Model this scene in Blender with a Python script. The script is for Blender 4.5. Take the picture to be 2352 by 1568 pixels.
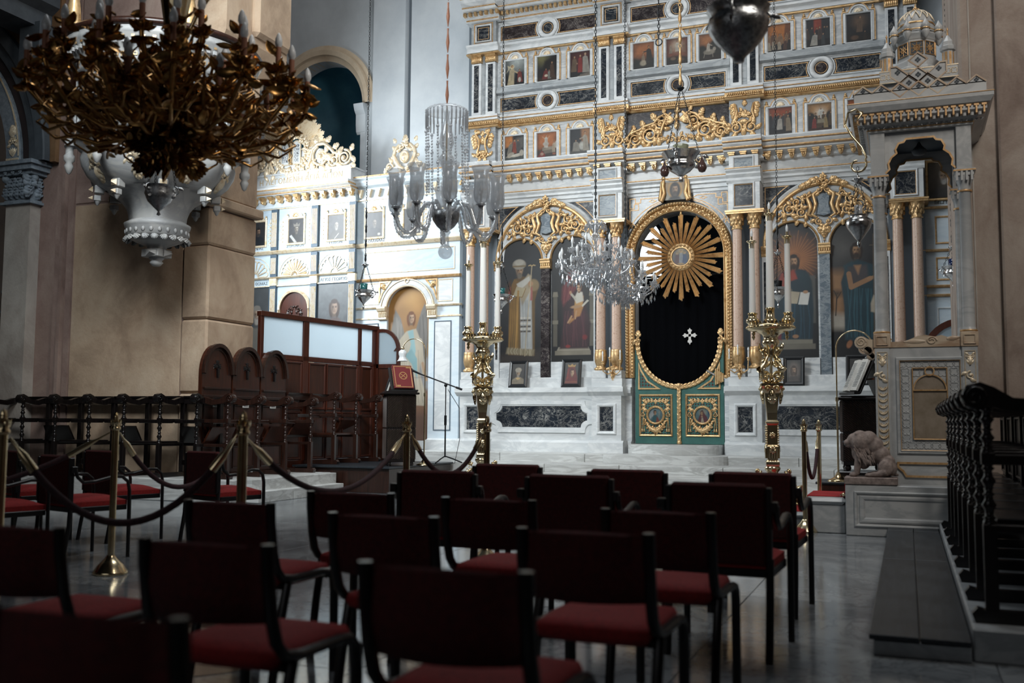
import bpy, math, random
import numpy as np
from mathutils import Matrix, Vector

# ------------------------------------------------------------------ clear
for o in list(bpy.data.objects):
    bpy.data.objects.remove(o, do_unlink=True)
SC = bpy.context.scene
COL = SC.collection
PI = math.pi
random.seed(7)
RNG = np.random.default_rng(11)

# ------------------------------------------------------------------ camera
cam_d = bpy.data.cameras.new('camera')
cam = bpy.data.objects.new('camera', cam_d)
COL.objects.link(cam)
YAW, PITCH, ROLL, CAMH = math.radians(21.604), math.radians(4.6046), math.radians(0.38624), 1.08
_r = Vector((math.cos(YAW), math.sin(YAW), 0)); _f = Vector((-math.sin(YAW), math.cos(YAW), 0)); _u = Vector((0, 0, 1))
F2 = _f * math.cos(PITCH) + _u * math.sin(PITCH); U2 = _u * math.cos(PITCH) - _f * math.sin(PITCH)
R3 = _r * math.cos(ROLL) + U2 * math.sin(ROLL); U3 = U2 * math.cos(ROLL) - _r * math.sin(ROLL)
mw = Matrix.Identity(4)
for i in range(3):
    mw[i][0] = R3[i]; mw[i][1] = U3[i]; mw[i][2] = -F2[i]
mw[2][3] = CAMH
cam.matrix_world = mw
cam_d.sensor_width = 36.0
cam_d.lens = 35.005
cam_d.clip_start = 0.05
cam_d.clip_end = 200
cam_d.dof.use_dof = True
cam_d.dof.focus_distance = 15.0
cam_d.dof.aperture_fstop = 2.0
SC.camera = cam

# ------------------------------------------------------------------ world, light, exposure
SC.view_settings.view_transform = 'Standard'
SC.view_settings.look = 'None'
SC.view_settings.exposure = 0.0
SC.view_settings.gamma = 1.0
SC.view_settings.use_curve_mapping = False
SC.cycles.use_denoising = True
SC.cycles.max_bounces = 8
SC.cycles.diffuse_bounces = 3
SC.cycles.glossy_bounces = 4
SC.cycles.transmission_bounces = 6
SC.cycles.transparent_max_bounces = 10
SC.cycles.caustics_reflective = False
SC.cycles.caustics_refractive = False
SC.cycles.sample_clamp_indirect = 4.0
W = bpy.data.worlds.new('interior_air')
SC.world = W
W.use_nodes = True
W.node_tree.nodes['Background'].inputs[0].default_value = (0.55, 0.68, 0.80, 1)
W.node_tree.nodes['Background'].inputs[1].default_value = 0.035

def area(name, loc, target, sx, sy, power, col):
    d = bpy.data.lights.new(name, 'AREA'); d.shape = 'RECTANGLE'; d.size = sx; d.size_y = sy
    d.energy = power; d.color = col
    o = bpy.data.objects.new(name, d); COL.objects.link(o)
    o.location = loc
    o.rotation_euler = (Vector(target) - Vector(loc)).to_track_quat('-Z', 'Y').to_euler()
    return o
# daylight through the high nave window on the left, the dome drum and the windows of the right aisle
area('nave_window_daylight', (-6.6, 6.0, 7.6), (-6.9, 17.2, 2.0), 3.0, 3.0, 290, (0.90, 0.97, 1.0)).data.spread = 1.75
area('dome_window_daylight', (-3.0, 10.5, 15.0), (-3.0, 13.0, 0.0), 6.0, 5.0, 560, (0.93, 0.97, 1.0))
area('aisle_window_daylight', (3.0, 4.0, 8.5), (-9.0, 11.0, 3.5), 2.0, 3.0, 380, (1.0, 0.93, 0.85))
area('west_fill_light', (-3.5, -3.2, 3.6), (-3.5, 8.0, 2.0), 5.0, 1.6, 26, (0.95, 0.97, 1.0))  # soft fill added behind the camera under the gallery, not a real window
area('chapel_window_daylight', (-12.6, 15.0, 5.2), (-8.6, 16.4, 3.0), 1.5, 3.0, 420, (0.88, 0.96, 1.0))

# ------------------------------------------------------------------ mesh builder
class B:
    def __init__(s):
        s.v = []; s.f = []; s.sm = []; s.n = 0
    def add(s, vs, fs, smooth=False, M=None):
        vs = np.asarray(vs, float).reshape(-1, 3)
        if M is not None:
            M = np.asarray(M, float)
            vs = vs @ M[:3, :3].T + M[:3, 3]
        o = s.n
        s.v.append(vs); s.n += len(vs)
        s.f.extend([tuple(i + o for i in f) for f in fs])
        s.sm.extend([smooth] * len(fs))
        return s
    def box(s, x0, x1, y0, y1, z0, z1, M=None):
        v = [(x, y, z) for x in (x0, x1) for y in (y0, y1) for z in (z0, z1)]
        f = [(0, 1, 3, 2), (4, 6, 7, 5), (0, 4, 5, 1), (2, 3, 7, 6), (0, 2, 6, 4), (1, 5, 7, 3)]
        return s.add(v, f, False, M)
    def cbox(s, x0, x1, y0, y1, z0, z1, c=.01, M=None):
        # box with all twelve edges chamfered
        v = []; idx = {}
        for sx in (0, 1):
            for sy in (0, 1):
                for sz in (0, 1):
                    X = (x0, x1)[sx]; Y = (y0, y1)[sy]; Z = (z0, z1)[sz]
                    dx = c * (1 - 2 * sx); dy = c * (1 - 2 * sy); dz = c * (1 - 2 * sz)
                    for k, p in enumerate(((X, Y + dy, Z + dz), (X + dx, Y, Z + dz), (X + dx, Y + dy, Z))):
                        idx[(sx, sy, sz, k)] = len(v); v.append(p)
        f = []
        for k, a in ((0, 0), (1, 1), (2, 2)):
            for q in (0, 1):
                ring = []
                for (i, j) in ((0, 0), (1, 0), (1, 1), (0, 1)):
                    key = [0, 0, 0]; oth = [m for m in range(3) if m != a]
                    key[a] = q; key[oth[0]] = i; key[oth[1]] = j
                    ring.append(idx[(*key, k)])
                f.append(tuple(ring if q else ring[::-1]))
        for a in range(3):
            o1, o2 = [m for m in range(3) if m != a]
            for i in (0, 1):
                for j in (0, 1):
                    q = []
                    for e in (0, 1):
                        key = [0, 0, 0]; key[a] = e; key[o1] = i; key[o2] = j
                        q.append((idx[(*key, o1)], idx[(*key, o2)]))
                    f.append((q[0][0], q[0][1], q[1][1], q[1][0]))
        for sx in (0, 1):
            for sy in (0, 1):
                for sz in (0, 1):
                    f.append(tuple(idx[(sx, sy, sz, k)] for k in range(3)))
        return s.add(v, f, False, M)
    def prism(s, poly, a, b, axis='y', M=None, smooth=False, caps=True):
        # poly: 2D points; extruded along axis.  y: (x,z); x: (y,z); z: (x,y)
        n = len(poly); v = []
        for t in (a, b):
            for (p, q) in poly:
                v.append((p, t, q) if axis == 'y' else ((t, p, q) if axis == 'x' else (p, q, t)))
        f = [(i, (i + 1) % n, n + (i + 1) % n, n + i) for i in range(n)]
        o = s.add(v, f, smooth, M)
        if caps:
            s.add(v[:n], [tuple(range(n))[::-1]], False, M); s.add(v[n:], [tuple(range(n))], False, M)
        return s
    def lathe(s, prof, n=20, c=(0, 0, 0), M=None, smooth=True, a0=0., a1=2 * PI, flute=0, fd=0., sq=1.):
        full = abs(a1 - a0 - 2 * PI) < 1e-6
        m = n if full else n + 1
        an = a0 + (a1 - a0) * np.arange(m) / n
        pr = np.asarray(prof, float)
        rr = pr[:, 0][:, None] * (1 + (fd * np.cos(flute * an) if flute else 0 * an))[None, :]
        X = c[0] + rr * np.cos(an); Y = c[1] + sq * rr * np.sin(an); Z = c[2] + np.repeat(pr[:, 1][:, None], m, 1)
        v = np.stack([X, Y, Z], -1).reshape(-1, 3)
        f = []
        for i in range(len(pr) - 1):
            for j in range(n):
                k = (j + 1) % m
                f.append((i * m + j, i * m + k, (i + 1) * m + k, (i + 1) * m + j))
        s.add(v, f, smooth, M)
        return s
    def cyl(s, c, r, z0, z1, n=12, M=None, r2=None):
        r2 = r if r2 is None else r2
        s.lathe([(r, z0), (r2, z1)], n, c, M)
        s.lathe([(0.0001, z0), (r, z0)][::-1], n, c, M, False)
        s.lathe([(r2, z1), (0.0001, z1)], n, c, M, False)
        return s
    def tube(s, pts, r, n=6, closed=False, M=None, flat=1.0, smooth=True):
        P = np.asarray(pts, float); m = len(P)
        R = np.full(m, r, float) if np.isscalar(r) else np.asarray(r, float)
        T = np.roll(P, -1, 0) - np.roll(P, 1, 0)
        if not closed:
            T[0] = P[1] - P[0]; T[-1] = P[-1] - P[-2]
        T /= np.linalg.norm(T, axis=1)[:, None] + 1e-12
        nrm = np.array([0., 0, 1]) if abs(T[0][2]) < .9 else np.array([0., 1, 0])
        v = []
        an = 2 * PI * np.arange(n) / n
        for i in range(m):
            nrm = nrm - T[i] * np.dot(nrm, T[i]); nrm /= np.linalg.norm(nrm) + 1e-12
            bn = np.cross(T[i], nrm)
            v.append(P[i] + R[i] * (np.cos(an)[:, None] * nrm + flat * np.sin(an)[:, None] * bn))
        v = np.concatenate(v)
        f = []
        for i in range(m if closed else m - 1):
            k = (i + 1) % m
            for j in range(n):
                l = (j + 1) % n
                f.append((i * n + j, k * n + j, k * n + l, i * n + l))
        s.add(v, f, smooth, M)
        if not closed:
            s.add(v[:n], [tuple(range(n))], False, M); s.add(v[-n:], [tuple(range(n))[::-1]], False, M)
        return s
    def sph(s, c, r, n=8, m=6, sc=(1, 1, 1), M=None):
        v = [(0, 0, -1)]
        for i in range(1, m):
            t = -PI / 2 + PI * i / m
            for j in range(n):
                a = 2 * PI * j / n
                v.append((math.cos(t) * math.cos(a), math.cos(t) * math.sin(a), math.sin(t)))
        v.append((0, 0, 1))
        v = np.array(v) * r * np.array(sc) + np.array(c)
        f = [(0, 1 + (j + 1) % n, 1 + j) for j in range(n)]
        for i in range(m - 2):
            for j in range(n):
                k = (j + 1) % n
                f.append((1 + i * n + j, 1 + i * n + k, 1 + (i + 1) * n + k, 1 + (i + 1) * n + j))
        L = len(v) - 1
        f += [(L, 1 + (m - 2) * n + j, 1 + (m - 2) * n + (j + 1) % n) for j in range(n)]
        return s.add(v, f, True, M)
    def sweep(s, prof, path, closed_prof=False, M=None, smooth=False, closed=False):
        # path: list of (origin, U, V) frames; prof: list of (u,v)
        v = []
        for (o, U, V) in path:
            o = np.array(o, float); U = np.array(U, float); V = np.array(V, float)
            for (a, b) in prof:
                v.append(o + a * U + b * V)
        n = len(prof); m = len(path); f = []
        for i in range(m if closed else m - 1):
            k = (i + 1) % m
            for j in range(n if closed_prof else n - 1):
                l = (j + 1) % n
                f.append((i * n + j, k * n + j, k * n + l, i * n + l))
        return s.add(v, f, smooth, M)
    def arcmould(s, cx, cz, y, prof, a0, a1, n, rz=1.0, smooth=False, M=None):
        # prof: (radius, depth toward viewer) ; arc in the XZ plane
        path = []
        for i in range(n + 1):
            a = a0 + (a1 - a0) * i / n
            path.append(((cx, y, cz), (math.cos(a), 0, rz * math.sin(a)), (0, -1, 0)))
        return s.sweep(prof, path, False, M, smooth)
    def mesh(s, name):
        me = bpy.data.meshes.new(name)
        v = np.concatenate(s.v) if s.v else np.zeros((0, 3))
        me.from_pydata(v.tolist(), [], s.f)
        me.polygons.foreach_set('use_smooth', s.sm)
        me.update()
        return me

def obj(name, b, mat, parent=None, label=None, kind=None, fix=False):
    me = b if isinstance(b, bpy.types.Mesh) else b.mesh(name)
    if fix:
        import bmesh
        bm = bmesh.new(); bm.from_mesh(me)
        bmesh.ops.remove_doubles(bm, verts=bm.verts, dist=1e-5)
        bmesh.ops.recalc_face_normals(bm, faces=bm.faces); bm.to_mesh(me); bm.free()
    if mat is not None and not me.materials: me.materials.append(mat)
    o = bpy.data.objects.new(name, me); COL.objects.link(o)
    if parent is not None: o.parent = parent
    if label: o['label'] = label
    if kind: o['kind'] = kind
    return o
def thing(name, label, cat, loc=(0, 0, 0), rotz=0., group=None, rot=None):
    o = bpy.data.objects.new(name, None); COL.objects.link(o)
    o.empty_display_size = .2
    o.location = loc; o.rotation_euler = rot if rot else (0, 0, rotz)
    o['label'] = label; o['category'] = cat
    if group: o['group'] = group
    return o
def tag(o, label, cat, group=None):
    o['label'] = label; o['category'] = cat
    if group: o['group'] = group
    return o
def dup(root, loc, rotz=0., label=None, group=None, scale=None):
    r = root.copy(); COL.objects.link(r); r.location = loc; r.rotation_euler = (0, 0, rotz)
    if label: r['label'] = label
    if group: r['group'] = group
    if scale: r.scale = (scale, scale, scale)
    for ch in list(root.children):
        c = ch.copy(); COL.objects.link(c); c.parent = r
        for g in list(ch.children):
            d = g.copy(); COL.objects.link(d); d.parent = c
    return r
def inst(o, parent, loc=(0, 0, 0), rot=(0, 0, 0), scale=None):
    # one more copy of a single mesh piece (shared mesh data)
    c = o.copy(); COL.objects.link(c); c.parent = parent; c.location = loc; c.rotation_euler = rot
    if scale: c.scale = scale
    return c
def struct(name, b, mat, parent=None, **k):
    o = obj(name, b, mat, parent, **k)
    if parent is None: o['kind'] = 'structure'
    return o
def RZ(a): return np.array(Matrix.Rotation(a, 4, 'Z'))
def RX(a): return np.array(Matrix.Rotation(a, 4, 'X'))
def RY(a): return np.array(Matrix.Rotation(a, 4, 'Y'))
def TR(x, y, z): return np.array(Matrix.Translation((x, y, z)))
def SCL(x, y, z): return np.diag([x, y, z, 1.0])

# ------------------------------------------------------------------ materials
def lin(c):
    if isinstance(c, str):
        c = [int(c[i:i + 2], 16) / 255 for i in (0, 2, 4)]
    return tuple((x / 12.92 if x <= .04045 else ((x + .055) / 1.055) ** 2.4) for x in c)
def srgb(h): return (*lin(h), 1)
class NT:
    def __init__(s, name):
        s.m = bpy.data.materials.new(name); s.m.use_nodes = True
        s.t = s.m.node_tree; s.b = s.t.nodes['Principled BSDF']; s.out = s.t.nodes['Material Output']
    def n(s, typ, **k):
        x = s.t.nodes.new(typ)
        for a, b in k.items():
            if a.startswith('i_'):
                key = a[2:]
                x.inputs[int(key) if key.isdigit() else key.replace('_', ' ')].default_value = b
            else: setattr(x, a, b)
        return x
    def l(s, a, b): s.t.links.new(a, b)
    def ramp(s, fac, stops, interp='LINEAR'):
        r = s.n('ShaderNodeValToRGB'); e = r.color_ramp.elements; r.color_ramp.interpolation = interp
        while len(e) < len(stops): e.new(.5)
        for q, (p, c) in zip(e, stops):
            q.position = p; q.color = srgb(c) if isinstance(c, str) else (*c, 1)
        s.l(fac, r.inputs[0]); return r.outputs[0]
    def coord(s, scale=(1, 1, 1), rot=(0, 0, 0), rnd=0.):
        tc = s.n('ShaderNodeTexCoord'); mp = s.n('ShaderNodeMapping')
        mp.inputs['Scale'].default_value = scale; mp.inputs['Rotation'].default_value = rot
        s.l(tc.outputs['Object'], mp.inputs['Vector'])
        if rnd:
            oi = s.n('ShaderNodeObjectInfo'); mu = s.n('ShaderNodeMath', operation='MULTIPLY'); mu.inputs[1].default_value = rnd
            s.l(oi.outputs['Random'], mu.inputs[0]); cb = s.n('ShaderNodeCombineXYZ')
            s.l(mu.outputs[0], cb.inputs[0]); s.l(mu.outputs[0], cb.inputs[1]); s.l(mu.outputs[0], cb.inputs[2])
            s.l(cb.outputs[0], mp.inputs['Location'])
        return mp.outputs[0]
    def noise(s, co, scale, detail=4, rough=.55, dist=0.):
        x = s.n('ShaderNodeTexNoise'); x.inputs['Scale'].default_value = scale; x.inputs['Detail'].default_value = detail
        x.inputs['Roughness'].default_value = rough; x.inputs['Distortion'].default_value = dist
        s.l(co, x.inputs['Vector']); return x.outputs['Fac']
    def mix(s, f, a, b, mode='MIX'):
        x = s.n('ShaderNodeMix', data_type='RGBA', blend_type=mode)
        if hasattr(f, 'links'): s.l(f, x.inputs[0])
        else: x.inputs[0].default_value = f
        for q, i in ((a, 6), (b, 7)):
            if isinstance(q, str): x.inputs[i].default_value = srgb(q)
            elif isinstance(q, tuple): x.inputs[i].default_value = (*q[:3], 1)
            else: s.l(q, x.inputs[i])
        return x.outputs[2]
    def bump(s, h, strength=.3, dist=.01):
        x = s.n('ShaderNodeBump'); x.inputs['Strength'].default_value = strength; x.inputs['Distance'].default_value = dist
        s.l(h, x.inputs['Height']); s.l(x.outputs[0], s.b.inputs['Normal'])
    def set(s, col=None, rough=None, metal=None, spec=None, **k):
        I = s.b.inputs
        if col is not None:
            if isinstance(col, (str, tuple)): I['Base Color'].default_value = srgb(col) if isinstance(col, str) else (*col, 1)
            else: s.l(col, I['Base Color'])
        if rough is not None:
            if hasattr(rough, 'links'): s.l(rough, I['Roughness'])
            else: I['Roughness'].default_value = rough
        if metal is not None: I['Metallic'].default_value = metal
        if spec is not None: I['Specular IOR Level'].default_value = spec
        for a, b in k.items(): I[a.replace('_', ' ')].default_value = b
        return s.m
def marble(name, base, vein, scale=1.6, rough=.32, amount=.55, rot=(.3, .5, .2), stretch=(1, 1, 2.2), rnd=20.):
    t = NT(name); co = t.coord(stretch, rot, rnd)
    n1 = t.noise(co, scale, 6, .6, 1.2)
    v = t.ramp(n1, [(.40, (0, 0, 0)), (.485, (1, 1, 1)), (.52, (1, 1, 1)), (.60, (0, 0, 0))])
    n2 = t.noise(co, scale * .6, 3)
    f = t.mix(1.0, v, n2, 'MULTIPLY')
    sc = t.mix(1.0, f, (amount * 1.6,) * 3, 'MULTIPLY')
    c = t.mix(sc, base, vein)
    return t.set(c, rough, 0)
def marble_dark(name, base, vein, scale=3.0, rough=.2, w=.035):
    t = NT(name); co = t.coord((1, 1, 1.3), (.2, .3, .4), 30.)
    n1 = t.noise(co, scale, 7, .65, 1.6)
    v = t.ramp(n1, [(.47, (0, 0, 0)), (.5, (1, 1, 1)), (.5 + w, (0, 0, 0))])
    n2 = t.noise(co, scale * 2.3, 6, .7, 1.0)
    v2 = t.ramp(n2, [(.50, (0, 0, 0)), (.52, (.6, .6, .6)), (.55, (0, 0, 0))])
    f = t.mix(1.0, v, v2, 'ADD')
    n3 = t.noise(co, scale * .8, 3)
    f = t.mix(1.0, f, t.ramp(n3, [(.35, (.15, .15, .15)), (.65, (1, 1, 1))]), 'MULTIPLY')
    bb = t.mix(t.ramp(n3, [(.3, (0, 0, 0)), (.75, (1, 1, 1))]), base, tuple(min(1, x * 2.2 + .01) for x in lin(base)))
    return t.set(t.mix(f, bb, vein), rough, 0)
def mottled(name, a, b, scale=14., rough=.4, stretch=(1, 1, 1), bump=0., c=None, metal=0., dist=.004):
    t = NT(name); co = t.coord(stretch, (0, 0, 0), 10.)
    n = t.noise(co, scale, 6, .65)
    col = t.ramp(n, [(.35, a), (.65, b)]) if c is None else t.ramp(n, [(.3, a), (.5, b), (.7, c)])
    if bump: t.bump(n, bump, dist)
    return t.set(col, rough, metal)
def wood(name, a, b, rough=.35, scale=3., axis=2):
    t = NT(name); st = [14, 14, 14]; st[axis] = .9
    co = t.coord(tuple(st), (0, 0, 0), 9.)
    n = t.noise(co, scale, 5, .6, .6)
    t.bump(n, .12, .003)
    return t.set(t.ramp(n, [(.3, a), (.7, b)]), rough, 0)
def plain(name, col, rough=.5, metal=0., **k):
    return NT(name).set(col, rough, metal, **k)

MT = {}
MT['white'] = marble('white_marble', 'dfe1e1', 'a7adb2', 1.5, amount=.45)
MT['white2'] = marble('white_marble_grey_vein', 'd9dbdb', '9299a0', 2.2, amount=.6, stretch=(.7, 1, 2.8))
MT['step'] = marble('step_marble', 'd3d4d2', '93928f', 2.2, rough=.38, stretch=(.5, 1, 3))
MT['dark'] = marble_dark('dark_marble', '171c23', '8f8e8a', w=.025)
MT['dark_brown'] = marble_dark('brown_marble', '221d1f', '7d7671', 4., w=.025)
MT['slate'] = marble('slate_marble', '5f6b76', 'a9b0b2', 5., amount=.6)
MT['pink'] = mottled('pink_marble', 'a8826c', 'cdb29f', 26., .35, c='b89480')
MT['blue'] = marble('pale_blue_painted_marble', 'cddae3', 'eaf0f3', 1.3, rough=.45, amount=.35, rot=(0, .9, 0), stretch=(1, 1, 3))
MT['blue_dark'] = marble('blue_painted_marble', 'b5c7d4', 'd3dee6', 1.5, rough=.45, amount=.4, rot=(0, .8, 0), stretch=(1, 1, 3))
MT['blueline'] = plain('slate_blue_paint', '4c5d6c', .5)
MT['gold'] = mottled('gilding', 'a27543', 'dcba8a', 9., .36, bump=.25, metal=.62, c='c49862')
MT['gold_flat'] = mottled('gilt_line', 'b58a58', 'dcb98c', 20., .45, metal=.4)
MT['gold_pale'] = mottled('pale_gilding', 'c9a877', 'eddfc6', 9., .42, bump=.2, metal=.35, c='dcc196')
MT['brass'] = mottled('polished_brass', 'cdb487', 'f0e0bd', 5., .2, metal=1.)
MT['brass_dark'] = mottled('aged_brass', '5e4226', 'b98c52', 16., .26, bump=.2, metal=.9, c='86602f')
MT['silver'] = mottled('hammered_silver', 'a9aaab', 'd8d9da', 40., .2, bump=.35, metal=1., dist=.006)
MT['silver_dark'] = mottled('tarnished_silver', '85888b', 'c4c6c8', 34., .26, bump=.6, metal=1., dist=.008)
MT['iron'] = plain('black_iron', '1b1d20', .45, .6)
MT['chain'] = plain('chain_steel', '3a3d40', .35, .9)
MT['wood_dark'] = wood('dark_walnut', '1c110c', '38211a', .3)
MT['wood_black'] = wood('ebonised_wood', '0c0a0a', '1c1717', .26)
MT['wood_mid'] = wood('red_brown_wood', '34160d', '542616', .35)
MT['wood_panel'] = wood('stall_panel_wood', '2c150c', '4a2414', .38)
MT['wood_ridge'] = wood('ridged_oak', '241a16', '4a3c35', .4)
MT['wood_plat'] = wood('dark_plank', '1b2025', '30363c', .4, axis=1)
MT['chairframe'] = plain('black_lacquer', '0d0d10', .32)
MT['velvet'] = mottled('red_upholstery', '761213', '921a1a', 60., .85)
MT['velvet_shaded'] = mottled('shaded_red_upholstery', '340809', '4c0e0f', 60., .9)  # same red fabric, with the shade on the chair backs put into its colour
MT['carpet'] = mottled('red_carpet', '8e1d20', 'ad2a2c', 90., .95, bump=.3)
MT['rope'] = mottled('maroon_velvet_rope', '1d0e13', '3c1a22', 50., .8)
MT['wax'] = plain('white_wax', 'e4e2dd', .4, 0, Subsurface_Weight=0.1)
MT['bulb'] = plain('frosted_bulb', 'e6e9ea', .25)
MT['sleeve'] = plain('terracotta_candle_sleeve', 'a06a50', .5)
MT['green'] = mottled('green_paint', '2f5f58', '3d7068', 4., .45)
MT['curtain'] = plain('black_curtain', '040508', 1., 0, Specular_IOR_Level=.1)
MT['paper'] = mottled('book_paper', 'cfccc4', 'e2dfd8', 30., .7)
MT['book'] = plain('red_leather', '6f1f22', .5)
MT['leather'] = plain('black_leather', '101013', .5)
MT['teal'] = mottled('teal_paint', '38718a', '4a8599', 2., .6)
MT['teal_deco'] = plain('painted_scrollwork', '22333f', .6)
MT['brown_band'] = plain('dark_brown_band', '231a18', .6)
MT['throne'] = marble('grey_throne_marble', 'b9bbbb', '8d9296', 1.3, rough=.4, amount=.5)
MT['alabaster'] = marble('honey_alabaster', 'c7b59e', '9a7a60', 1.6, rough=.35, amount=.7)
MT['lion'] = mottled('brown_stone', '6f625d', '9a8b84', 22., .7, bump=.4)
MT['tan_glass'] = mottled('smoked_panel', '7d715f', '96897a', 6., .3)
MT['black_frame'] = plain('black_frame_lacquer', '1b1d20', .3)
MT['redbook_gold'] = plain('gilt_stamp', 'b58a5a', .5, .3)
MT['label_white'] = plain('white_label', 'd8d6d2', .6)
MT['letter'] = plain('grey_lettering', '6b6f74', .6)
MT['letter_gold'] = plain('gilt_lettering', 'b8a27e', .5)
MT['greyframe'] = marble('grey_marble', 'b0b4b6', '7c8287', 1.8, amount=.6)

def stone(name, a, b, c, rough=.85):
    t = NT(name); co = t.coord((1, 1, .8), (0, 0, 0), 12.)
    n = t.noise(co, 1.3, 7, .65, .6); n2 = t.noise(co, 30., 5, .6)
    st = t.ramp(t.noise(t.coord((1.2, 1.2, .7), (0, 0, 0), 5.), 1.1, 6, .65, .8), [(.38, (1, 1, 1)), (.78, (.70, .64, .62))])
    col = t.mix(1.0, t.ramp(n, [(.3, a), (.5, b), (.72, c)]), st, 'MULTIPLY')
    t.bump(n2, .35, .012)
    return t.set(col, rough)
MT['stone'] = stone('warm_plaster', 'a08a75', 'c0a88f', 'cfbba3')
MT['stone_pink'] = stone('rosy_plaster', '7d675f', '9a837a', 'ad998d')
MT['stone_light'] = stone('light_plaster', '9c948c', 'b9b3ab', 'c9c4bc')
MT['stone_right'] = stone('pier_plaster', '8a7a70', 'a99b90', 'bdb3a8')
MT['plaster'] = mottled('grey_blue_plaster', 'bcc2c6', 'ccd2d6', 1.2, .75)
MT['plaster_w'] = mottled('pale_plaster', 'c3cad0', 'd3d9dd', 1.2, .75)
MT['plaster_d'] = plain('grey_and_gap_shade', '6f7880', .8)  # plain grey that also stands in for shade in the wall gaps
MT['cream'] = mottled('cream_arch_plaster', 'cbb79d', 'dac9b1', 3., .7)
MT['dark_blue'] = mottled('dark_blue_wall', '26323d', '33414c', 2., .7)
MT['arch_dark'] = mottled('dark_slate_arch', '3b4249', '4d555c', 3., .7)
MT['arch_brown'] = plain('umber_arch_paint', '2b2224', .8)
MT['capital'] = mottled('blue_grey_capital_stone', '6a7580', '8d98a1', 14., .7)
MT['ochre'] = stone('ochre_wall', '5f4630', '7a5c3e', '85674a')
MT['gallery'] = plain('dark_gallery_timber', '14110f', .8)
MT['hall'] = mottled('hall_plaster', '6f655d', '83786f', 1., .85)

def glassmat(name, tint=(1, 1, 1), rough=.0, ior=1.5, alpha=.55, gloss=.16, haze=0.):
    # cut crystal: part refracting glass, part clear so that what stands behind stays visible
    t = NT(name)
    g = t.n('ShaderNodeBsdfGlass'); g.inputs['Color'].default_value = (*tint, 1); g.inputs['Roughness'].default_value = rough; g.inputs['IOR'].default_value = ior
    tr = t.n('ShaderNodeBsdfTransparent'); tr.inputs['Color'].default_value = (*[x * .93 for x in tint], 1)
    gl = t.n('ShaderNodeBsdfGlossy'); gl.inputs['Roughness'].default_value = .08; gl.inputs['Color'].default_value = (.95, .97, 1, 1)
    m1 = t.n('ShaderNodeMixShader'); m1.inputs[0].default_value = alpha
    t.l(tr.outputs[0], m1.inputs[1]); t.l(g.outputs[0], m1.inputs[2])
    m2 = t.n('ShaderNodeMixShader'); m2.inputs[0].default_value = gloss
    t.l(m1.outputs[0], m2.inputs[1]); t.l(gl.outputs[0], m2.inputs[2])
    df = t.n('ShaderNodeBsdfDiffuse'); df.inputs['Color'].default_value = (.9, .92, .94, 1)
    m3 = t.n('ShaderNodeMixShader'); m3.inputs[0].default_value = haze
    tl = t.n('ShaderNodeBsdfTranslucent'); tl.inputs['Color'].default_value = (.95, .97, 1, 1); m4 = t.n('ShaderNodeMixShader'); m4.inputs[0].default_value = .6; t.l(df.outputs[0], m4.inputs[1]); t.l(tl.outputs[0], m4.inputs[2])
    t.l(m2.outputs[0], m3.inputs[1]); t.l(m4.outputs[0], m3.inputs[2])
    t.l(m3.outputs[0], t.out.inputs['Surface'])
    return t.m
MT['crystal'] = glassmat('cut_crystal', (.95, .97, .99), .02, 1.5, .45, .30, .20)
MT['glass'] = glassmat('etched_glass', (.96, .97, .98), .15, 1.2, .10, .10, .24)
_f = NT('frosted_glass'); _tl = _f.n('ShaderNodeBsdfTranslucent'); _tl.inputs[0].default_value = (.86, .93, .97, 1); _f.set('c9d9e4', .35); _mx = _f.n('ShaderNodeMixShader'); _mx.inputs[0].default_value = .72
_f.l(_f.b.outputs[0], _mx.inputs[1]); _f.l(_tl.outputs[0], _mx.inputs[2]); _f.l(_mx.outputs[0], _f.out.inputs['Surface']); MT['frost'] = _f.m
MT['red_glass'] = plain('brown_etched_glass', '5c4440', .15, 0, Transmission_Weight=.4)
MT['teal_glass'] = plain('teal_lamp_glass', '3b7f80', .1, 0, Transmission_Weight=.5)
MT['blue_glass'] = plain('blue_lamp_glass', '22386b', .1, 0, Transmission_Weight=.5)
MT['pale_glass'] = plain('pale_green_lamp_glass', 'a9ab8e', .1, 0, Transmission_Weight=.5)

def paintmat():
    t = NT('oil_paint'); a = t.n('ShaderNodeVertexColor'); a.layer_name = 'Col'
    return t.set(a.outputs['Color'], .42, 0)
MT['paint'] = paintmat()

def floormat():
    t = NT('polished_floor_marble'); co = t.coord((1, 1, 1), (0, 0, .4), 40.)
    n = t.noise(co, .9, 6, .6, 1.0); n2 = t.noise(co, 2.6, 7, .65, 1.5)
    c = t.ramp(n, [(.3, '5d6267'), (.5, '7d8286'), (.7, '94989a')])
    v = t.ramp(n2, [(.46, (0, 0, 0)), (.5, (.55, .55, .55)), (.54, (0, 0, 0))])
    return t.set(t.mix(v, c, '41464c'), .13, 0)
MT['floor'] = floormat()
MT['joint'] = plain('floor_joint', '2a2d30', .6)
MT['inlay_b'] = plain('brown_floor_inlay', '3f2c24', .15)
MT['inlay_c'] = mottled('cream_floor_inlay', '8f8172', 'a89a8a', 4., .15)

def emis(name, col, st):
    t = NT(name); t.set(col, .5); t.b.inputs['Emission Color'].default_value = srgb(col); t.b.inputs['Emission Strength'].default_value = st
    return t.m
MT['window'] = emis('daylit_window_pane', 'f2fbff', 2.2)
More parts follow.
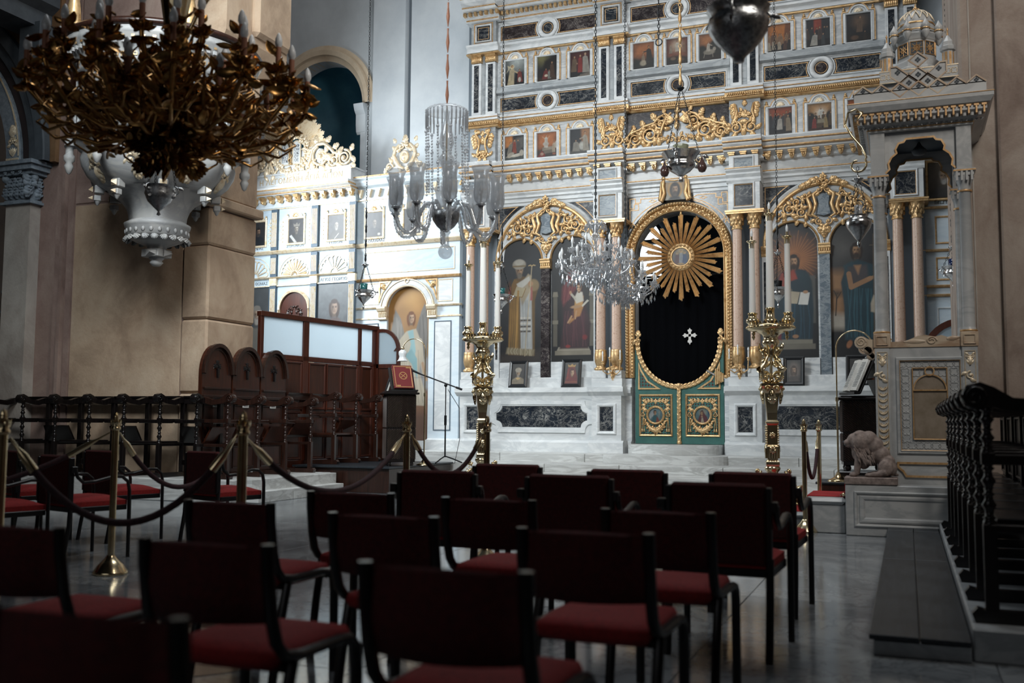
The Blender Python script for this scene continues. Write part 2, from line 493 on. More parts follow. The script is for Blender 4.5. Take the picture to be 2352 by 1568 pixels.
# ------------------------------------------------------------------ carved ornament (in the XZ plane, bulging toward -y)
def leaf(b, x, z, ang, L, w, y, h=None, curl=0.):
    h = w * .55 if h is None else h
    v = []; n = 5
    px, pz, a = x, z, ang
    for i in range(n):
        t = i / (n - 1)
        ww = w * .5 * max(0.04, math.sin(PI * min(1, .12 + .86 * t)) ** .8)
        nx, nz = -math.sin(a), math.cos(a)
        hy = y - h * (.35 + .65 * math.sin(PI * min(1, t + .12)))
        v += [(px + nx * ww, y, pz + nz * ww), (px, hy, pz), (px - nx * ww, y, pz - nz * ww)]
        st = L / (n - 1); px += math.cos(a) * st; pz += math.sin(a) * st; a += curl / (n - 1)
    f = []
    for i in range(n - 1):
        o = i * 3
        f += [(o, o + 3, o + 4, o + 1), (o + 1, o + 4, o + 5, o + 2)]
    b.add(v, f, True)
def acanthus(b, x, z, ang, L, y, w=None, h=None):
    w = w or L * .58
    leaf(b, x, z, ang, L, w, y, h)
    for k, (t, da, l) in enumerate(((.15, .9, .55), (.42, .7, .48), (.65, .5, .36))):
        for sg in (1, -1):
            leaf(b, x + math.cos(ang) * L * t, z + math.sin(ang) * L * t, ang + sg * da, L * l, w * .55, y, h, -sg * .3)
def scroll(b, x, z, r, a0, turns, dr, th, y, leaves=3, boss=True, n=6, lift=1.0):
    m = max(10, int(turns * 14)); pts = []; rad = []
    for i in range(m + 1):
        t = i / m; rr = r * (1 - .86 * t); a = a0 + dr * 2 * PI * turns * t
        pts.append((x + rr * math.cos(a), y - th * lift * (.4 + .8 * t), z + rr * math.sin(a))); rad.append(th * (1 - .5 * t))
    b.tube(pts, rad, n)
    if boss: b.sph((x, y - th * 1.2 * lift, z), th * 1.5, 7, 5)
    for k in range(leaves):
        t = (k + .4) / (leaves + .3) * .62; rr = r * (1 - .86 * t); a = a0 + dr * 2 * PI * turns * t
        leaf(b, x + rr * math.cos(a), z + rr * math.sin(a), a + dr * .75, th * 6.2, th * 3.8, y - th * .5, None, dr * .9)
def rosette(b, x, z, r, y, n=6):
    for i in range(n):
        a = 2 * PI * i / n + .3
        leaf(b, x + .2 * r * math.cos(a), z + .2 * r * math.sin(a), a, r * .85, r * .75, y, r * .3)
    b.sph((x, y - r * .3, z), r * .3, 7, 5)
def festoon(b, x0, z0, x1, z1, sag, r, y, n=13):
    for i in range(n):
        t = i / (n - 1)
        x = x0 + (x1 - x0) * t; z = z0 + (z1 - z0) * t - sag * 4 * t * (1 - t)
        rr = r * (.55 + .75 * math.sin(PI * t))
        b.sph((x, y - rr * .6, z), rr, 6, 4)
        leaf(b, x, z, 2.3 + i * 1.9, rr * 1.9, rr * 1.1, y - rr * .5)
        leaf(b, x, z, -.9 + i * 2.3, rr * 1.9, rr * 1.1, y - rr * .5)
def wreath(b, x, z, r, y, n=26, s=.03, rz=1.0):
    for i in range(n):
        a = 2 * PI * i / n; px, pz = x + r * math.cos(a), z + rz * r * math.sin(a)
        for k in range(3):
            leaf(b, px, pz, a + PI / 2 + (k - 1) * 1.1 + .5 * math.sin(i * 2.1), s * 2.6, s * 1.5, y, s * .9)
        b.sph((px, y - s * .7, pz), s * .55, 5, 4)
def ray(b, x, z, ang, r0, r1, w0, w1, y, d, reeds=4):
    # one bundle of reeds, each reed a small half-round prism with its own length
    for k in range(reeds):
        t = (k + .5) / reeds - .5
        da0 = t * w0; da1 = t * w1
        rr = r1 * (1 - .07 * abs(t) * 2 - (.02 if k % 2 else 0))
        ux, uz = math.cos(ang), math.sin(ang); nx, nz = -uz, ux
        hw0 = w0 / reeds * .5; hw1 = w1 / reeds * .5
        p = lambda r, o: (x + ux * r + nx * o, z + uz * r + nz * o)
        a0, a1 = p(r0, da0 - hw0), p(r0, da0 + hw0); c0, c1 = p(rr, da1 - hw1), p(rr, da1 + hw1)
        m0, m1 = p(r0, da0), p(rr * 1.012, da1)
        v = [(a0[0], y, a0[1]), (m0[0], y - d, m0[1]), (a1[0], y, a1[1]), (c0[0], y, c0[1]), (m1[0], y - d * .8, m1[1]), (c1[0], y, c1[1])]
        b.add(v, [(0, 1, 4, 3), (1, 2, 5, 4), (3, 4, 5), (0, 2, 1), (0, 3, 5, 2)])
def framebox(b, x0, x1, z0, z1, y, w, d, bev=.3):
    # rectangular moulding frame, outer rectangle given; cross-section raised toward -y
    prof = [(0, 0), (0, d * .7), (w * bev, d), (w * (1 - bev), d * .8), (w, 0)]
    c = [(x0, z0, 1, 1), (x1, z0, -1, 1), (x1, z1, -1, -1), (x0, z1, 1, -1)]
    path = [((x, y, z), (sx, 0, sz), (0, -1, 0)) for x, z, sx, sz in c]
    b.sweep(prof, path, False, None, False, True)
def polyline_frame(b, pts, y, w, d, closed=True):
    # raised flat strip of width w centred on a polyline in the XZ plane
    n = len(pts); P = [np.array(p, float) for p in pts]; L = []; R = []
    for i in range(n):
        if closed or 0 < i < n - 1:
            a = P[i] - P[i - 1]; c = P[(i + 1) % n] - P[i]
        elif i == 0: a = c = P[1] - P[0]
        else: a = c = P[-1] - P[-2]
        a = a / (np.linalg.norm(a) + 1e-9); c = c / (np.linalg.norm(c) + 1e-9)
        t = a + c; t = t / (np.linalg.norm(t) + 1e-9); nn = np.array((-t[1], t[0]))
        k = w / 2 / max(.35, abs(np.dot(nn, (-a[1], a[0]))))
        L.append(P[i] + nn * k); R.append(P[i] - nn * k)
    v = []
    for p, q in zip(L, R):
        v += [(p[0], y, p[1]), (p[0], y - d, p[1]), (q[0], y - d, q[1]), (q[0], y, q[1])]
    f = []
    for i in range(n if closed else n - 1):
        o = i * 4; k = ((i + 1) % n) * 4
        for j in range(3): f.append((o + j, k + j, k + j + 1, o + j + 1))
    b.add(v, f)
def arc(cx, cz, r, a0, a1, n, rz=None):
    rz = r if rz is None else rz
    return [(cx + r * math.cos(a0 + (a1 - a0) * i / n), cz + rz * math.sin(a0 + (a1 - a0) * i / n)) for i in range(n + 1)]
def chain(b, p0, p1, link=.05, r=.004, n=6):
    p0 = np.array(p0, float); p1 = np.array(p1, float); L = np.linalg.norm(p1 - p0); k = max(2, int(L / (link * .78)))
    d = (p1 - p0) / L
    a = np.array([0, 1., 0]) if abs(d[1]) < .9 else np.array([1., 0, 0])
    u = np.cross(d, a); u /= np.linalg.norm(u); w = np.cross(d, u)
    for i in range(k):
        c = p0 + d * L * (i + .5) / k; e = u if i % 2 else w
        pts = [c + d * link * .5 * math.cos(q) + e * link * .27 * math.sin(q) for q in np.arange(n) * 2 * PI / n]
        b.tube(pts, r, 3, True)
def turned(b, x, y, z0, z1, r, M=None, n=8, kind=0):
    # turned baluster profile
    P = [(.9, 0), (.9, .05), (.6, .07), (.95, .10), (.55, .13), (.62, .22), (1., .30), (.62, .38), (.5, .44), (.85, .47), (.5, .50), (.6, .60), (1., .68), (.6, .76), (.5, .84), (.9, .88), (.55, .91), (.9, .95), (.9, 1)]
    b.lathe([(r * a, z0 + (z1 - z0) * t) for a, t in P], n, (x, y, 0), M)

# ------------------------------------------------------------------ painter for the flat icon pictures
class Paint:
    def __init__(s, w, h, asp, top='1f2023', bot=None):
        s.w, s.h, s.asp = w, h, asp
        ys = np.linspace(0, 1, h)[:, None]; xs = np.linspace(0, asp, w)[None, :]
        s.X = np.repeat(xs, h, 0); s.Y = np.repeat(ys, w, 1)
        t = np.array(lin(top)); bt = np.array(lin(bot or top))
        s.a = bt + (t - bt) * s.Y[..., None]
        s.px = 1 / h
    def blend(s, al, c, op=1.):
        c = np.array(lin(c)) if isinstance(c, str) else np.asarray(c)
        al = np.clip(al * op, 0, 1)[..., None]
        s.a = s.a * (1 - al) + c * al; return s
    def ell(s, cx, cy, rx, ry, c, soft=.12, rot=0., op=1.):
        dx, dy = s.X - cx, s.Y - cy
        if rot: dx, dy = dx * math.cos(rot) + dy * math.sin(rot), -dx * math.sin(rot) + dy * math.cos(rot)
        d = np.sqrt((dx / rx) ** 2 + (dy / ry) ** 2)
        sf = max(soft, s.px / min(rx, ry))
        return s.blend((1 + sf / 2 - d) / sf, c, op)
    def poly(s, pts, c, soft=None, op=1.):
        sf = soft or s.px * 1.2
        P = np.array(pts, float); n = len(P)
        d = np.full(s.X.shape, 1e9); ins = np.zeros(s.X.shape, bool)
        for i in range(n):
            a = P[i]; q = P[(i + 1) % n]; e = q - a
            t = np.clip(((s.X - a[0]) * e[0] + (s.Y - a[1]) * e[1]) / (e @ e + 1e-12), 0, 1)
            d = np.minimum(d, np.hypot(s.X - a[0] - t * e[0], s.Y - a[1] - t * e[1]))
            cnd = ((a[1] > s.Y) != (q[1] > s.Y))
            xi = (q[0] - a[0]) * (s.Y - a[1]) / (q[1] - a[1] + 1e-12) + a[0]
            ins ^= cnd & (s.X < xi)
        sd = np.where(ins, d, -d)
        return s.blend(sd / sf + .5, c, op)
    def line(s, pts, w, c, op=1.):
        d = np.full(s.X.shape, 1e9)
        for a, q in zip(pts[:-1], pts[1:]):
            a = np.array(a); q = np.array(q); e = q - a
            t = np.clip(((s.X - a[0]) * e[0] + (s.Y - a[1]) * e[1]) / (e @ e + 1e-12), 0, 1)
            d = np.minimum(d, np.hypot(s.X - a[0] - t * e[0], s.Y - a[1] - t * e[1]))
        w = max(w, s.px * .9)
        return s.blend((w / 2 - d) / (s.px) + .5, c, op)
    def glow(s, cx, cy, r, c, op=1., p=1.5):
        d = np.hypot(s.X - cx, s.Y - cy) / r
        return s.blend(np.clip(1 - d, 0, 1) ** p, c, op)
    def vnoise(s, k, seed=0):
        r = np.random.default_rng(seed); gx = max(2, int(k * s.asp) + 2); gy = k + 2
        g = r.random((gy, gx)); fx = s.X / s.asp * (gx - 1.001); fy = s.Y * (gy - 1.001)
        ix, iy = fx.astype(int), fy.astype(int); fx, fy = fx - ix, fy - iy
        fx = fx * fx * (3 - 2 * fx); fy = fy * fy * (3 - 2 * fy)
        return (g[iy, ix] * (1 - fx) + g[iy, ix + 1] * fx) * (1 - fy) + (g[iy + 1, ix] * (1 - fx) + g[iy + 1, ix + 1] * fx) * fy
    def brush(s, amp=.25, k=14, seed=1):
        n = (s.vnoise(k, seed) + .6 * s.vnoise(k * 2, seed + 1) + .4 * s.vnoise(k * 4, seed + 2)) / 2.
        s.a = np.clip(s.a * (1 + amp * 2 * (n - .5))[..., None], 0, 1); return s
    def folds(s, pts, c, n=6, w=.012, seed=0, op=.5):
        # strokes falling along a garment between two polylines (left edge, right edge)
        r = random.Random(seed); (l0, l1), (r0, r1) = pts
        for i in range(n):
            t = (i + .5) / n + r.uniform(-.04, .04)
            a = (l0[0] + (r0[0] - l0[0]) * t, l0[1] + (r0[1] - l0[1]) * t); q = (l1[0] + (r1[0] - l1[0]) * t, l1[1] + (r1[1] - l1[1]) * t)
            m = ((a[0] + q[0]) / 2 + r.uniform(-.015, .015), (a[1] + q[1]) / 2)
            s.line([a, m, q], w * r.uniform(.6, 1.3), c, op)
        return s
    def face(s, cx, cy, r, skin='b98f6d', hair='3a2a21', beard=None, halo=None, turn=0., long=False, bald=False):
        L = lin(skin); sh = tuple(x * .42 for x in L); hi = tuple(min(1, x * 1.3) for x in L); fx = cx + turn * .16 * r; sg0 = 1 if turn >= 0 else -1
        if halo: s.ell(cx, cy + .1 * r, 1.9 * r, 1.9 * r, halo, .08, 0, .8)
        if long:
            for q in (-1, 1): s.ell(cx + q * .62 * r, cy - .35 * r, .36 * r, 1.15 * r, hair, .35, -q * .12)
        if not bald: s.ell(cx, cy + .38 * r, .80 * r, .88 * r, hair, .25)
        s.poly([(fx - .30 * r, cy - .6 * r), (fx + .30 * r, cy - .6 * r), (cx + .34 * r, cy - 1.35 * r), (cx - .34 * r, cy - 1.35 * r)], sh, .1 * r, .9)
        s.ell(fx, cy, .58 * r, .92 * r, skin, .18); s.ell(fx - sg0 * .40 * r, cy - .05 * r, .26 * r, .8 * r, sh, 1., 0, .75); s.ell(fx + sg0 * .1 * r, cy + .5 * r, .34 * r, .26 * r, hi, 1., 0, .7); s.ell(fx + sg0 * .24 * r, cy - .15 * r, .16 * r, .2 * r, hi, 1., 0, .5)
        if not bald: s.ell(cx, cy + 1.02 * r, .60 * r, .36 * r, hair, .3)
        ex = fx + turn * .1 * r
        for q in (-1, 1):
            s.ell(ex + q * .25 * r, cy + .14 * r, .15 * r, .10 * r, sh, .9, 0, .8); s.ell(ex + q * .25 * r, cy + .12 * r, .09 * r, .05 * r, '1a120e', .5); s.line([(ex + q * .10 * r, cy + .27 * r), (ex + q * .40 * r, cy + .27 * r)], .05 * r, '3a281f', .8)
        s.line([(ex + sg0 * .02 * r, cy + .15 * r), (ex + turn * .12 * r + sg0 * .06 * r, cy - .20 * r)], .05 * r, hi, .8); s.line([(ex - sg0 * .05 * r, cy + .1 * r), (ex - sg0 * .04 * r + turn * .1 * r, cy - .22 * r), (ex + .08 * r + turn * .1 * r, cy - .25 * r)], .05 * r, sh, .8)
        if beard:
            s.ell(fx, cy - .82 * r, .44 * r, .52 * r, beard, .5); s.line([(ex - .26 * r, cy - .50 * r), (ex, cy - .38 * r), (ex + .26 * r, cy - .50 * r)], .11 * r, beard, .9)
            for q in (-1, 1): s.line([(fx + q * .50 * r, cy - .05 * r), (fx + q * .40 * r, cy - .62 * r)], .12 * r, beard, .75)
            s.folds((((fx - .3 * r, cy - .55 * r), (fx - .2 * r, cy - 1.25 * r)), ((fx + .3 * r, cy - .55 * r), (fx + .2 * r, cy - 1.25 * r))), tuple(min(1, x * 1.6) for x in lin(beard)), 4, .04 * r, 3, .5)
        s.line([(ex - .13 * r, cy - .47 * r), (ex + .13 * r, cy - .47 * r)], .07 * r, '6a342c', .85)
        return s
    def fig(s, x, y, h, robe, head='b08a6a', hair='2b1f19', lean=0., w=.30, halo=None, arm=None, mantle=None):
        # a small clothed figure: robe, shoulders, head; h full height
        t = lean * h
        s.poly([(x - w * .55 * h, y), (x + w * .55 * h, y), (x + w * .42 * h + t * .6, y + .55 * h), (x + w * .36 * h + t, y + .78 * h), (x + t, y + .86 * h), (x - w * .36 * h + t, y + .78 * h), (x - w * .42 * h + t * .6, y + .5 * h)], robe)
        d = tuple(q * .4 for q in lin(robe)); s.folds((((x - w * .25 * h + t, y + .7 * h), (x - w * .5 * h, y)), ((x + w * .25 * h + t, y + .7 * h), (x + w * .5 * h, y))), d, 4, .018 * h, int(x * 977) % 91)
        if mantle: s.poly([(x - w * .4 * h + t, y + .8 * h), (x + w * .1 * h + t, y + .8 * h), (x + w * .2 * h, y + .3 * h), (x - w * .5 * h, y + .1 * h)], mantle)
        if arm: s.line([(x + t + math.copysign(w * .3 * h, arm[0]), y + .7 * h), (x + t + arm[0] * h, y + arm[1] * h)], .07 * h, robe); s.ell(x + t + arm[0] * h, y + arm[1] * h, .035 * h, .035 * h, head)
        if halo: s.ell(x + t, y + .93 * h, .12 * h, .12 * h, halo, .2, 0, .7)
        s.ell(x + t, y + .945 * h, .068 * h, .078 * h, hair, .3); s.ell(x + t * 1.02 + .008 * h, y + .925 * h, .05 * h, .065 * h, head, .3)
        return s
def picture(name, P, w, h, parent, y=0., x=0., z=0., arch=None, rnd=None, mat='paint', dim=.66):
    P.a = P.a * dim * (1 + .25 * (P.vnoise(7, 5) - .5))[..., None]
    # vertex-coloured board, centred on x, base at z, facing -y.  arch: spring height (round head above);  rnd: circular
    H, Wd = P.h, P.w
    X = np.linspace(-w / 2, w / 2, Wd); Z = np.linspace(0, h, H)
    V = np.stack([np.repeat(X[None], H, 0) + x, np.full((H, Wd), y), np.repeat(Z[:, None], Wd, 1) + z], -1).reshape(-1, 3)
    i = np.arange((H - 1) * (Wd - 1)); r, c = i // (Wd - 1), i % (Wd - 1); q = r * Wd + c
    xc = (X[c] + X[c + 1]) / 2; zc = (Z[r] + Z[r + 1]) / 2; keep = np.ones(len(i), bool)
    if arch is not None: keep = (zc < arch) | (np.hypot(xc, (zc - arch) * (w / 2) / (h - arch)) < w / 2 * 1.01)
    if rnd: keep = np.hypot(xc / (w / 2), (zc - h / 2) / (h / 2)) < 1.0
    q = q[keep]
    F = np.stack([q, q + 1, q + Wd + 1, q + Wd], -1)
    me = bpy.data.meshes.new(name); me.from_pydata(V.tolist(), [], F.tolist())
    at = me.color_attributes.new('Col', 'FLOAT_COLOR', 'POINT')
    buf = np.ones((H * Wd, 4), np.float32); buf[:, :3] = P.a.reshape(-1, 3); at.data.foreach_set('color', buf.ravel())
    me.materials.append(MT[mat]); me.update()
    o = bpy.data.objects.new(name, me); COL.objects.link(o); o.parent = parent
    return o
def text(name, body, size, mat, parent, loc, rot=(PI / 2, 0, 0), align='CENTER', ext=.003, space=1.0, squash=1.0):
    d = bpy.data.curves.new('tmp', 'FONT'); d.body = body; d.size = size; d.align_x = align; d.extrude = ext; d.space_character = space
    d.resolution_u = 2
    o = bpy.data.objects.new('tmp', d); COL.objects.link(o)
    bpy.context.view_layer.update()
    me = bpy.data.meshes.new_from_object(o.evaluated_get(bpy.context.evaluated_depsgraph_get()))
    bpy.data.objects.remove(o, do_unlink=True); bpy.data.curves.remove(d)
    me.name = name; me.materials.clear(); me.materials.append(MT[mat])
    o = bpy.data.objects.new(name, me); COL.objects.link(o); o.parent = parent; o.location = loc; o.rotation_euler = rot
    o.scale = (squash, 1, 1)
    return o
# ================================================================== SETTING: floor, steps, walls
XC, YI = -3.73, 17.5
fl = B(); fl.box(-17, 6, -4, 25, -.12, -.012)
floor = struct('floor', fl, MT['joint'])
tb = B(); tb.cbox(-.648, .648, -.648, .648, -.012, 0, .002)
t0 = None
for i in range(-10, 3):
    for j in range(-1, 12):
        x, y = i * 1.3 - .3, j * 1.3 + .6
        if t0 is None: t0 = obj('floor_tile', tb, MT['floor'], floor); t0.location = (x, y, 0)
        else: inst(t0, floor, (x, y, 0))
# inlaid round panel by the rope barrier
fi = B(); fi.lathe([(.001, .002), (.42, .002)], 40, (-3.25, 3.95, 0), None, False); obj('floor_inlay', fi, MT['inlay_c'], floor)
fi = B(); fi.lathe([(.42, .0025), (.62, .0025)], 48, (-3.25, 3.95, 0), None, False); obj('floor_inlay', fi, MT['inlay_b'], floor)

# solea steps in front of the screen: each step is a row of marble blocks
def blockrow(par, x0, x1, y0, y1, z0, z1, lens, seed):
    r = random.Random(seed); x = x0; k = 0
    while x < x1 - .05:
        L = lens[k % len(lens)] * r.uniform(.9, 1.1); xe = min(x1, x + L)
        if x1 - xe < .4: xe = x1
        b = B(); b.cbox(x + .003, xe - .003, y0, y1, z0, z1 - r.uniform(0, .002), .008)
        obj('step_block', b, MT['step'], par); x = xe; k += 1
st = thing('sanctuary_steps', 'broad white marble steps rising to the carved altar screen', 'steps', (0, 0, 0))
blockrow(st, -7.15, 2.2, 13.8, 14.88, 0, .13, (1.9, 1.5, 2.2), 1)
blockrow(st, -7.15, 2.2, 14.86, 15.48, 0, .26, (1.4, 2.0, 1.7), 2)
blockrow(st, -7.25, 2.2, 15.46, 16.40, 0, .40, (1.8, 1.3, 1.6), 3)
blockrow(st, -8.6, 2.2, 16.38, 18.6, 0, .54, (2.0, 1.6, 1.5), 4)
def halfround(x0, x1, y_back, bulge, z0, z1, n=20):
    cx = (x0 + x1) / 2; hw = (x1 - x0) / 2
    pts = [(cx + hw * math.cos(a), y_back - bulge * math.sin(a) ** .8) for a in [PI * i / n for i in range(n + 1)]]
    b = B(); b.prism([(p[0], p[1]) for p in pts], z0, z1, 'z'); return b
obj('rounded_step', halfround(XC - 1.08, XC + 1.02, 16.42, .42, .401, .542), MT['step'], st)
obj('rounded_step', halfround(XC - .82, XC + .78, 17.15, .62, .541, .705), MT['step'], st)
b = B(); b.box(XC - .82, XC + .78, 17.13, 17.9, .54, .704); obj('threshold', b, MT['step'], st)

# ================================================================== THE ALTAR SCREEN
ICO = thing('altar_screen', 'tall white marble altar screen with gilt mouldings and pink columns', 'altar screen', (XC, YI, 0))
def ip(name, b, mat, par=ICO, **k): return obj(name, b, MT[mat], par, **k)
BAYS = (-2.5, 0.0, 2.5); PILS = (-3.79, -1.21, 1.21, 3.79)
def band(b, x0, x1, prof, back=.05):
    pts = [(-d, z) for d, z in prof]
    b.prism([(back, prof[0][1])] + pts + [(back, prof[-1][1])], x0, x1, 'x')
# backing wall, with the doorway left open
for s in (-1, 1):
    b = B(); b.box(min(s * .96, s * 4.08), max(s * .96, s * 4.08), 0.0, .32, .54, 9.3); ip('backing_wall', b, 'white2')
arcp = arc(0, 4.06, .80, PI, 0, 24)
b = B(); b.prism([(-.97, 4.06)] + arcp + [(.97, 4.06), (.97, 9.3), (-.97, 9.3)], 0., .32, 'y'); ip('backing_wall', b, 'white2')
for s in (-1, 1):
    b = B(); b.box(min(s * .80, s * .97), max(s * .80, s * .97), 0, .32, .54, 4.06); ip('door_jamb', b, 'white')
# ------ pedestals
def panelframe(x, z0, z1, hw, d, w=.05, mat='dark', notch=0., name='marble_panel'):
    if notch:
        q = notch; pts = []
        for (sx, sz, a0) in ((-1, -1, PI / 2), (1, -1, PI), (1, 1, 3 * PI / 2), (-1, 1, 2 * PI)):
            cx, cz = x + sx * hw, (z0 if sz < 0 else z1)
            for i in range(7):
                a = a0 - PI / 2 * i / 6
                pts.append((cx + q * math.cos(a) * 1.0, cz + q * math.sin(a)))
        o = B(); o.prism(pts, -d - .004, -d + .02, 'y'); p = ip(name, o, mat)
        f = B(); e = B(); big = [(x + (px - x) * (1 + w / hw * 1.1), (z0 + z1) / 2 + (pz - (z0 + z1) / 2) * (1 + w / ((z1 - z0) / 2) * 1.1)) for px, pz in pts]
        polyline_frame(f, big, -d, w * 1.1, .035); polyline_frame(f, [( (a[0]+c[0]*2)/3, (a[1]+c[1]*2)/3) for a, c in zip(big, pts)], -d, w * .5, .02)
        obj('moulding', f, MT['white'], p)
    else:
        o = B(); o.box(x - hw, x + hw, -d - .004, -d + .02, z0, z1); p = ip(name, o, mat)
        f = B(); framebox(f, x - hw - w, x + hw + w, z0 - w, z1 + w, -d, w, .035)
        obj('moulding', f, MT['white'], p)
    return p
for s in (-1, 1):
    x = s * 2.5
    b = B(); band(b, x - 1.04, x + 1.04, [(.36, .54), (.36, .71), (.31, .745), (.30, .75), (.30, 1.55), (.33, 1.58), (.38, 1.61), (.40, 1.62), (.40, 1.70), (.38, 1.706)]); ip('pedestal', b, 'white')
    b = B(); band(b, x - 1.03, x + 1.03, [(.17, 1.70), (.17, 1.88), (.15, 1.9)]); ip('icon_ledge', b, 'white')
    panelframe(x, .985, 1.365, .88, .30, .06, 'dark', .12)
for x in PILS:
    b = B()
    if abs(x) < 2: x0, x1 = x - .27, x + .27
    else: x0, x1 = x - .27, x + .27
    band(b, x0 - .05, x1 + .05, [(.55, .54), (.55, .72), (.50, .76)]); band(b, x0, x1, [(.47, .75), (.47, 1.56)])
    band(b, x0 - .06, x1 + .06, [(.47, 1.55), (.52, 1.58), (.58, 1.62), (.58, 1.70), (.56, 1.706)]); band(b, x0 - .01, x1 + .01, [(.45, 1.70), (.45, 1.86)])
    ip('column_pedestal', b, 'white')
    panelframe(x, .93, 1.35, .12, .47, .06)
# inner return piers beside the doorway
for s in (-1, 1):
    b = B(); x0, x1 = sorted((s * .82, s * .96)); band(b, x0, x1, [(.25, .54), (.25, .74), (.2, .76), (.2, 1.55), (.28, 1.6), (.28, 1.7), (.2, 1.71), (.2, 1.86)]); ip('door_pier', b, 'white2')
# ------ lower zone: slabs under the icons, pillars, arches
for s in (-1, 1):
    cx = s * 2.5
    for k, (a, c) in enumerate(((-.93, -.10), (.10, .93))):
        b = B(); b.cbox(cx + a, cx + c, -.06, .01, 1.9, 2.19, .006); ip('under_icon_slab', b, 'white2' if (k + s) % 2 else 'white')
    b = B(); b.box(cx - .085, cx + .085, -.10, .01, 1.9, 3.95); pl = ip('centre_pillar', b, 'dark_brown' if s < 0 else 'slate')
    b = B(); band(b, cx - .1, cx + .1, [(.10, 3.94), (.12, 3.96), (.12, 3.985), (.10, 3.99), (.115, 4.03), (.14, 4.05), (.14, 4.08), (.16, 4.10), (.16, 4.12)])
    for i in range(5): b.cyl((cx - .075 + i * .0375, -.115, 0), .012, 3.99, 4.04, 6)
    obj('capital', b, MT['gold'], pl)
    for t in (-1, 1):
        sx = cx + t * .985
        b = B(); b.box(sx - .05, sx + .05, -.08, .01, 1.9, 3.95); ps = ip('side_pilaster', b, 'white')
        b = B(); b.box(sx - .022, sx + .022, -.083, -.06, 2.25, 3.85); obj('inlay', b, MT['dark'], ps)
        b = B(); band(b, sx - .06, sx + .06, [(.08, 3.94), (.10, 3.96), (.10, 3.985), (.08, 3.99), (.1, 4.04), (.13, 4.06), (.14, 4.10), (.14, 4.12)]); obj('capital', b, MT['gold'], ps)
        # small arch over each icon
        ax = cx + t * .515
        b = B(); b.arcmould(ax, 4.11, 0, [(.415, 0), (.415, .05), (.43, .075), (.447, .05), (.452, 0)], 0, PI, 28); ip('icon_arch_moulding', b, 'gold')
        b = B(); b.arcmould(ax, 4.11, 0, [(.452, 0), (.452, .045), (.475, .05), (.49, .03), (.51, .03), (.51, 0)], 0, PI, 28); ip('icon_arch', b, 'white')
    # large arch
    b = B(); b.arcmould(cx, 4.12, 0, [(.955, 0), (.955, .09), (.975, .12), (1.0, .12), (1.02, .08), (1.02, 0)], 0, PI, 44, 1.055); ip('great_arch_moulding', b, 'gold')
    b = B(); b.arcmould(cx, 4.12, 0, [(.87, 0), (.87, .03), (.9, .05), (.955, .05)], 0, PI, 40, 1.055); ip('great_arch', b, 'white')
    b = B(); b.arcmould(cx, 4.12, 0, [(1.02, 0), (1.02, .06), (1.06, .08), (1.085, .04), (1.085, 0)], PI * .13, PI * .87, 36, 1.055); ip('great_arch', b, 'white')
    for t in (-1, 1):
        a0 = math.acos(1.02 / 1.10)
        pts = [(cx + t * 1.10 * math.cos(a), 4.12 + 1.055 * 1.10 * math.sin(a)) for a in np.linspace(a0, PI / 2 * .80, 12)]
        zt = 5.20
        poly = [(cx + t * 1.02, pts[0][1])] + pts[1:] + [(pts[-1][0], zt), (cx + t * 1.02, zt)]
        poly = [p for p in poly if p[1] <= zt + 1e-6]
        b = B(); b.prism(poly, -.035, .01, 'y'); sp = ip('spandrel_panel', b, 'dark')
        ins = [(cx + t * .97, 4.12 + 1.055 * 1.10 * math.sin(a0) + .13)] + [(cx + t * 1.15 * math.cos(a), 4.12 + 1.055 * 1.15 * math.sin(a)) for a in np.linspace(a0 + .24, PI / 2 * .66, 8)] + [(cx + t * .97, 5.16)]
        ins = [p for p in ins if p[1] < 5.17]
        b = B(); polyline_frame(b, ins, -.035, .014, .006); obj('gilt_inlay', b, MT['gold_flat'], sp)
    # cartouche with acanthus sprays
    b = B()
    for t in (-1, 1):
        sc = [(cx + t * .10, 5.02), (cx + t * .17, 4.97), (cx + t * .15, 4.88), (cx + t * .125, 4.80), (cx + t * .15, 4.70), (cx + t * .19, 4.62), (cx + t * .11, 4.57)]
        b.tube([(x, -.10, z) for x, z in sc], [.02, .035, .03, .035, .03, .03, .02], 7)
        sc = [(cx + t * .20, 4.96), (cx + t * .27, 4.92), (cx + t * .23, 4.82), (cx + t * .21, 4.74), (cx + t * .26, 4.63), (cx + t * .19, 4.60)]
        b.tube([(x, -.08, z) for x, z in sc], [.03, .035, .04, .04, .03, .02], 7)
        scroll(b, cx + t * .07, 5.04, .06, PI / 2, 1.3, t, .016, -.09, 2); scroll(b, cx + t * .31, 4.96, .06, PI, 1.3, -t, .016, -.07, 2)
        scroll(b, cx + t * .44, 4.86, .10, PI / 2, 1.6, t, .02, -.05, 4); scroll(b, cx + t * .37, 4.68, .09, 0, 1.6, t, .02, -.05, 4)
        scroll(b, cx + t * .57, 4.74, .11, 2., 1.7, -t, .022, -.05, 5); scroll(b, cx + t * .74, 4.66, .065, 1., 1.4, t, .016, -.05, 3)
        for (px, pz, a, L) in ((.84, 4.60, -.45, .1), (.66, 4.78, .6, .12), (.52, 4.95, 1.1, .11), (.43, 4.55, -1.2, .1), (.30, 4.52, -1.5, .1), (.62, 4.6, -.9, .1), (.91, 4.53, -.6, .08)):
            acanthus(b, cx + t * px, pz, a if t > 0 else PI - a, L, -.05)
        scroll(b, cx + t * .08, 4.50, .065, PI / 2, 1.4, -t, .018, -.07, 2)
        acanthus(b, cx + t * .05, 4.44, -1.4 if t > 0 else PI + 1.4, .14, -.05)
    acanthus(b, cx, 5.08, PI / 2, .12, -.08); acanthus(b, cx, 4.44, -PI / 2, .2, -.06)
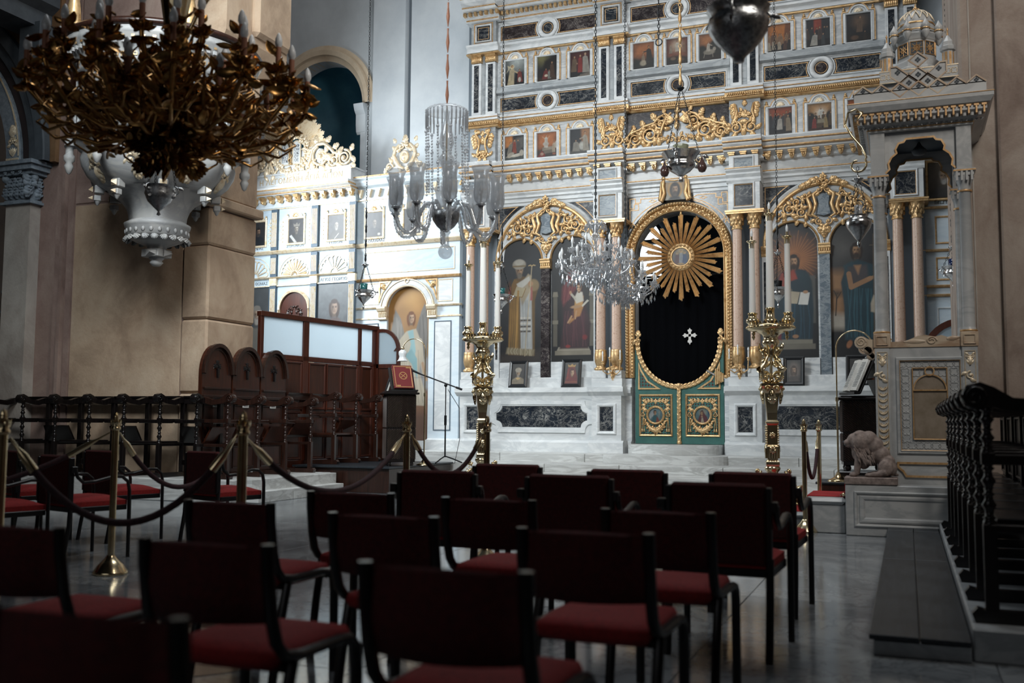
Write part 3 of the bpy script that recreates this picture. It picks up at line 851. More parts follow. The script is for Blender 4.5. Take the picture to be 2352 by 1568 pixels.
    for i, z in enumerate((4.30, 4.24, 4.19)): b.sph((cx, -.06, z), .03 - .006 * i, 7, 5)
    co = ip('cartouche_ornament', b, 'gold')
    b = B(); b.prism([(cx - .10, 4.96), (cx - .08, 4.80), (cx - .11, 4.63), (cx, 4.60), (cx + .11, 4.63), (cx + .08, 4.80), (cx + .10, 4.96), (cx, 4.98)], -.09, -.03, 'y'); obj('cartouche_field', b, MT['slate'], co)
    # ornament on the crown of the great arch
    b = B(); rosette(b, cx, 5.25, .07, -.13)
    for t in (-1, 1):
        scroll(b, cx + t * .07, 5.17, .05, 0, 1.3, -t, .016, -.13, 1)
        for (px, pz, a) in ((.1, 5.2, .2), (.18, 5.17, -.1), (.27, 5.14, -.25)): acanthus(b, cx + t * px, pz, a if t > 0 else PI - a, .14, -.12)
    acanthus(b, cx, 5.26, PI / 2, .09, -.12)
    ip('arch_crown_ornament', b, 'gold')
# ------ columns in pairs, each with gilt base and capital
colsh = B(); colsh.lathe([(.086, 2.36), (.086, 2.6), (.083, 3.4), (.078, 4.42)], 20)
colcap = B()
colcap.lathe([(.085, 4.40), (.095, 4.415), (.085, 4.43), (.08, 4.45), (.085, 4.50), (.1, 4.58), (.125, 4.66)], 24, flute=8, fd=.05)
for i in range(8):
    a = 2 * PI * i / 8
    for (z, L, w, r) in ((4.47, .10, .05, .092), (4.54, .11, .06, .10)):
        M = TR(r * math.cos(a + (z > 4.5) * .39), r * math.sin(a + (z > 4.5) * .39), z) @ RZ(a + (z > 4.5) * .39 + PI / 2)
        l = B(); leaf(l, 0, 0, PI / 2, L, w, 0, .03); vv = np.concatenate(l.v); colcap.add(vv, l.f, True, M)
colbase = B()
colbase.lathe([(.09, 2.0), (.115, 2.02), (.115, 2.04), (.09, 2.06), (.075, 2.08), (.085, 2.10), (.105, 2.16), (.112, 2.22), (.108, 2.30), (.1, 2.35), (.103, 2.37), (.09, 2.38)], 24, flute=12, fd=.05)
colpl = B(); colpl.cbox(-.125, .125, -.125, .125, 1.86, 2.0, .008)
meshes = [colsh.mesh('shaft'), colcap.mesh('capital'), colbase.mesh('gilt_base'), colpl.mesh('plinth')]
for px in PILS:
    for t in (-1, 1):
        x = px + t * .145 + (.02 if px > 0 else 0); o = obj('column', meshes[0], MT['pink'], ICO); o.location = (x, -.32, 0)
        for nm, me, mt in (('capital', meshes[1], 'gold'), ('gilt_base', meshes[2], 'gold'), ('plinth', meshes[3], 'white')): obj(nm, me, MT[mt], o)
    b = B(); b.box(px - .30, px + .34, -.45, .0, 4.66, 4.69); b.box(px - .31, px + .35, -.47, .0, 4.69, 4.72); ip('gilt_abacus', b, 'gold')
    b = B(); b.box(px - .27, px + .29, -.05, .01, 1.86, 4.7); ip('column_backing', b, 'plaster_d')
    # entablature block with dark square, then upper block
    b = B(); b.cbox(px - .26, px + .28, -.42, .0, 4.72, 5.21, .006); band(b, px - .28, px + .30, [(.43, 5.20), (.45, 5.24), (.45, 5.28), (.49, 5.33), (.49, 5.36), (.53, 5.40), (.53, 5.43)]); b.cbox(px - .24, px + .26, -.42, .0, 5.42, 5.68, .006); ip('entablature_block', b, 'white')
    panelframe(px + .01, 4.79, 5.16, .15, .42, .035, 'slate' if px < 0 else 'dark'); panelframe(px + .01, 5.46, 5.62, .15, .42, .03, 'slate')
    b = B(); framebox(b, px - .15, px + .17, 4.785, 5.165, -.43, .012, .012); b.box(px - .29, px + .31, -.545, -.40, 5.425, 5.44); ip('gilt_line', b, 'gold_flat')
# ------ continuous horizontals, bay by bay (bays recessed, pilaster zones projecting)
segs = [(-2.5 - 1.03, -2.5 + 1.03, 0.), (-.95, .95, 0.), (1.47, 3.53, 0.)] + [(p - .28, p + .28, .14) for p in PILS]
def allsegs(name, mat, prof, extra=0., only=None):
    for (x0, x1, e) in segs:
        if only == 'bay' and e: continue
        if only == 'pil' and not e: continue
        b = B(); band(b, x0 - (extra + e * .35 if e else 0), x1 + (extra + e * .35 if e else 0), [(d + e, z) for d, z in prof]); ip(name, b, mat)
allsegs('lower_architrave', 'white', [(.03, 5.17), (.05, 5.18), (.05, 5.23), (.09, 5.24), (.09, 5.30), (.13, 5.32), (.13, 5.36), (.17, 5.40), (.17, 5.42)], only='bay')
allsegs('gilt_line', 'gold_flat', [(.18, 5.42), (.185, 5.425), (.185, 5.435), (.18, 5.44)], only='bay')
allsegs('frieze', 'white', [(.06, 5.44), (.06, 5.64)], only='bay')
allsegs('cornice', 'white', [(.08, 5.62), (.12, 5.64), (.12, 5.70), (.30, 5.755), (.30, 5.80), (.34, 5.81), (.38, 5.86), (.38, 5.885), (.42, 5.90), (.44, 5.95), (.44, 5.975), (.10, 6.0)])
allsegs('gilt_line', 'gold_flat', [(.37, 5.79), (.375, 5.80), (.375, 5.815), (.33, 5.82)])
allsegs('gilt_line', 'gold_flat', [(.425, 5.885), (.43, 5.89), (.43, 5.905), (.41, 5.91)])
br = B(); br.box(-.06, .06, -.15, 0, .08, .11); br.box(-.05, .05, -.13, 0, .055, .08); br.prism([(-.045, .055), (.045, .055), (.03, -.01), (0, -.03), (-.03, -.01)], -.1, 0, 'y'); br.sph((0, -.10, .02), .028, 6, 4); leaf(br, 0, .05, -PI / 2, .08, .06, -.1, .02)
brm = br.mesh('gilt_bracket'); brm.materials.append(MT['gold'])
def brackets(x0, x1, n, d, z=5.645):
    for i in range(n):
        o = obj('gilt_bracket', brm, None, ICO); o.location = (x0 + (x1 - x0) * (i + .5) / n, -d, z)
for cx, hw, n in ((-2.5, 1.03, 10), (0, .93, 9), (2.5, 1.03, 10)): brackets(cx - hw + .03, cx + hw - .03, n, .12)
for p in PILS: brackets(p - .30, p + .30, 3, .27)
b = B()
for p in PILS:
    for t in (-1, 1): acanthus(b, p + t * .34, 5.72, PI / 2 - t * 2.2, .12, -.24); b.sph((p + t * .33, -.24, 5.69), .035, 6, 4)
ip('corner_leaves', b, 'gold')
allsegs('icon_sill', 'white', [(.10, 5.98), (.10, 6.05), (.05, 6.055)])
allsegs('gilt_fillet', 'gold', [(.03, 6.745), (.05, 6.75), (.06, 6.77), (.05, 6.785), (.03, 6.79)], .01)
allsegs('rope_backing', 'gold', [(.02, 6.795), (.045, 6.80), (.045, 6.88), (.02, 6.885)], .01)
b = B()
for (x0, x1, e) in segs:
    n = int((x1 - x0 + e * .3) / .036)
    for i in range(n):
        x = x0 - e * .15 + (i + .5) * (x1 - x0 + e * .3) / n; sg = 1 if x < (x0 + x1) / 2 else -1
        b.sph((0, 0, 0), .03, 6, 4, (.55, .8, 1.25), TR(x, -.055 - e, 6.84) @ RY(.5 * sg))
ip('rope_moulding', b, 'gold', kind='stuff')
allsegs('string_course', 'white', [(.02, 6.885), (.05, 6.89), (.05, 6.93), (.02, 6.935), (.06, 6.95), (.06, 6.99), (.02, 7.0)])
allsegs('gilt_line', 'gold_flat', [(.05, 6.935), (.06, 6.938), (.06, 6.948), (.05, 6.95)])
allsegs('upper_ledge', 'greyframe', [(.02, 7.40), (.09, 7.42), (.09, 7.47), (.06, 7.49), (.06, 7.54), (.02, 7.55)], only='bay')
allsegs('gilt_fillet', 'gold', [(.02, 8.205), (.05, 8.21), (.05, 8.235), (.02, 8.24)], .01)
allsegs('string_course', 'white', [(.02, 8.245), (.04, 8.25), (.04, 8.33), (.09, 8.36), (.09, 8.40), (.03, 8.405)])
allsegs('top_cornice', 'white', [(.03, 8.86), (.05, 8.87), (.05, 8.94), (.09, 8.95), (.09, 9.02), (.22, 9.03), (.25, 9.06), (.25, 9.10), (.33, 9.15), (.36, 9.20), (.36, 9.23), (.05, 9.26)], .02)
allsegs('gilt_line', 'gold_flat', [(.05, 8.885), (.06, 8.89), (.06, 8.91), (.05, 8.915)], .01)
allsegs('gilt_line', 'gold_flat', [(.25, 9.065), (.265, 9.07), (.265, 9.085), (.25, 9.09)], .02); allsegs('gilt_line', 'gold_flat', [(.36, 9.205), (.37, 9.21), (.37, 9.23), (.36, 9.235)], .02)
b = B()
for (x0, x1, e) in segs:
    n = int((x1 - x0) / .098)
    for i in range(n + (2 if e else 0)):
        x = x0 + (i + .5 - (1 if e else 0)) * (x1 - x0) / n; b.box(x - .026, x + .026, -.17 - e, -.08, 8.955, 9.02)
ip('dentil_course', b, 'gold', kind='stuff')
# ------ friezes of dark panels with a roundel
def frieze(z, r, hh, mats):
    for cx, hw in ((-2.5, .98), (0, .88), (2.5, .98)):
        b = B(); b.lathe([(r * 1.02, .0), (r * 1.02, .02), (r * 1.3, .05), (r * 1.62, .05), (r * 1.72, .02), (r * 1.72, 0)], 36, (0, 0, 0), TR(cx, 0, z) @ RX(PI / 2)); rg = ip('roundel_frame', b, 'white')
        b = B(); b.lathe([(.0001, .012), (r * 1.02, .012)], 32, (0, 0, 0), TR(cx, 0, z) @ RX(PI / 2), False); rd = ip('roundel', b, mats[1])
        b = B(); b.lathe([(r * .78, .012), (r * .78, .02), (r * .86, .02), (r * .86, .012)], 32, (0, 0, 0), TR(cx, 0, z) @ RX(PI / 2)); obj('gilt_inlay', b, MT['gold_flat'], rd)
        for t in (-1, 1):
            for mode in (0, 1):
                m = .0 if mode == 0 else .028; R = r * 1.72 + .02 + m; h = hh - m
                a = math.asin(min(.98, h / R)); xs = [(cx + t * R * math.cos(q), z + R * math.sin(q)) for q in np.linspace(-a, a, 9)]
                pts = [(cx + t * (hw - m), z - h)] + xs + [(cx + t * (hw - m), z + h)]
                if mode == 0:
                    b = B(); b.prism(pts if t < 0 else pts[::-1], -.015, .01, 'y'); pn = ip('frieze_panel', b, mats[0])
                    b = B(); polyline_frame(b, pts, 0, .016, .03); obj('moulding', b, MT['white'], pn)
                else:
                    b = B(); polyline_frame(b, pts, -.015, .012, .006); obj('gilt_inlay', b, MT['gold_flat'], pn)
frieze(7.19, .118, .15, ('dark', 'dark_brown')); frieze(8.615, .118, .155, ('dark_brown', 'dark'))
# ------ pilaster zones of the upper storeys
for p in PILS:
    b = B(); b.cbox(p - .27, p + .27, -.13, .0, 6.05, 6.75, .006); b.cbox(p - .26, p + .26, -.13, 0, 8.4, 8.87, .006); b.box(p - .25, p + .25, -.06, 0, 6.98, 8.21); ip('pilaster_block', b, 'greyframe')
    for t in (-1, 1):
        x = p + t * .148; b = B(); b.cbox(x - .10, x + .10, -.12, -.05, 7.0, 8.05, .006); q = ip('upper_pilaster', b, 'white')
        b = B(); b.box(x - .05, x + .05, -.124, -.1, 7.07, 8.01); obj('inlay', b, MT['dark'], q)
        b = B(); band(b, x - .11, x + .11, [(.12, 8.06), (.14, 8.07), (.13, 8.09), (.13, 8.16), (.16, 8.18), (.16, 8.205)])
        for i in range(6): acanthus(b, x - .08 + i * .032, 8.08, PI / 2, .08, -.13)
        obj('capital', b, MT['gold'], q)
    sq = panelframe(p, 8.49, 8.78, .14, .13, .03, 'dark')
    b = B(); framebox(b, p - .2, p + .2, 8.43, 8.84, -.13, .02, .02); framebox(b, p - .115, p + .115, 8.515, 8.755, -.133, .012, .008); obj('gilt_inlay', b, MT['gold_flat'], sq)
    b = B(); y = -.14
    if abs(p) > 2:      # outer pilasters: open acanthus frame
        for t in (-1, 1):
            b.tube([(p + t * a, y - .02, z) for a, z in ((.14, 6.64), (.06, 6.50), (.07, 6.36), (.10, 6.26), (.05, 6.22))], [.02, .03, .02, .025, .02], 6)
            for k in range(4): acanthus(b, p + t * .13, 6.62 - k * .05, -PI / 2 + t * (.9 - k * .2), .14, y)
            scroll(b, p + t * .08, 6.22, .07, PI / 2, 1.5, t, .02, y, 3); acanthus(b, p + t * .05, 6.64, PI / 2 - t * 1.0, .14, y)
        acanthus(b, p, 6.58, PI / 2, .12, y); acanthus(b, p, 6.58, -PI / 2, .16, y); rosette(b, p, 6.2, .06, y)
    else:               # inner pilasters: shell vase and volutes
        s_ = 1 if p > 0 else -1
        for t in (-1, 1):
            scroll(b, p + t * .13 - s_ * .02, 6.24, .11, PI / 2, 1.7, t, .024, y, 5)
            scroll(b, p + t * .08, 6.46, .06, 0, 1.4, -t, .018, y, 2)
            for k in range(3): acanthus(b, p + t * .17, 6.68 - k * .07, -PI / 2 + t * (.7 - .2 * k), .14, y)
            b.tube([(p + t * .16, y - .02, 6.66), (p + t * .13, y - .03, 6.52), (p + t * .17, y - .02, 6.38), (p + t * .12, y - .02, 6.30)], [.02, .028, .024, .02], 6)
        for k in range(7): leaf(b, p, 6.42, PI / 2 + (k - 3) * .3, .14, .045, y, .035)
        acanthus(b, p, 6.62, PI / 2, .12, y); rosette(b, p, 6.33, .06, y); acanthus(b, p, 6.3, -PI / 2, .12, y)
        scroll(b, p - s_ * .30, 6.2, .07, 0, 1.3, s_, .018, y, 2)
    ip('gilt_panel_ornament', b, 'gold')
# ------ central bay: dark field with the carved vine, arch spandrels, gilt door frame
b = B(); b.box(-.93, .93, -.02, .01, 6.25, 6.74); ip('vine_field', b, 'dark_brown')
b = B(); b.prism([(-.95, 6.05), (.95, 6.05), (.93, 6.24), (.6, 6.30), (.3, 6.46), (.2, 6.66), (-.2, 6.66), (-.3, 6.46), (-.6, 6.30), (-.93, 6.24)], -.03, .01, 'y'); ip('vine_ground', b, 'white2')
b = B(); y = -.05
for t in (-1, 1):
    scroll(b, t * .78, 6.24, .13, PI / 2, 2.0, t, .026, y, 6); scroll(b, t * .50, 6.30, .16, 0, 2.0, t, .028, y, 7); scroll(b, t * .30, 6.48, .10, PI, 1.6, -t, .024, y, 4)
    b.tube([(t * a, y - .03, z) for a, z in ((.93, 6.28), (.86, 6.36), (.70, 6.40), (.60, 6.46), (.42, 6.50), (.34, 6.60), (.24, 6.64))], [.02, .03, .026, .03, .03, .03, .02], 7)
    b.tube([(t * a, y - .05, z) for a, z in ((.30, 6.30), (.26, 6.42), (.20, 6.56), (.10, 6.66))], [.024, .03, .03, .024], 7)
    for (px, pz, a, L) in ((.62, 6.46, 1.2, .14), (.8, 6.4, 1.4, .12), (.40, 6.58, 1.0, .15), (.46, 6.44, .3, .13), (.66, 6.22, -.8, .12), (.92, 6.2, -.4, .1), (.37, 6.2, -1., .12), (.22, 6.68, 1.1, .1)): acanthus(b, t * px, pz, a if t > 0 else PI - a, L, y)
    for k in range(5): leaf(b, t * .05, 6.52, (PI / 2 - t * (.9 + k * .28)), .26 - k * .02, .06, y - .05, .03)      # wings
    for k in range(26):
        b.sph((t * (.14 + .07 * RNG.random()), y - .05 - .02 * RNG.random(), 6.44 + .18 * RNG.random()), .017, 5, 4)     # grapes
    festoon(b, t * .16, 6.25, t * .40, 6.22, .05, .028, y, 9)
b.sph((0, y - .06, 6.56), .055, 9, 7, (1, .8, 1.25)); b.sph((0, y - .05, 6.42), .05, 8, 6, (1, .7, 1.6)); rosette(b, 0, 6.17, .065, y); scroll(b, -.1, 6.18, .06, 0, 1.3, 1, .016, y, 2); scroll(b, .1, 6.18, .06, PI, 1.3, -1, .016, y, 2); acanthus(b, 0, 6.64, PI / 2, .14, y)
ip('carved_vine', b, 'gold')
for t in (-1, 1):
    poly = [(t * .93, 4.05)] + [(t * 1.0 * math.cos(a), 4.06 + 1.0 * math.sin(a)) for a in np.linspace(.40, PI / 2 - .22, 12)] + [(t * .22, 5.17), (t * .93, 5.17)]
    poly[0] = (t * .93, 4.06 + 1.0 * math.sin(.38))
    b = B(); b.prism(poly, -.05, .01, 'y'); sp = ip('spandrel_panel', b, 'dark')
    b = B()
    polyline_frame(b, [(t * 1.05 * math.cos(a), 4.06 + 1.05 * math.sin(a)) for a in np.linspace(.52, PI / 2 - .24, 14)], -.05, .014, .008, False)
    z0 = 5.1
    key = [(t * .28, z0), (t * .36, z0 + .03), (t * .68, z0 + .03), (t * .68, z0 - .04), (t * .78, z0 - .04), (t * .78, z0 + .04), (t * .88, z0 + .04), (t * .88, z0 - .14), (t * .80, z0 - .14), (t * .80, z0 - .06), (t * .72, z0 - .06), (t * .72, z0 - .17), (t * .88, z0 - .17), (t * .88, 4.66), (t * .84, 4.60), (t * .84, 4.70), (t * .76, 4.62), (t * .70, 4.74), (t * .55, 4.90), (t * .40, 5.0), (t * .28, 5.04)]
    polyline_frame(b, key, -.05, .014, .008)
    polyline_frame(b, [(t * .40, 5.075), (t * .46, 5.1), (t * .52, 5.075), (t * .46, 5.05)], -.05, .012, .008)
    obj('gilt_inlay', b, MT['gold_flat'], sp)
# gilt frame of the doorway: flat band, egg row, leaf row
prof = [(.80, .0), (.80, .06), (.82, .08), (.835, .05), (.90, .05), (.915, .10), (.945, .11), (.955, .07), (.97, .06), (.97, 0)]
b = B(); b.arcmould(0, 4.06, 0, prof, 0, PI, 48)
for t in (-1, 1):
    path = [((0, 0, z), (t, 0, 0), (0, -1, 0)) for z in ((1.88, 4.06) if t > 0 else (4.06, 1.88))]
    b.sweep(prof, path)
fr = ip('door_frame', b, 'gold')
b = B(); b2 = B()
def around(rr, step):
    out = []
    n = int(PI * rr / step)
    for i in range(n + 1): a = PI * i / n; out.append((rr * math.cos(a), 4.06 + rr * math.sin(a), a))
    for k in range(int(2.1 / step)):
        for t in (-1, 1): out.append((t * rr, 4.0 - k * step, 0 if t > 0 else PI))
    return out
for x, z, a in around(.93, .052): b.sph((0, 0, 0), .026, 6, 4, (1.2, .9, .75), TR(x, -.11, z) @ RY(-a))
for i, (x, z, a) in enumerate(around(.865, .06)):
    leaf(b2, x, z, a + (1.2 if i % 2 else 2.0), .07, .045, -.05, .03); leaf(b2, x, z, a + (-1.2 if i % 2 else -2.0), .07, .045, -.05, .03); b2.sph((x, -.06, z), .016, 5, 4)
obj('egg_row', b, MT['gold'], fr, kind='stuff'); obj('leaf_row', b2, MT['gold'], fr, kind='stuff')
# attic above the top cornice on the left
b = B(); b.box(-3.95, -3.6, .0, .3, 9.25, 10.8); b.box(-3.6, -1.6, .25, .3, 9.25, 10.8); ip('attic_wall', b, 'greyframe')
b = B(); b.box(-3.3, -2.6, .18, .25, 9.42, 10.8); ip('attic_panel', b, 'dark_brown')
# ================================================================== ICONS OF THE ALTAR SCREEN
# ---- the small scenes of the two upper storeys
fp = [(-.265, 0), (-.265, .525), (-.17, .525)] + arc(0, .525, .155, PI, 0, 12, .135)[1:-1] + [(.17, .525), (.265, .525), (.265, 0)]
frm = B(); frm.prism(fp, -.03, 0, 'y'); inner = [(x * .80, z * .955) for x, z in fp]
polyline_frame(frm, [(x * .88, z * .975) for x, z in fp], -.03, .03, .02, False); framebox(frm, -.225, .225, -.02, .515, -.03, .03, .03)
frm_me = frm.mesh('marble_frame'); frm_me.materials.append(MT['white'])
gb = B(); polyline_frame(gb, fp, -.02, .02, .03, False); gb_me = gb.mesh('gilt_border'); gb_me.materials.append(MT['gold_flat'])
sb = B()
for k in range(7): leaf(sb, 0, .515, PI / 2 + (k - 3) * .42, .085, .04, -.04, .03)
sb.sph((0, -.05, .52), .02, 6, 4); sb_me = sb.mesh('shell'); sb_me.materials.append(MT['gold_pale'])
fb = B(); fb.sph((0, -.03, .075), .02, 6, 4); fb.sph((0, -.03, .045), .028, 6, 4, (1.1, .8, .7)); acanthus(fb, 0, 0, PI / 2, .07, -.02); fb.box(-.03, .03, -.045, 0, 0, .02); fb_me = fb.mesh('finial'); fb_me.materials.append(MT['gold'])
def small_icon(x, z, label, draw):
    t = thing('small_icon', label, 'icon', (XC + x, YI, z), 0, 'small icons of the upper storeys')
    P = Paint(56, 70, .79, '24262b', '17181b'); draw(P); P.brush(.22, 12, int(abs(x * 100 + z * 10)))
    picture('painting', P, .385, .49, t, -.036)
    obj('marble_frame', frm_me, None, t); obj('gilt_border', gb_me, None, t); obj('shell', sb_me, None, t)
    for s in (-1, 1): f = obj('finial', fb_me, None, t); f.location = (s * .235, 0, .53)
    return t
def d1(P):
    P.glow(.5, .95, .75, 'c9d0cc', .9); P.poly([(.42, 0), (.72, 0), (.72, .5), (.42, .5)], '14171c', .05)
    P.poly([(.10, .58), (.02, .5), (.14, .72)], 'b5a78a'); P.fig(.22, .02, .78, 'b8a98a', 'c09a78', '5b3a28', .08, .34, 'd8c9a0', (.28, .60)); P.poly([(.2, .75), (.08, .82), (.14, .6)], 'c7bb9e', .02)
    P.fig(.62, .1, .52, '7b3a34', 'b08a6a', '33241c', -.05, .4); P.ell(.6, .2, .06, .1, 'b9b3a6')
def d2(P):
    P.glow(.15, .95, .5, '8b8554', .9); P.poly([(.1, 0), (.3, .8), (.79, 1), (.79, 0)], '17120f', .1); P.poly([(0, 0), (.79, 0), (.79, .2), (0, .15)], '3a2a20', .06)
    P.fig(.30, .08, .42, '6e2a28', 'a8785a', '2b1c16', .12, .5); P.fig(.5, .08, .36, '7f7f78', 'a8785a', '2b1c16', -.05, .35); P.fig(.62, .14, .62, '4c3526', 'a07a5a', '20150f', -.04); P.ell(.36, .22, .07, .05, 'c9bda6', .5)
def d3(P):
    P.poly([(0, .3), (.79, .3), (.79, 1), (0, 1)], '4a1e1c', .2); P.poly([(.35, 0), (.79, .05), (.79, .16), (.4, .1)], '6f665c', .02); P.poly([(.28, 0), (.79, 0), (.79, .06), (.3, .04)], '8a8175', .02)
    P.fig(.14, .22, .62, '6b5744', 'b08a6a', '2b1c16', .04, .34, None, (.18, .5)); P.fig(.40, .18, .70, '8c2f2b', 'b08a6a', '2b1c16', 0, .25); P.fig(.64, .16, .78, '9a948a', 'b9977a', '2b1c16', -.05, .34)
def d4(P):
    P.poly([(0, .55), (.35, .6), (.3, 1), (0, 1)], 'b9763f', .1); P.poly([(.25, .7), (.5, .9), (.79, .95), (.79, .5), (.3, .5)], '5d5a56', .1); P.poly([(0, 0), (.79, 0), (.79, .22), (0, .2)], '4b4f4c', .05)
    P.fig(.4, .3, .55, '8d4334', 'b9916f', '3a261c', 0, .3); P.fig(.60, .32, .52, '4e4c4c', 'b9916f', '2b1c16', -.1, .36); P.fig(.18, .26, .5, '7d766b', 'b9916f', '3a261c', .12, .38)
    P.ell(.24, .24, .16, .09, 'a59c8d', .3, .5); P.ell(.52, .22, .26, .06, 'c9c2b4', .3, .15); P.ell(.7, .3, .09, .12, 'b8b0a2', .3); P.line([(.05, .17), (.75, .2)], .02, 'b5aa98')
def d5(P):
    P.poly([(0, .4), (.79, .4), (.79, 1), (0, 1)], 'b26b3e', .3); P.poly([(0, 0), (.79, 0), (.79, .3), (0, .3)], '3d342f', .1); P.poly([(.22, .28), (.66, .32), (.66, .44), (.22, .42)], '8f8272', .02); P.poly([(.3, .16), (.7, .2), (.66, .32), (.26, .3)], '6d6357', .03)
    P.line([(.22, .84), (.36, .7)], .03, 'b99878'); P.line([(.5, .84), (.40, .7)], .03, 'b99878'); P.fig(.37, .40, .5, 'c9c0b4', 'b98f6c', '3a261c', 0, .3); P.ell(.36, .55, .12, .08, 'b9b0a4', .4)
    P.poly([(0, .05), (.2, .3), (.34, .12), (.3, .02)], '7d2c28', .03); P.ell(.2, .16, .07, .06, 'a98a78', .4); P.poly([(.62, .4), (.79, .66), (.79, .36)], 'c4b8a8', .03); P.fig(.68, .2, .42, 'b7a48c', 'b98f6c', '3a261c', 0, .3); P.ell(.7, .14, .07, .04, '9a5c40', .4)
def d6(P):
    P.poly([(.48, .5), (.79, .4), (.79, 1), (.45, 1)], 'a5734a', .12); P.poly([(0, 0), (.79, 0), (.79, .2), (0, .16)], '4c4a45', .06); P.ell(.48, .34, .13, .16, 'b9b6ac', .5)
    P.fig(.24, .14, .44, '8b857a', 'b98f6c', '4a3424', -.02, .6, None, (.3, .6)); P.fig(.64, .14, .74, 'a39a8b', 'b98f6c', '3a261c', -.06, .3, None, (-.26, .64))
def d7(P):
    P.poly([(0, .4), (.79, .5), (.79, 1), (0, 1)], 'a8683f', .35); P.poly([(0, 0), (.79, 0), (.79, .36), (.4, .3), (0, .46)], '23221f', .12)
    P.fig(.38, .14, .44, '8f7a64', 'b98f6c', '3a261c', 0, .34); P.ell(.38, .22, .12, .1, 'a59a86', .6); P.fig(.62, .2, .66, '2f2b28', 'a37a58', '201610', -.04, .36, None, (-.34, .66))
def d8(P):
    P.poly([(0, .2), (.79, .2), (.79, 1), (0, 1)], '7d4a38', .3); P.glow(.4, .72, .36, 'd8cbb4', .9); P.fig(.4, .5, .4, 'cfc6b8', 'b98f6c', '3a261c', 0, .3); P.fig(.16, .45, .36, '9c8a78'); P.fig(.66, .45, .36, '8a6a55')
    P.poly([(0, 0), (.79, 0), (.79, .26), (.4, .34), (0, .3)], '2a2420', .1); P.ell(.25, .24, .1, .06, '6f5a48', .5); P.ell(.55, .18, .12, .07, '5a463a', .5)
def d9(P):
    P.poly([(0, .5), (.79, .6), (.79, 1), (0, 1)], 'a96f45', .3); P.ell(.65, .5, .3, .3, '2b2a24', .4); P.ell(.1, .3, .2, .3, '26261f', .4); P.poly([(0, 0), (.79, 0), (.79, .2), (0, .2)], '2d2620', .1)
    P.ell(.36, .32, .2, .1, '8d8578', .4); P.fig(.32, .34, .36, 'b9b0a2', 'b98f6c', '3a261c', .05, .36, None, (.34, .6)); P.line([(.2, .3), (.16, .12)], .025, '8d8578'); P.line([(.48, .3), (.5, .12)], .025, '8d8578'); P.ell(.55, .42, .06, .07, '9a9184', .4)
def crowd(P, cols, y, h, n=6, seed=0):
    r = random.Random(seed)
    for i in range(n): P.fig(.06 + .68 * i / (n - 1) + r.uniform(-.03, .03), y + r.uniform(-.03, .05), h * r.uniform(.85, 1.1), r.choice(cols), 'a37d5f', '261a14', r.uniform(-.06, .06), .36)
def d10(P):
    P.poly([(0, .4), (.79, .4), (.79, 1), (0, 1)], 'b06a2c', .25); P.poly([(.55, .5), (.79, .5), (.79, 1), (.62, 1)], '6d3f22', .05); crowd(P, ('3a2c24', '6a4a38', '8a6a4e'), .24, .42, 7, 3); crowd(P, ('a89c88', '55382c', '2b2420'), .08, .38, 5, 4)
def d11(P):
    P.poly([(.25, .5), (.5, .5), (.5, 1), (.25, 1)], '8e3a28', .06); crowd(P, ('26262b', '2f3436', '4a3a34'), .24, .46, 6, 8); P.fig(.24, .06, .46, 'a8a59c', 'b08a6a', '2b1c16', .1, .5); P.fig(.56, .05, .42, '3d4245')
def d12(P):
    P.glow(.42, .72, .4, '8a6a50', .8); P.fig(.42, .34, .56, '6f5846', 'a8805f', '2b1c16', .05, .34); P.poly([(0, 0), (.79, 0), (.79, .26), (0, .3)], '221c18', .1); P.ell(.26, .16, .13, .08, '5e4636', .5); P.fig(.6, .06, .3, '3a2e28')
def d13(P):
    P.poly([(0, .55), (.79, .55), (.79, 1), (0, 1)], '98482a', .25); crowd(P, ('2c2a2d', '3d3f42', '5b4a40'), .28, .5, 7, 12); P.fig(.36, .2, .48, 'b5afa4', 'b08a6a', '2b1c16', .04, .4); P.fig(.68, .12, .6, '94836c', 'b08a6a', '2b1c16', -.04, .3); P.poly([(0, 0), (.79, 0), (.79, .14), (0, .1)], '2a2422', .06)
def d14(P):
    P.poly([(0, .4), (.79, .4), (.79, 1), (0, 1)], 'b58a5c', .3); P.glow(.44, .62, .34, 'efe9dc', 1.); P.ell(.44, .64, .10, .17, 'd5d2ca', .3); P.fig(.44, .46, .36, 'dcd8cf', 'b98f6c', '3a261c', 0, .3)
    P.ell(.1, .5, .14, .2, '2b2c2a', .4); P.ell(.72, .5, .12, .22, '33302c', .4); crowd(P, ('3a3430', '2c2c30', '5a4a3a'), .16, .46, 5, 21); P.fig(.20, .12, .42, '8a3b36', 'b08a6a', '2b1c16', .04, .36); P.fig(.6, .12, .46, 'a08a62', 'b08a6a', '2b1c16', -.03, .3); P.poly([(.3, .3), (.56, .3), (.54, .44), (.32, .44)], '8f8672', .04); P.poly([(0, 0), (.79, 0), (.79, .1), (0, .12)], '4a352c', .06)
def d15(P):
    P.poly([(0, .5), (.79, .5), (.79, 1), (0, 1)], 'b5612f', .2); crowd(P, ('2c2a2d', '3d3f42', '4a3c34'), .2, .46, 6, 31)
GR = 'in the altar screen'
S1 = [(-.665, d1, 'upper small icon of a winged angel in cream reaching across rays of light'), (-.005, d2, 'upper small icon of a dark cave with a red robed figure kneeling'), (.655, d3, 'upper small icon of three standing figures, the middle one red, on dark red')]
for x, d, l in S1: small_icon(-2.5 + x, 7.56, l, d)
for x, d, l in [(-.62, d7, 'upper small icon of a dark figure stretching an arm under an orange sky'), (0, d8, 'upper small icon with a white figure in a glow behind the gold lamp chain'), (.60, d9, 'upper small icon of a white figure riding, half behind the big silver lamp')]: small_icon(x, 7.56, l, d)
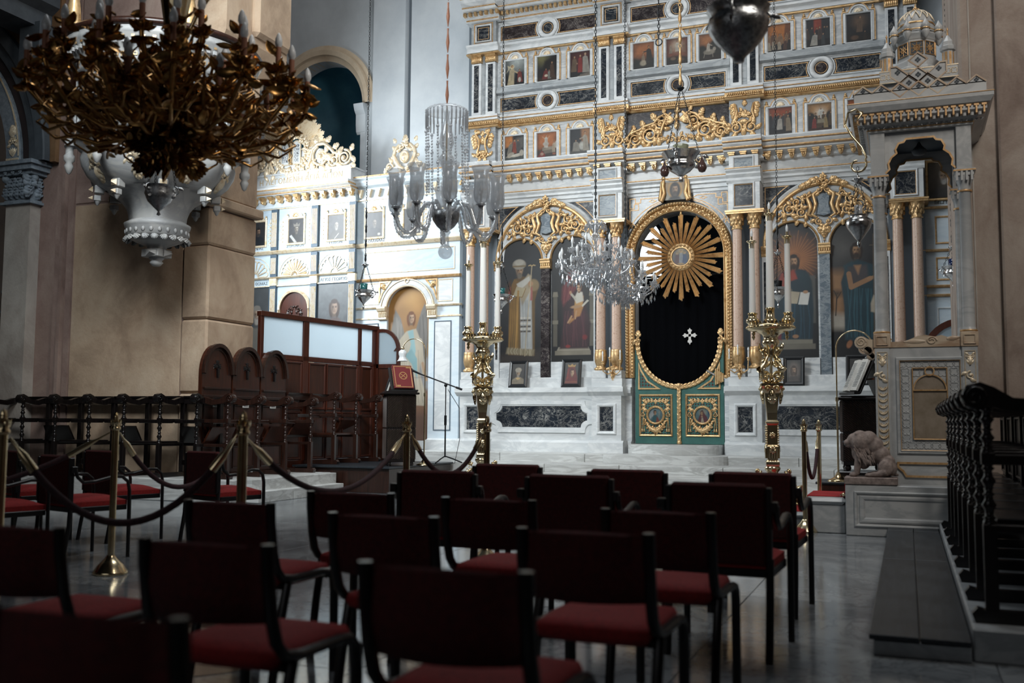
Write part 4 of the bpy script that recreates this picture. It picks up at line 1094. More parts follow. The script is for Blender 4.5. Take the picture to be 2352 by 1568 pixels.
for x, d, l in [(-.665, d10, 'upper small icon of a crowd before an orange hall, right of the big silver lamp'), (-.01, d11, 'upper small icon of a dark crowd under a red curtain'), (.65, d12, 'darkest upper small icon, one dim figure, beside the throne dome')]: small_icon(2.47 + x, 7.56, l, d)
for x, d, l in [(-.665, d4, 'lower small icon of mourners round a white body, orange corner'), (-.005, d5, 'lower small icon of a white figure rising with raised arms, orange sky'), (.655, d6, 'lower small icon of a kneeling pale figure before a standing one')]: small_icon(-2.5 + x, 6.07, l, d)
for x, d, l in [(-.665, d13, 'lower small icon of a crowd of pale and dark robes under a red ground'), (-.01, d14, 'lower small icon of a white figure glowing over a crowd, golden sky'), (.65, d15, 'lower small icon of a dark crowd on orange, half behind the throne canopy')]: small_icon(2.47 + x, 6.07, l, d)

# ---- the four great icons (0.83 x 2.30 m, round headed)
def bishop(P):
    P.glow(.19, .55, .5, '4b4f52', .6); P.poly([(0, 0), (.36, 0), (.36, .1), (0, .06)], '3a3330', .05)
    P.poly([(.07, .06), (.30, .05), (.30, .5), (.33, .60), (.30, .66), (.20, .70), (.12, .68), (.08, .60)], '6d5636', .01)
    P.poly([(.08, .60), (.12, .68), (.16, .66), (.14, .36), (.07, .08)], '7d5f36', .01); P.poly([(.03, .50), (.06, .64), (.09, .68), (.10, .52), (.07, .48)], '4a3524', .02); P.poly([(.055, .52), (.085, .62), (.095, .5)], '9c4a3c', .01)
    P.poly([(.18, .10), (.28, .10), (.27, .58), (.22, .62), (.17, .58)], 'b4b6b4', .01); P.poly([(.15, .60), (.24, .72), (.27, .70), (.26, .58), (.19, .46)], 'a89a82', .012)
    P.poly([(.14, .64), (.25, .70), (.26, .66), (.16, .58)], 'c9c6bd', .01); P.poly([(.11, .54), (.19, .53), (.22, .60), (.14, .62)], 'b5a98c', .006); P.line([(.11, .54), (.19, .53), (.22, .60)], .006, '8a6a3a')
    for k, z in enumerate((.36, .34, .315, .29, .27, .25)): P.poly([(.175, z - .008), (.265, z - .008), (.265, z + .006), (.175, z + .006)], '59534c' if k % 2 else 'cfcac0')
    P.folds((((.09, .55), (.07, .08)), ((.16, .5), (.16, .08))), 'a8813f', 5, .008, 3); P.folds((((.18, .5), (.18, .12)), ((.27, .5), (.28, .12))), '8a8c8c', 4, .006, 5); P.line([(.155, .58), (.135, .08)], .016, 'a9834a')
    P.poly([(.05, .07), (.29, .05), (.30, .10), (.06, .12)], '8d8168', .015); P.folds((((.06, .12), (.06, .07)), ((.29, .10), (.29, .05))), 'c0b59c', 9, .008, 9)
    P.ell(.29, .625, .045, .05, '8f7a5a', .3, .4); P.ell(.262, .638, .022, .02, 'b08a68', .4); P.line([(.272, .78), (.215, .05)], .007, 'b9a98c'); P.line([(.245, .785), (.26, .79), (.272, .78), (.285, .79), (.30, .785)], .008, 'c2a878'); P.poly([(.258, .50), (.28, .5), (.278, .61), (.264, .61)], 'a0605a', .01)
    P.face(.165, .745, .047, 'a8876a', '6f675c', '6f665b', None, .15); P.ell(.162, .80, .058, .042, '9d968a', .2); P.ell(.162, .815, .04, .025, 'b9b4a8', .5); P.line([(.11, .785), (.215, .785)], .012, '7d6a4a')
def mother(P):
    P.poly([(.0, 0), (.36, 0), (.36, .04), (0, .05)], '20201f', .02); P.glow(.2, .6, .4, '3d3a36', .7)
    for x0, x1 in ((.015, .05), (.32, .355)): P.poly([(x0, .12), (x1, .12), (x1, .54), (x0, .54)], '6d675b', .006); P.poly([(x0 - .006, .3), (x1 + .006, .3), (x1 + .006, .33), (x0 - .006, .33)], '8f8878', .005); P.poly([(x0 - .006, .52), (x1 + .006, .52), (x1, .56), (x0, .56)], '938b7a', .005)
    P.poly([(.03, .05), (.33, .05), (.33, .085), (.03, .085)], '8f8777', .005); P.poly([(.045, .085), (.325, .085), (.31, .115), (.06, .115)], 'a59d8c', .005)
    P.poly([(.07, .10), (.31, .10), (.33, .3), (.29, .44), (.25, .62), (.19, .70), (.12, .62), (.09, .46), (.10, .3)], '3a262a', .015); P.poly([(.09, .60), (.14, .66), (.19, .70), (.24, .62), (.16, .52), (.10, .44), (.085, .5)], '6b3236', .02)
    P.poly([(.12, .36), (.28, .40), (.30, .2), (.14, .14)], '44262c', .04); P.folds((((.11, .4), (.1, .12)), ((.28, .4), (.3, .12))), '5d353c', 7, .010, 4); P.folds((((.1, .62), (.09, .46)), ((.2, .66), (.16, .5))), '8a4a4c', 5, .008, 6); P.ell(.14, .12, .02, .012, '8a2f2e', .5); P.ell(.28, .19, .02, .02, '7d2c2e', .6)
    P.face(.185, .655, .04, 'b08f74', '4a2c2c', None, None, .3, True); P.ell(.185, .69, .052, .04, '6b3236', .25)
    P.poly([(.20, .52), (.27, .52), (.26, .42), (.19, .40)], 'b98f58', .01); P.poly([(.19, .50), (.22, .56), (.26, .55), (.27, .48), (.21, .46)], 'c9c4b8', .01); P.line([(.20, .50), (.165, .54)], .018, 'b9b3a4'); P.ell(.16, .55, .010, .014, 'b98f6c', .4)
    P.poly([(.19, .42), (.27, .44), (.24, .36), (.16, .34), (.15, .30), (.19, .33)], 'a87848', .012); P.line([(.17, .36), (.14, .31)], .014, 'b08a66'); P.line([(.21, .40), (.20, .34)], .013, 'b08a66'); P.ell(.205, .435, .045, .013, 'a88665', .4, .1); P.poly([(.26, .43), (.315, .48), (.30, .49), (.255, .445)], 'c9c4b6', .004)
    P.face(.232, .585, .030, 'c09c7c', '5a3e2c', None, None, -.2)
def teacher(P):
    P.brush(.3, 9, 7); P.glow(.20, .73, .22, 'b5713f', .95, 1.1)
    for k in range(40):
        a = 2 * PI * k / 40; P.line([(.20 + .05 * math.cos(a), .73 + .05 * math.sin(a)), (.20 + (.17 + .04 * (k % 2)) * math.cos(a), .73 + (.17 + .04 * (k % 2)) * math.sin(a))], .006, 'cc8a52', .35)
    P.poly([(.02, .06), (.34, .06), (.34, .10), (.02, .10)], '7d786c', .006); P.poly([(.03, .10), (.32, .10), (.32, .135), (.03, .135)], '8f8a7c', .006); P.poly([(.29, .25), (.345, .25), (.345, .60), (.29, .60)], '5a5a56', .01)
    P.poly([(.04, .14), (.32, .13), (.33, .36), (.32, .56), (.28, .64), (.20, .66), (.10, .63), (.06, .52), (.05, .3)], '15303c', .012); P.poly([(.07, .50), (.10, .62), (.15, .66), (.20, .66), (.22, .58), (.16, .56), (.10, .46)], '9c3f30', .012); P.poly([(.05, .14), (.10, .2), (.10, .13)], '7a2f35', .02)
    P.folds((((.1, .42), (.08, .14)), ((.3, .42), (.31, .14))), '24485a', 9, .010, 2, .6); P.folds((((.08, .6), (.08, .5)), ((.18, .64), (.16, .56))), '7a2c22', 5, .007, 3); P.poly([(.20, .64), (.30, .62), (.32, .5), (.26, .5)], '17343f', .02)
    P.poly([(.155, .40), (.215, .395), (.235, .48), (.17, .49)], 'b5a993', .004); P.poly([(.222, .39), (.29, .385), (.305, .475), (.24, .48)], 'd9d8d2', .004); P.ell(.275, .48, .018, .012, 'b98f6c', .4); P.ell(.20, .155, .022, .014, 'a37a5a', .4)
    P.face(.195, .705, .042, 'b08765', '2a1c16', '33231a', None, .05, True)
def forerunner(P):
    P.brush(.35, 8, 17); P.glow(.10, .80, .25, '6d6a66', .7); P.poly([(0, .28), (.10, .28), (.12, .62), (0, .62)], 'a37a55', .08); P.poly([(0, .2), (.14, .2), (.14, .3), (0, .32)], 'b9b0a2', .05); P.line([(.04, .3), (.05, .44), (.03, .48)], .008, '2f2620'); P.line([(.05, .42), (.08, .47)], .006, '2f2620'); P.ell(.055, .46, .04, .03, '3a2f26', .9, 0, .6)
    P.poly([(.10, .12), (.29, .10), (.33, .3), (.34, .52), (.30, .66), (.20, .70), (.12, .66), (.08, .54), (.10, .36)], '26414b', .012); P.poly([(.10, .66), (.16, .69), (.20, .60), (.18, .48), (.12, .5)], '2c4c57', .02); P.poly([(.13, .65), (.26, .66), (.27, .54), (.18, .50), (.13, .54)], '4f4a4c', .02); P.poly([(.17, .66), (.22, .66), (.20, .59)], 'a8805f', .015)
    P.folds((((.12, .5), (.11, .14)), ((.3, .48), (.3, .14))), '3c6470', 9, .010, 8, .6); P.line([(.135, .60), (.15, .50), (.28, .56)], .034, 'a8805f'); P.line([(.27, .56), (.31, .57)], .022, 'b08a68')
    P.line([(.305, .88), (.30, .10)], .006, '6b5d4e'); P.line([(.28, .80), (.33, .80)], .006, '6b5d4e'); P.poly([(.28, .32), (.35, .30), (.35, .42), (.30, .44), (.28, .38)], 'b9ae9c', .01); P.ell(.13, .09, .018, .03, 'a8704f', .4, -.4)
    P.face(.19, .765, .044, 'a5805f', '2f251f', '3a2f28', None, -.1, True)
def great_icon(x, label, draw):
    P = Paint(96, 264, .361, '2a2c30', '1b1c1f'); draw(P); P.brush(.14, 16, int(x * 37) % 50)
    t = thing('great_icon', label, 'icon', (XC + x, YI - .012, 2.2), 0, 'great icons of the altar screen')
    picture('painting', P, .84, 2.325, t, 0, 0, 0, 1.91)
    b = B(); b.box(-.42, .42, .0025, .010, 0, 1.91); b.prism(arc(0, 1.91, .41, 0, PI, 20), .0025, .010, 'y'); obj('board', b, MT['black_frame'], t)
    return t
great_icon(-2.5 - .515, 'tall arched icon of a white-bearded bishop holding staff and book', bishop)
great_icon(-2.5 + .515, 'tall arched icon of a seated woman in dark red holding a child', mother)
great_icon(2.47 - .515, 'tall arched icon of a seated man with rays round his head and an open book', teacher)
great_icon(2.47 + .515, 'tall arched icon of a standing bearded man in a blue cloak, bare arm', forerunner)

# ---- face on a gilt cloth over the doorway
t = thing('cloth_icon', 'small icon of a bearded face on a gilt cloth over the royal doorway', 'icon', (XC - .03, YI - .14, 5.05))
P = Paint(40, 36, 1.12, 'b58e58', '8a8578'); P.poly([(.12, 0), (1.0, 0), (.95, .4), (.15, .4)], 'a9a595', .1); P.ell(.56, .52, .38, .46, 'c69a58', .1); P.ell(.56, .50, .27, .40, '2a2320', .2); P.face(.56, .52, .24, 'b59272', '2f251f', '4a3a30', None, 0, False); P.poly([(.2, 0), (.9, 0), (.75, .18), (.35, .18)], '1d1a1a', .1)
picture('painting', P, .40, .36, t)
b = B()
for s in (-1, 1):
    b.tube([(s * .20, -.02, .38), (s * .215, -.03, .25), (s * .19, -.02, .12), (s * .25, -.03, -.02)], [.03, .035, .035, .05], 7); b.tube([(s * .24, -.01, .36), (s * .25, -.02, .2), (s * .27, -.02, 0)], [.02, .025, .035], 6); b.sph((s * .2, -.03, .39), .04, 7, 5)
b.tube([(-.2, -.02, .38), (-.1, -.02, .355), (0, -.02, .345), (.1, -.02, .355), (.2, -.02, .38)], .014, 6)
obj('gilt_drapery', b, MT['gold'], t)

# ---- small framed icons leaning on the pedestal ledge
def leaning(x, z0, w, h, label, draw, seed):
    t = thing('framed_icon', label, 'framed icon', (x, YI - .315, z0), 0, 'framed icons on the ledge', (math.radians(-10), 0, 0))
    P = Paint(36, 52, .68, '3c3a38', '2a2725'); draw(P); P.brush(.2, 10, seed)
    picture('painting', P, w - .12, h - .12, t, -.022, 0, .06)
    b = B(); framebox(b, -w / 2, w / 2, 0, h, -.005, .065, .035); framebox(b, -w / 2 - .004, w / 2 + .004, -.004, h + .004, 0, .02, .03); b.box(-w / 2 + .01, w / 2 - .01, -.02, .01, .01, h - .01); obj('frame', b, MT['black_frame'], t)
def f1(P): P.poly([(0, 0), (.68, 0), (.68, .24), (.44, .36), (.24, .36), (0, .2)], '7d7260', .04); P.face(.34, .52, .15, 'a08468', '8b8378', '7d766c', None, .1); P.ell(.34, .70, .18, .12, '9a9284', .3); P.poly([(.2, .28), (.34, .2), (.48, .28), (.34, .34)], 'b59a6a', .03)
def f2(P): P.poly([(0, 0), (.68, 0), (.66, .3), (.56, .6), (.5, .82), (.22, .82), (.12, .5), (.06, .2)], '6b2320', .03); P.face(.38, .52, .15, 'b99678', '4a1c1a', None, None, .5); P.poly([(.16, .80), (.52, .80), (.56, .92), (.46, .86), (.36, .95), (.26, .86), (.14, .92)], 'b58f52', .02); P.poly([(.2, .78), (.2, .3), (.12, .2), (.14, .7)], '8a2f28', .03); P.line([(.05, .08), (.63, .08)], .05, '8a4a30')
def f3(P): P.ell(.34, .5, .3, .4, '6d625a', .6); P.poly([(.04, 0), (.64, 0), (.5, .26), (.18, .26)], '4a403c', .04); P.face(.34, .52, .17, 'a88a72', '4a3a30', '54443a', None, 0, True)
def f4(P): P.ell(.34, .5, .22, .3, '4a423c', .6); P.face(.34, .55, .14, '8f7560', '2a201b', None, None, 0)
leaning(XC - 2.5 - .455, 1.712, .36, .50, 'black framed icon of a white-haired saint on the ledge', f1, 3)
leaning(XC - 2.5 + .58, 1.712, .37, .51, 'black framed icon of a crowned woman in a red hood on the ledge', f2, 4)
leaning(XC + 2.47 - .48, 1.712, .34, .49, 'black framed icon of a brown-bearded face beside the right candlestick', f3, 5)
leaning(XC + 2.47 + .52, 1.712, .34, .50, 'black framed icon mostly hidden behind the open book', f4, 6)

# ================================================================== ROYAL DOORS, CURTAIN, SUNBURST
plain_red = plain('red_lattice_ground', '6a3a32', .6)
def door_leaf(s, label, draw):
    # s = -1 left leaf, +1 right leaf; local origin at the foot of the meeting edge
    t = thing('royal_door_leaf', label, 'door', (XC + .015, YI - .10, .712), 0, 'royal doors')
    R, cz = .74, 1.80; hw = .785
    cur = [(s * R * math.cos(a), cz - .80 * math.sin(a)) for a in np.linspace(PI / 2, 0, 16)]
    b = B(); b.prism([(0, 0), (s * hw, 0), (s * hw, cz + .02)] + [(s * .745, cz + .02)] + cur[::-1][0:] , -.03, .03, 'y'); obj('green_board', b, MT['green'], t)
    # gilt curved rail with a small volute on top
    b = B(); path = []
    for x, z in cur: path.append(((x, 0, z), ((x) / .8, 0, (z - cz) / .8), (0, -1, 0)))
    b.sweep([(-.035, .0), (-.035, .05), (-.01, .07), (.03, .07), (.045, .04), (.045, 0)], path)
    for i, (x, z) in enumerate(cur[:-1]): leaf(b, x, z, math.atan2(cur[i + 1][1] - z, cur[i + 1][0] - x) + .5 * s, .09, .05, -.065, .02); leaf(b, x, z, math.atan2(cur[i + 1][1] - z, cur[i + 1][0] - x) - .5 * s, .08, .045, -.065, .02)
    scroll(b, s * .72, cz + .04, .05, PI / 2, 1.2, -s, .02, -.02, 1); acanthus(b, s * .735, cz + .08, PI / 2, .14, -.02)
    obj('gilt_rail', b, MT['gold'], t)
    # lower framed panel
    x0, x1 = sorted((s * .115, s * .715)); b = B(); framebox(b, x0, x1, .13, .87, -.03, .04, .03); fp_ = obj('panel_frame', b, MT['gold'], t)
    b = B()
    for i in range(11): x = x0 + .04 + (x1 - x0 - .08) * (i + .5) / 11; b.box(x - .012, x + .012, -.045, -.03, .17, .83)
    for i in range(14): z = .17 + .66 * (i + .5) / 14; b.box(x0 + .04, x1 - .04, -.047, -.03, z - .010, z + .010)
    obj('lattice', b, MT['green'], t); b = B(); b.box(x0 + .04, x1 - .04, -.034, -.029, .17, .83); obj('lattice_ground', b, plain_red, t)
    cx = s * .415; cz2 = .50
    b = B(); b.lathe([(.128, .0), (.128, .03), (.145, .045), (.165, .03), (.172, 0)], 32, (0, 0, 0), TR(cx, -.045, cz2) @ RX(PI / 2))
    for i in range(34): a = 2 * PI * i / 34; b.sph((cx + .148 * math.cos(a), -.09, cz2 + .148 * math.sin(a)), .011, 5, 4)
    md = obj('medallion_ring', b, MT['gold'], t)
    P = Paint(40, 40, 1., '6d8c92', '3f5358'); draw(P); P.brush(.15, 9, 2 + s); o = picture('medallion_painting', P, .27, .27, t, -.052, cx, cz2 - .135, rnd=True)
    b = B(); y = -.05
    acanthus(b, cx, .745, PI / 2, .05, y); acanthus(b, cx, .745, -PI / 2, .05, y); acanthus(b, cx, .745, 0, .05, y); acanthus(b, cx, .745, PI, .05, y)
    for q in (-1, 1):
        for (px, pz, a) in ((.04, .755, .1), (.10, .755, .0), (.15, .74, -.4), (.19, .73, 1.2), (.20, .70, -1.), (.215, .64, -1.4), (.20, .62, -1.9)):
            for da in (-.6, 0, .6): leaf(b, cx + q * px, pz, (a + da) if q > 0 else PI - a - da, .075, .03, y, .02)
        for k in range(3): a = PI / 2 + 2 * PI * k / 3; b.tube([(cx + q * .225 + .02 * math.cos(a) + .018 * math.cos(g), y - .015, .51 + .02 * math.sin(a) + .018 * math.sin(g)) for g in np.linspace(0, 2 * PI, 9)[:-1]], .008, 5, True)
        for dx in (.205, .24): b.tube([(cx + q * .222, y - .01, .49), (cx + q * dx, y - .01, .26)], .008, 5); b.lathe([(.006, .05), (.012, .045), (.012, .03), (.02, .0), (.0, -.002)], 8, (cx + q * dx, y - .015, .21))
    festoon(b, cx - .205, .44, cx + .205, .44, .21, .034, y, 19)
    obj('garland', b, MT['gold'], t)
    # small triangular panel under the rail
    tri = [(s * .715, .97), (s * .36, .97), (s * .56, 1.10), (s * .68, 1.30), (s * .715, 1.40)]
    b = B(); polyline_frame(b, tri, -.03, .03, .025); tp = obj('corner_frame', b, MT['gold'], t)
    b = B(); b.prism(tri, -.034, -.028, 'y'); obj('corner_ground', b, plain_red, tp)
    b = B()
    for i in range(6): x = s * (.40 + .055 * i); zt = 1.0 + max(0, (abs(x) - .42)) * 1.15; b.box(x - .011, x + .011, -.045, -.03, .98, min(1.34, zt))
    for i in range(6): z = 1.0 + .055 * i; xa = .44 + .9 * (z - 1.0) ** .9 * .8; b.box(min(s * xa, s * .70), max(s * xa, s * .70), -.046, -.03, z - .01, z + .01)
    obj('corner_lattice', b, MT['green'], tp)
    if s < 0:
        b = B(); b.box(-.025, .035, -.075, -.03, .06, 1.02); b.lathe([(.04, 0), (.045, .02), (.04, .05), (.03, .06)], 12, (.005, -.05, .0)); b.lathe([(.03, .98), (.05, 1.0), (.05, 1.03), (.035, 1.06)], 12, (.005, -.05, 0))
        for i in range(16): leaf(b, .005, .08 + i * .056, PI / 2 + (.5 if i % 2 else -.5), .07, .035, -.075, .015)
        obj('meeting_post', b, MT['gold'], t)
    return t

def m1(P): P.ell(.34, .62, .2, .2, '8a9396', .3); P.poly([(.12, .2), (.34, .5), (.3, .72), (.08, .55)], '9aa0a0', .04); P.poly([(.25, 0), (.72, 0), (.68, .34), (.52, .54), (.36, .5), (.3, .3)], '25555b', .03); P.poly([(.52, 0), (.8, 0), (.68, .3), (.58, .4)], '7d3a2a', .04); P.face(.46, .66, .13, 'a8805f', '2f2018', None, None, .5); P.line([(.72, .3), (.76, .8)], .02, 'a59a80'); P.line([(.68, .7), (.8, .7)], .02, 'a59a80')
def m2(P): P.ell(.5, .66, .25, .25, '87877a', .3); P.poly([(.15, 0), (.88, 0), (.8, .38), (.62, .62), (.5, .86), (.36, .62), (.26, .36)], '5a2c34', .03); P.face(.46, .64, .13, 'b08a6a', '4a2a2c', None, None, -.3); P.poly([(.38, 0), (.6, 0), (.52, .36), (.44, .36)], 'a59a88', .03); P.ell(.46, .42, .06, .05, 'b08a6a', .4); P.poly([(.8, 1), (1, 1), (1, .3), (.88, .5)], '2c4a6a', .06)
door_leaf(-1, 'left green royal door leaf with gilt garland and angel medallion', m1)
door_leaf(1, 'right green royal door leaf with gilt garland and medallion of a hooded woman', m2)
# gilded latch bracket with a rod on the right leaf side
t = thing('gilt_bracket_lamp', 'pleated gilt bracket with a small grey rod beside the right royal door', 'bracket', (XC + .80, YI - .16, 1.86))
b = B()
for k in range(5): b.cbox(-.14 + k * .03, -.115 + k * .03, -.05, .02, -.12 + .012 * k, .16 - .02 * k, .004)
b.box(-.02, .10, -.02, .02, -.02, .05); b.sph((.05, -.03, .02), .035, 8, 6); obj('pleated_plate', b, MT['gold'], t)
b = B(); b.tube([(-.14, -.04, .05), (-.28, -.06, .13)], .018, 8); obj('rod', b, MT['silver'], t)
# curtain with soft folds and the sewn cross
b = B(); n = 60; zs = (1.02, 2.0, 3.0, 3.72); v = []
for z in zs:
    for i in range(n + 1): x = -.86 + 1.72 * i / n; v.append((x, .03 * math.sin(i * .95) + .012 * math.sin(i * 2.3 + z), z - .03 * (1 - abs(x)) * (z > 3.5)))
b.add(v, [(r * (n + 1) + i, r * (n + 1) + i + 1, (r + 1) * (n + 1) + i + 1, (r + 1) * (n + 1) + i) for r in range(3) for i in range(n)], True)
cu = obj('curtain', b, MT['curtain']); cu.location = (XC, YI + .22, 0); tag(cu, 'black curtain hanging behind the royal doors', 'curtain')
b = B()
c = .028
for ang in range(4):
    M = RY(ang * PI / 2); b.prism([(-c * .8, 0), (c * .8, 0), (c * .8, .06), (c * 1.3, .075), (c * 1.4, .10), (c * .6, .105), (0, .135), (-c * .6, .105), (-c * 1.4, .10), (-c * 1.3, .075), (-c * .8, .06)], -.008, 0, 'y', M if ang != 2 else RY(PI) @ SCL(1, 1, 1.25))
o = obj('cross', b, MT['label_white'], cu, label='white cross sewn on'); o.location = (.155, -.06, 2.64)
b = B(); b.tube([(-.85, 0, 3.73), (.85, 0, 3.73)], .02, 8); o = obj('curtain_rod', b, MT['iron'], cu)
# sunburst
t = thing('sunburst', 'gilded sunburst with a round painted centre hanging in the royal doorway', 'sunburst', (XC + .045, YI - .03, 4.03))
for k in range(32):
    a = PI / 2 + 2 * PI * k / 32; b = B(); L = .80 if k % 2 == 0 else .66
    if 24 < k < 32 or k in (1,): L *= .99
    ray(b, 0, 0, a, .235, L, .045, .095 if k % 2 == 0 else .075, 0, .016, 4); obj('ray', b, MT['gold'], t)
b = B()
b.lathe([(.155, .0), (.155, .03), (.175, .04), (.19, .02), (.235, .02), (.25, .0)], 36, (0, 0, 0), RX(PI / 2))
for k in range(20): a = 2 * PI * k / 20; rosette(b, .212 * math.cos(a), .212 * math.sin(a), .034, -.025, 5); b.sph((.212 * math.cos(a), -.035, .212 * math.sin(a)), .02, 6, 5)
obj('rosette_ring', b, MT['gold'], t)
P = Paint(44, 44, 1., '6a625a', '2c3036'); P.glow(.5, .85, .35, 'b59a6a', .8)
P.fig(.28, .1, .66, '5a3230', 'b08a6a', '3a2a20', .04, .4, 'b59a5a'); P.fig(.52, .12, .74, '8d8f92', 'b08a6a', '3a2a20', 0, .3, 'b59a5a'); P.fig(.74, .1, .68, '2f466a', 'b08a6a', '3a2a20', -.04, .4, 'b59a5a'); P.ell(.5, .1, .2, .06, '9a7a4a', .5); P.brush(.2, 10, 4)
picture('painted_centre', P, .32, .32, t, -.02, 0, -.16, rnd=True)
b = B(); b.tube([(0, .02, .78), (0, .02, .86)], .02, 6); obj('hanger', b, MT['gold'], t)
# bracket sconces on the inner columns
def sconce(x, label):
    t = thing('candle_sconce', label, 'sconce', (XC + x, YI - .43, 1.98), 0, 'candle sconces by the doorway')
    b = B(); scroll(b, 0, .02, .07, PI / 2, 1.4, 1, .014, 0, 2); acanthus(b, 0, -.02, -PI / 2, .16, 0); b.box(-.03, .03, -.01, .04, -.05, .10); obj('back_plate', b, MT['gold'], t)
    for dx, dy, h in ((-.16, -.10, .20), (.0, -.20, .26), (.16, -.10, .22)):
        b = B(); b.tube([(0, -.02, 0), (dx * .5, dy * .6, -.05), (dx * .95, dy, .0), (dx, dy, h - .06)], [.012, .012, .010, .010], 6); b.lathe([(.01, -.06), (.03, -.03), (.035, -.02), (.012, -.015)], 10, (dx, dy, h)); acanthus(b, dx, h - .08, PI / 2, .05, dy)
        a = obj('arm', b, MT['gold'], t)
        b = B(); b.cyl((dx, dy, h), .012, -.02, .09, 8); obj('candle', b, MT['wax'], a)
        b = B(); b.lathe([(.008, .09), (.016, .115), (.013, .14), (.0, .165)], 8, (dx, dy, h)); obj('bulb', b, MT['bulb'], a)
sconce(-1.10, 'gilt three-candle sconce on the columns left of the royal doors')
sconce(1.12, 'gilt three-candle sconce on the columns right of the royal doors')
# ================================================================== LEFT WING OF THE SCREEN (pale blue painted marble)
WING = thing('chapel_screen', 'pale blue painted screen wing with fluted pilasters and prophet icons', 'altar screen', (-8.017, 17.5, 0), math.radians(-3.6))
def wp(name, b, mat, par=None, **k): return obj(name, b, MT[mat], par or WING, **k)
def wband(name, mat, x0, x1, prof, base=0.):
    b = B(); band(b, x0, x1, [(d + base, z) for d, z in prof]); return wp(name, b, mat)
# right section: wall with the niche cut out
nc, nhw, nsp, ntop = -1.183, .485, 3.28, 3.765
na = arc(nc, nsp, nhw, PI, 0, 20)
b = B(); b.prism([(-2.40, .54), (nc - nhw, .54)] + na + [(nc + nhw, .54), (-.02, .54), (-.02, 5.9), (-2.40, 5.9)], 0, .25, 'y'); wp('wing_wall', b, 'blue')
b = B(); b.box(-.02, .16, .12, .3, .54, 5.7); wp('gap_shade_strip', b, 'plaster_d')  # solid filler strip; the gap's shade is put into its grey colour
wband('gilt_line', 'gold_flat', -2.40, 0, [(.0, 3.895), (.045, 3.90), (.06, 3.93), (.045, 3.95), (.0, 3.955)]); wband('gilt_line', 'gold_pale', -2.40, .02, [(.0, 4.60), (.05, 4.605), (.09, 4.66), (.06, 4.685), (.0, 4.69)])
wband('gilt_line', 'gold_pale', -2.40, 0, [(0, 5.575), (.03, 5.58), (.03, 5.60), (0, 5.605)])
wband('cornice', 'blue', -2.40, .12, [(.02, 5.84), (.1, 5.87), (.14, 5.93), (.14, 5.97), (.2, 6.0), (.2, 6.05), (.05, 6.06)]); wband('gilt_line', 'gold_flat', -2.40, .12, [(.2, 6.02), (.21, 6.025), (.21, 6.045), (.2, 6.05)])
b = B(); b.box(-2.40, 0, -.10, 0.02, .54, .70); b.prism([(-.10, .70), (0, .75), (0, .70)], -.69, 0, 'x'); b.box(-.70, 0, -.13, 0, .54, .72); wp('wing_plinth', b, 'white')
for i in range(11):
    x = -2.32 + i * .22; b = B(); b.prism([(x - .05, 5.80), (x + .05, 5.80), (x + .03, 5.74), (x, 5.63), (x - .03, 5.74)], -.08, 0, 'y'); wp('gilt_drop', b, 'gold_pale')
def wpanel(x0, x1, z0, z1, mat='blueline', fill=None):
    b = B(); framebox(b, x0, x1, z0, z1, 0, .022, .014); p = wp('panel_moulding', b, mat)
    if fill: b = B(); b.box(x0 + .02, x1 - .02, -.006, .01, z0 + .02, z1 - .02); obj('panel_field', b, MT[fill], p)
wpanel(-.57, -.19, .90, 3.04, 'blueline', 'white'); wpanel(-2.25, -1.86, .90, 3.04, 'blueline', 'white'); wpanel(-.50, -.17, 3.42, 3.86, 'gold_pale', 'white'); wpanel(-2.25, -1.86, 3.42, 3.86, 'gold_pale', 'white'); wpanel(-2.22, -.13, 4.05, 4.50, 'gold_pale', 'blue_dark')
for x0, x1 in ((-2.40, nc - nhw - .02), (nc + nhw + .02, 0.02)):
    wband('gilt_line', 'gold_pale', x0, x1, [(0, 3.33), (.03, 3.335), (.045, 3.36), (0, 3.375)]); wband('gilt_line', 'gold_pale', x0, x1, [(0, 3.12), (.02, 3.125), (.02, 3.15), (0, 3.155)])
for s in (-1, 1):
    x = nc + s * (nhw + .09); b = B(); band(b, x - .10, x + .10, [(.04, 3.10), (.06, 3.12), (.05, 3.15), (.05, 3.26), (.09, 3.28), (.11, 3.33), (.11, 3.36), (.03, 3.38)])
    for i in range(5): b.cyl((x - .07 + .035 * i, -.06, 0), .012, 3.16, 3.25, 6)
    wp('niche_capital', b, 'gold_pale')
    b = B(); xx = nc + s * .69; q = [(nc + s * .42, 3.87), (nc + s * .66, 3.87), (nc + s * .66, 3.5)]; polyline_frame(b, q + [(nc + s * .60, 3.66)], 0, .03, .02); acanthus(b, nc + s * .62, 3.84, -PI / 2 - s * .6, .16, -.01); rosette(b, nc + s * .60, 3.80, .05, -.01); wp('spandrel_ornament', b, 'gold')
b = B(); b.arcmould(nc, nsp, 0, [(nhw - .005, 0), (nhw, .05), (nhw + .03, .06), (nhw + .10, .05), (nhw + .12, .03), (nhw + .12, 0)], 0, PI, 32); wp('niche_arch', b, 'white')
b = B(); b.arcmould(nc, nsp, 0, [(nhw + .12, 0), (nhw + .12, .06), (nhw + .14, .06), (nhw + .14, 0)], 0, PI, 32); b.arcmould(nc, nsp, 0, [(nhw - .012, .02), (nhw - .012, .06), (nhw + .008, .065), (nhw + .008, .02)], 0, PI, 32); b.lathe([(.035, 0), (.035, .07), (.05, .07), (.05, 0)], 16, (0, 0, 0), TR(nc, 0, 3.86) @ RX(PI / 2)); wp('gilt_line', b, 'gold_pale')
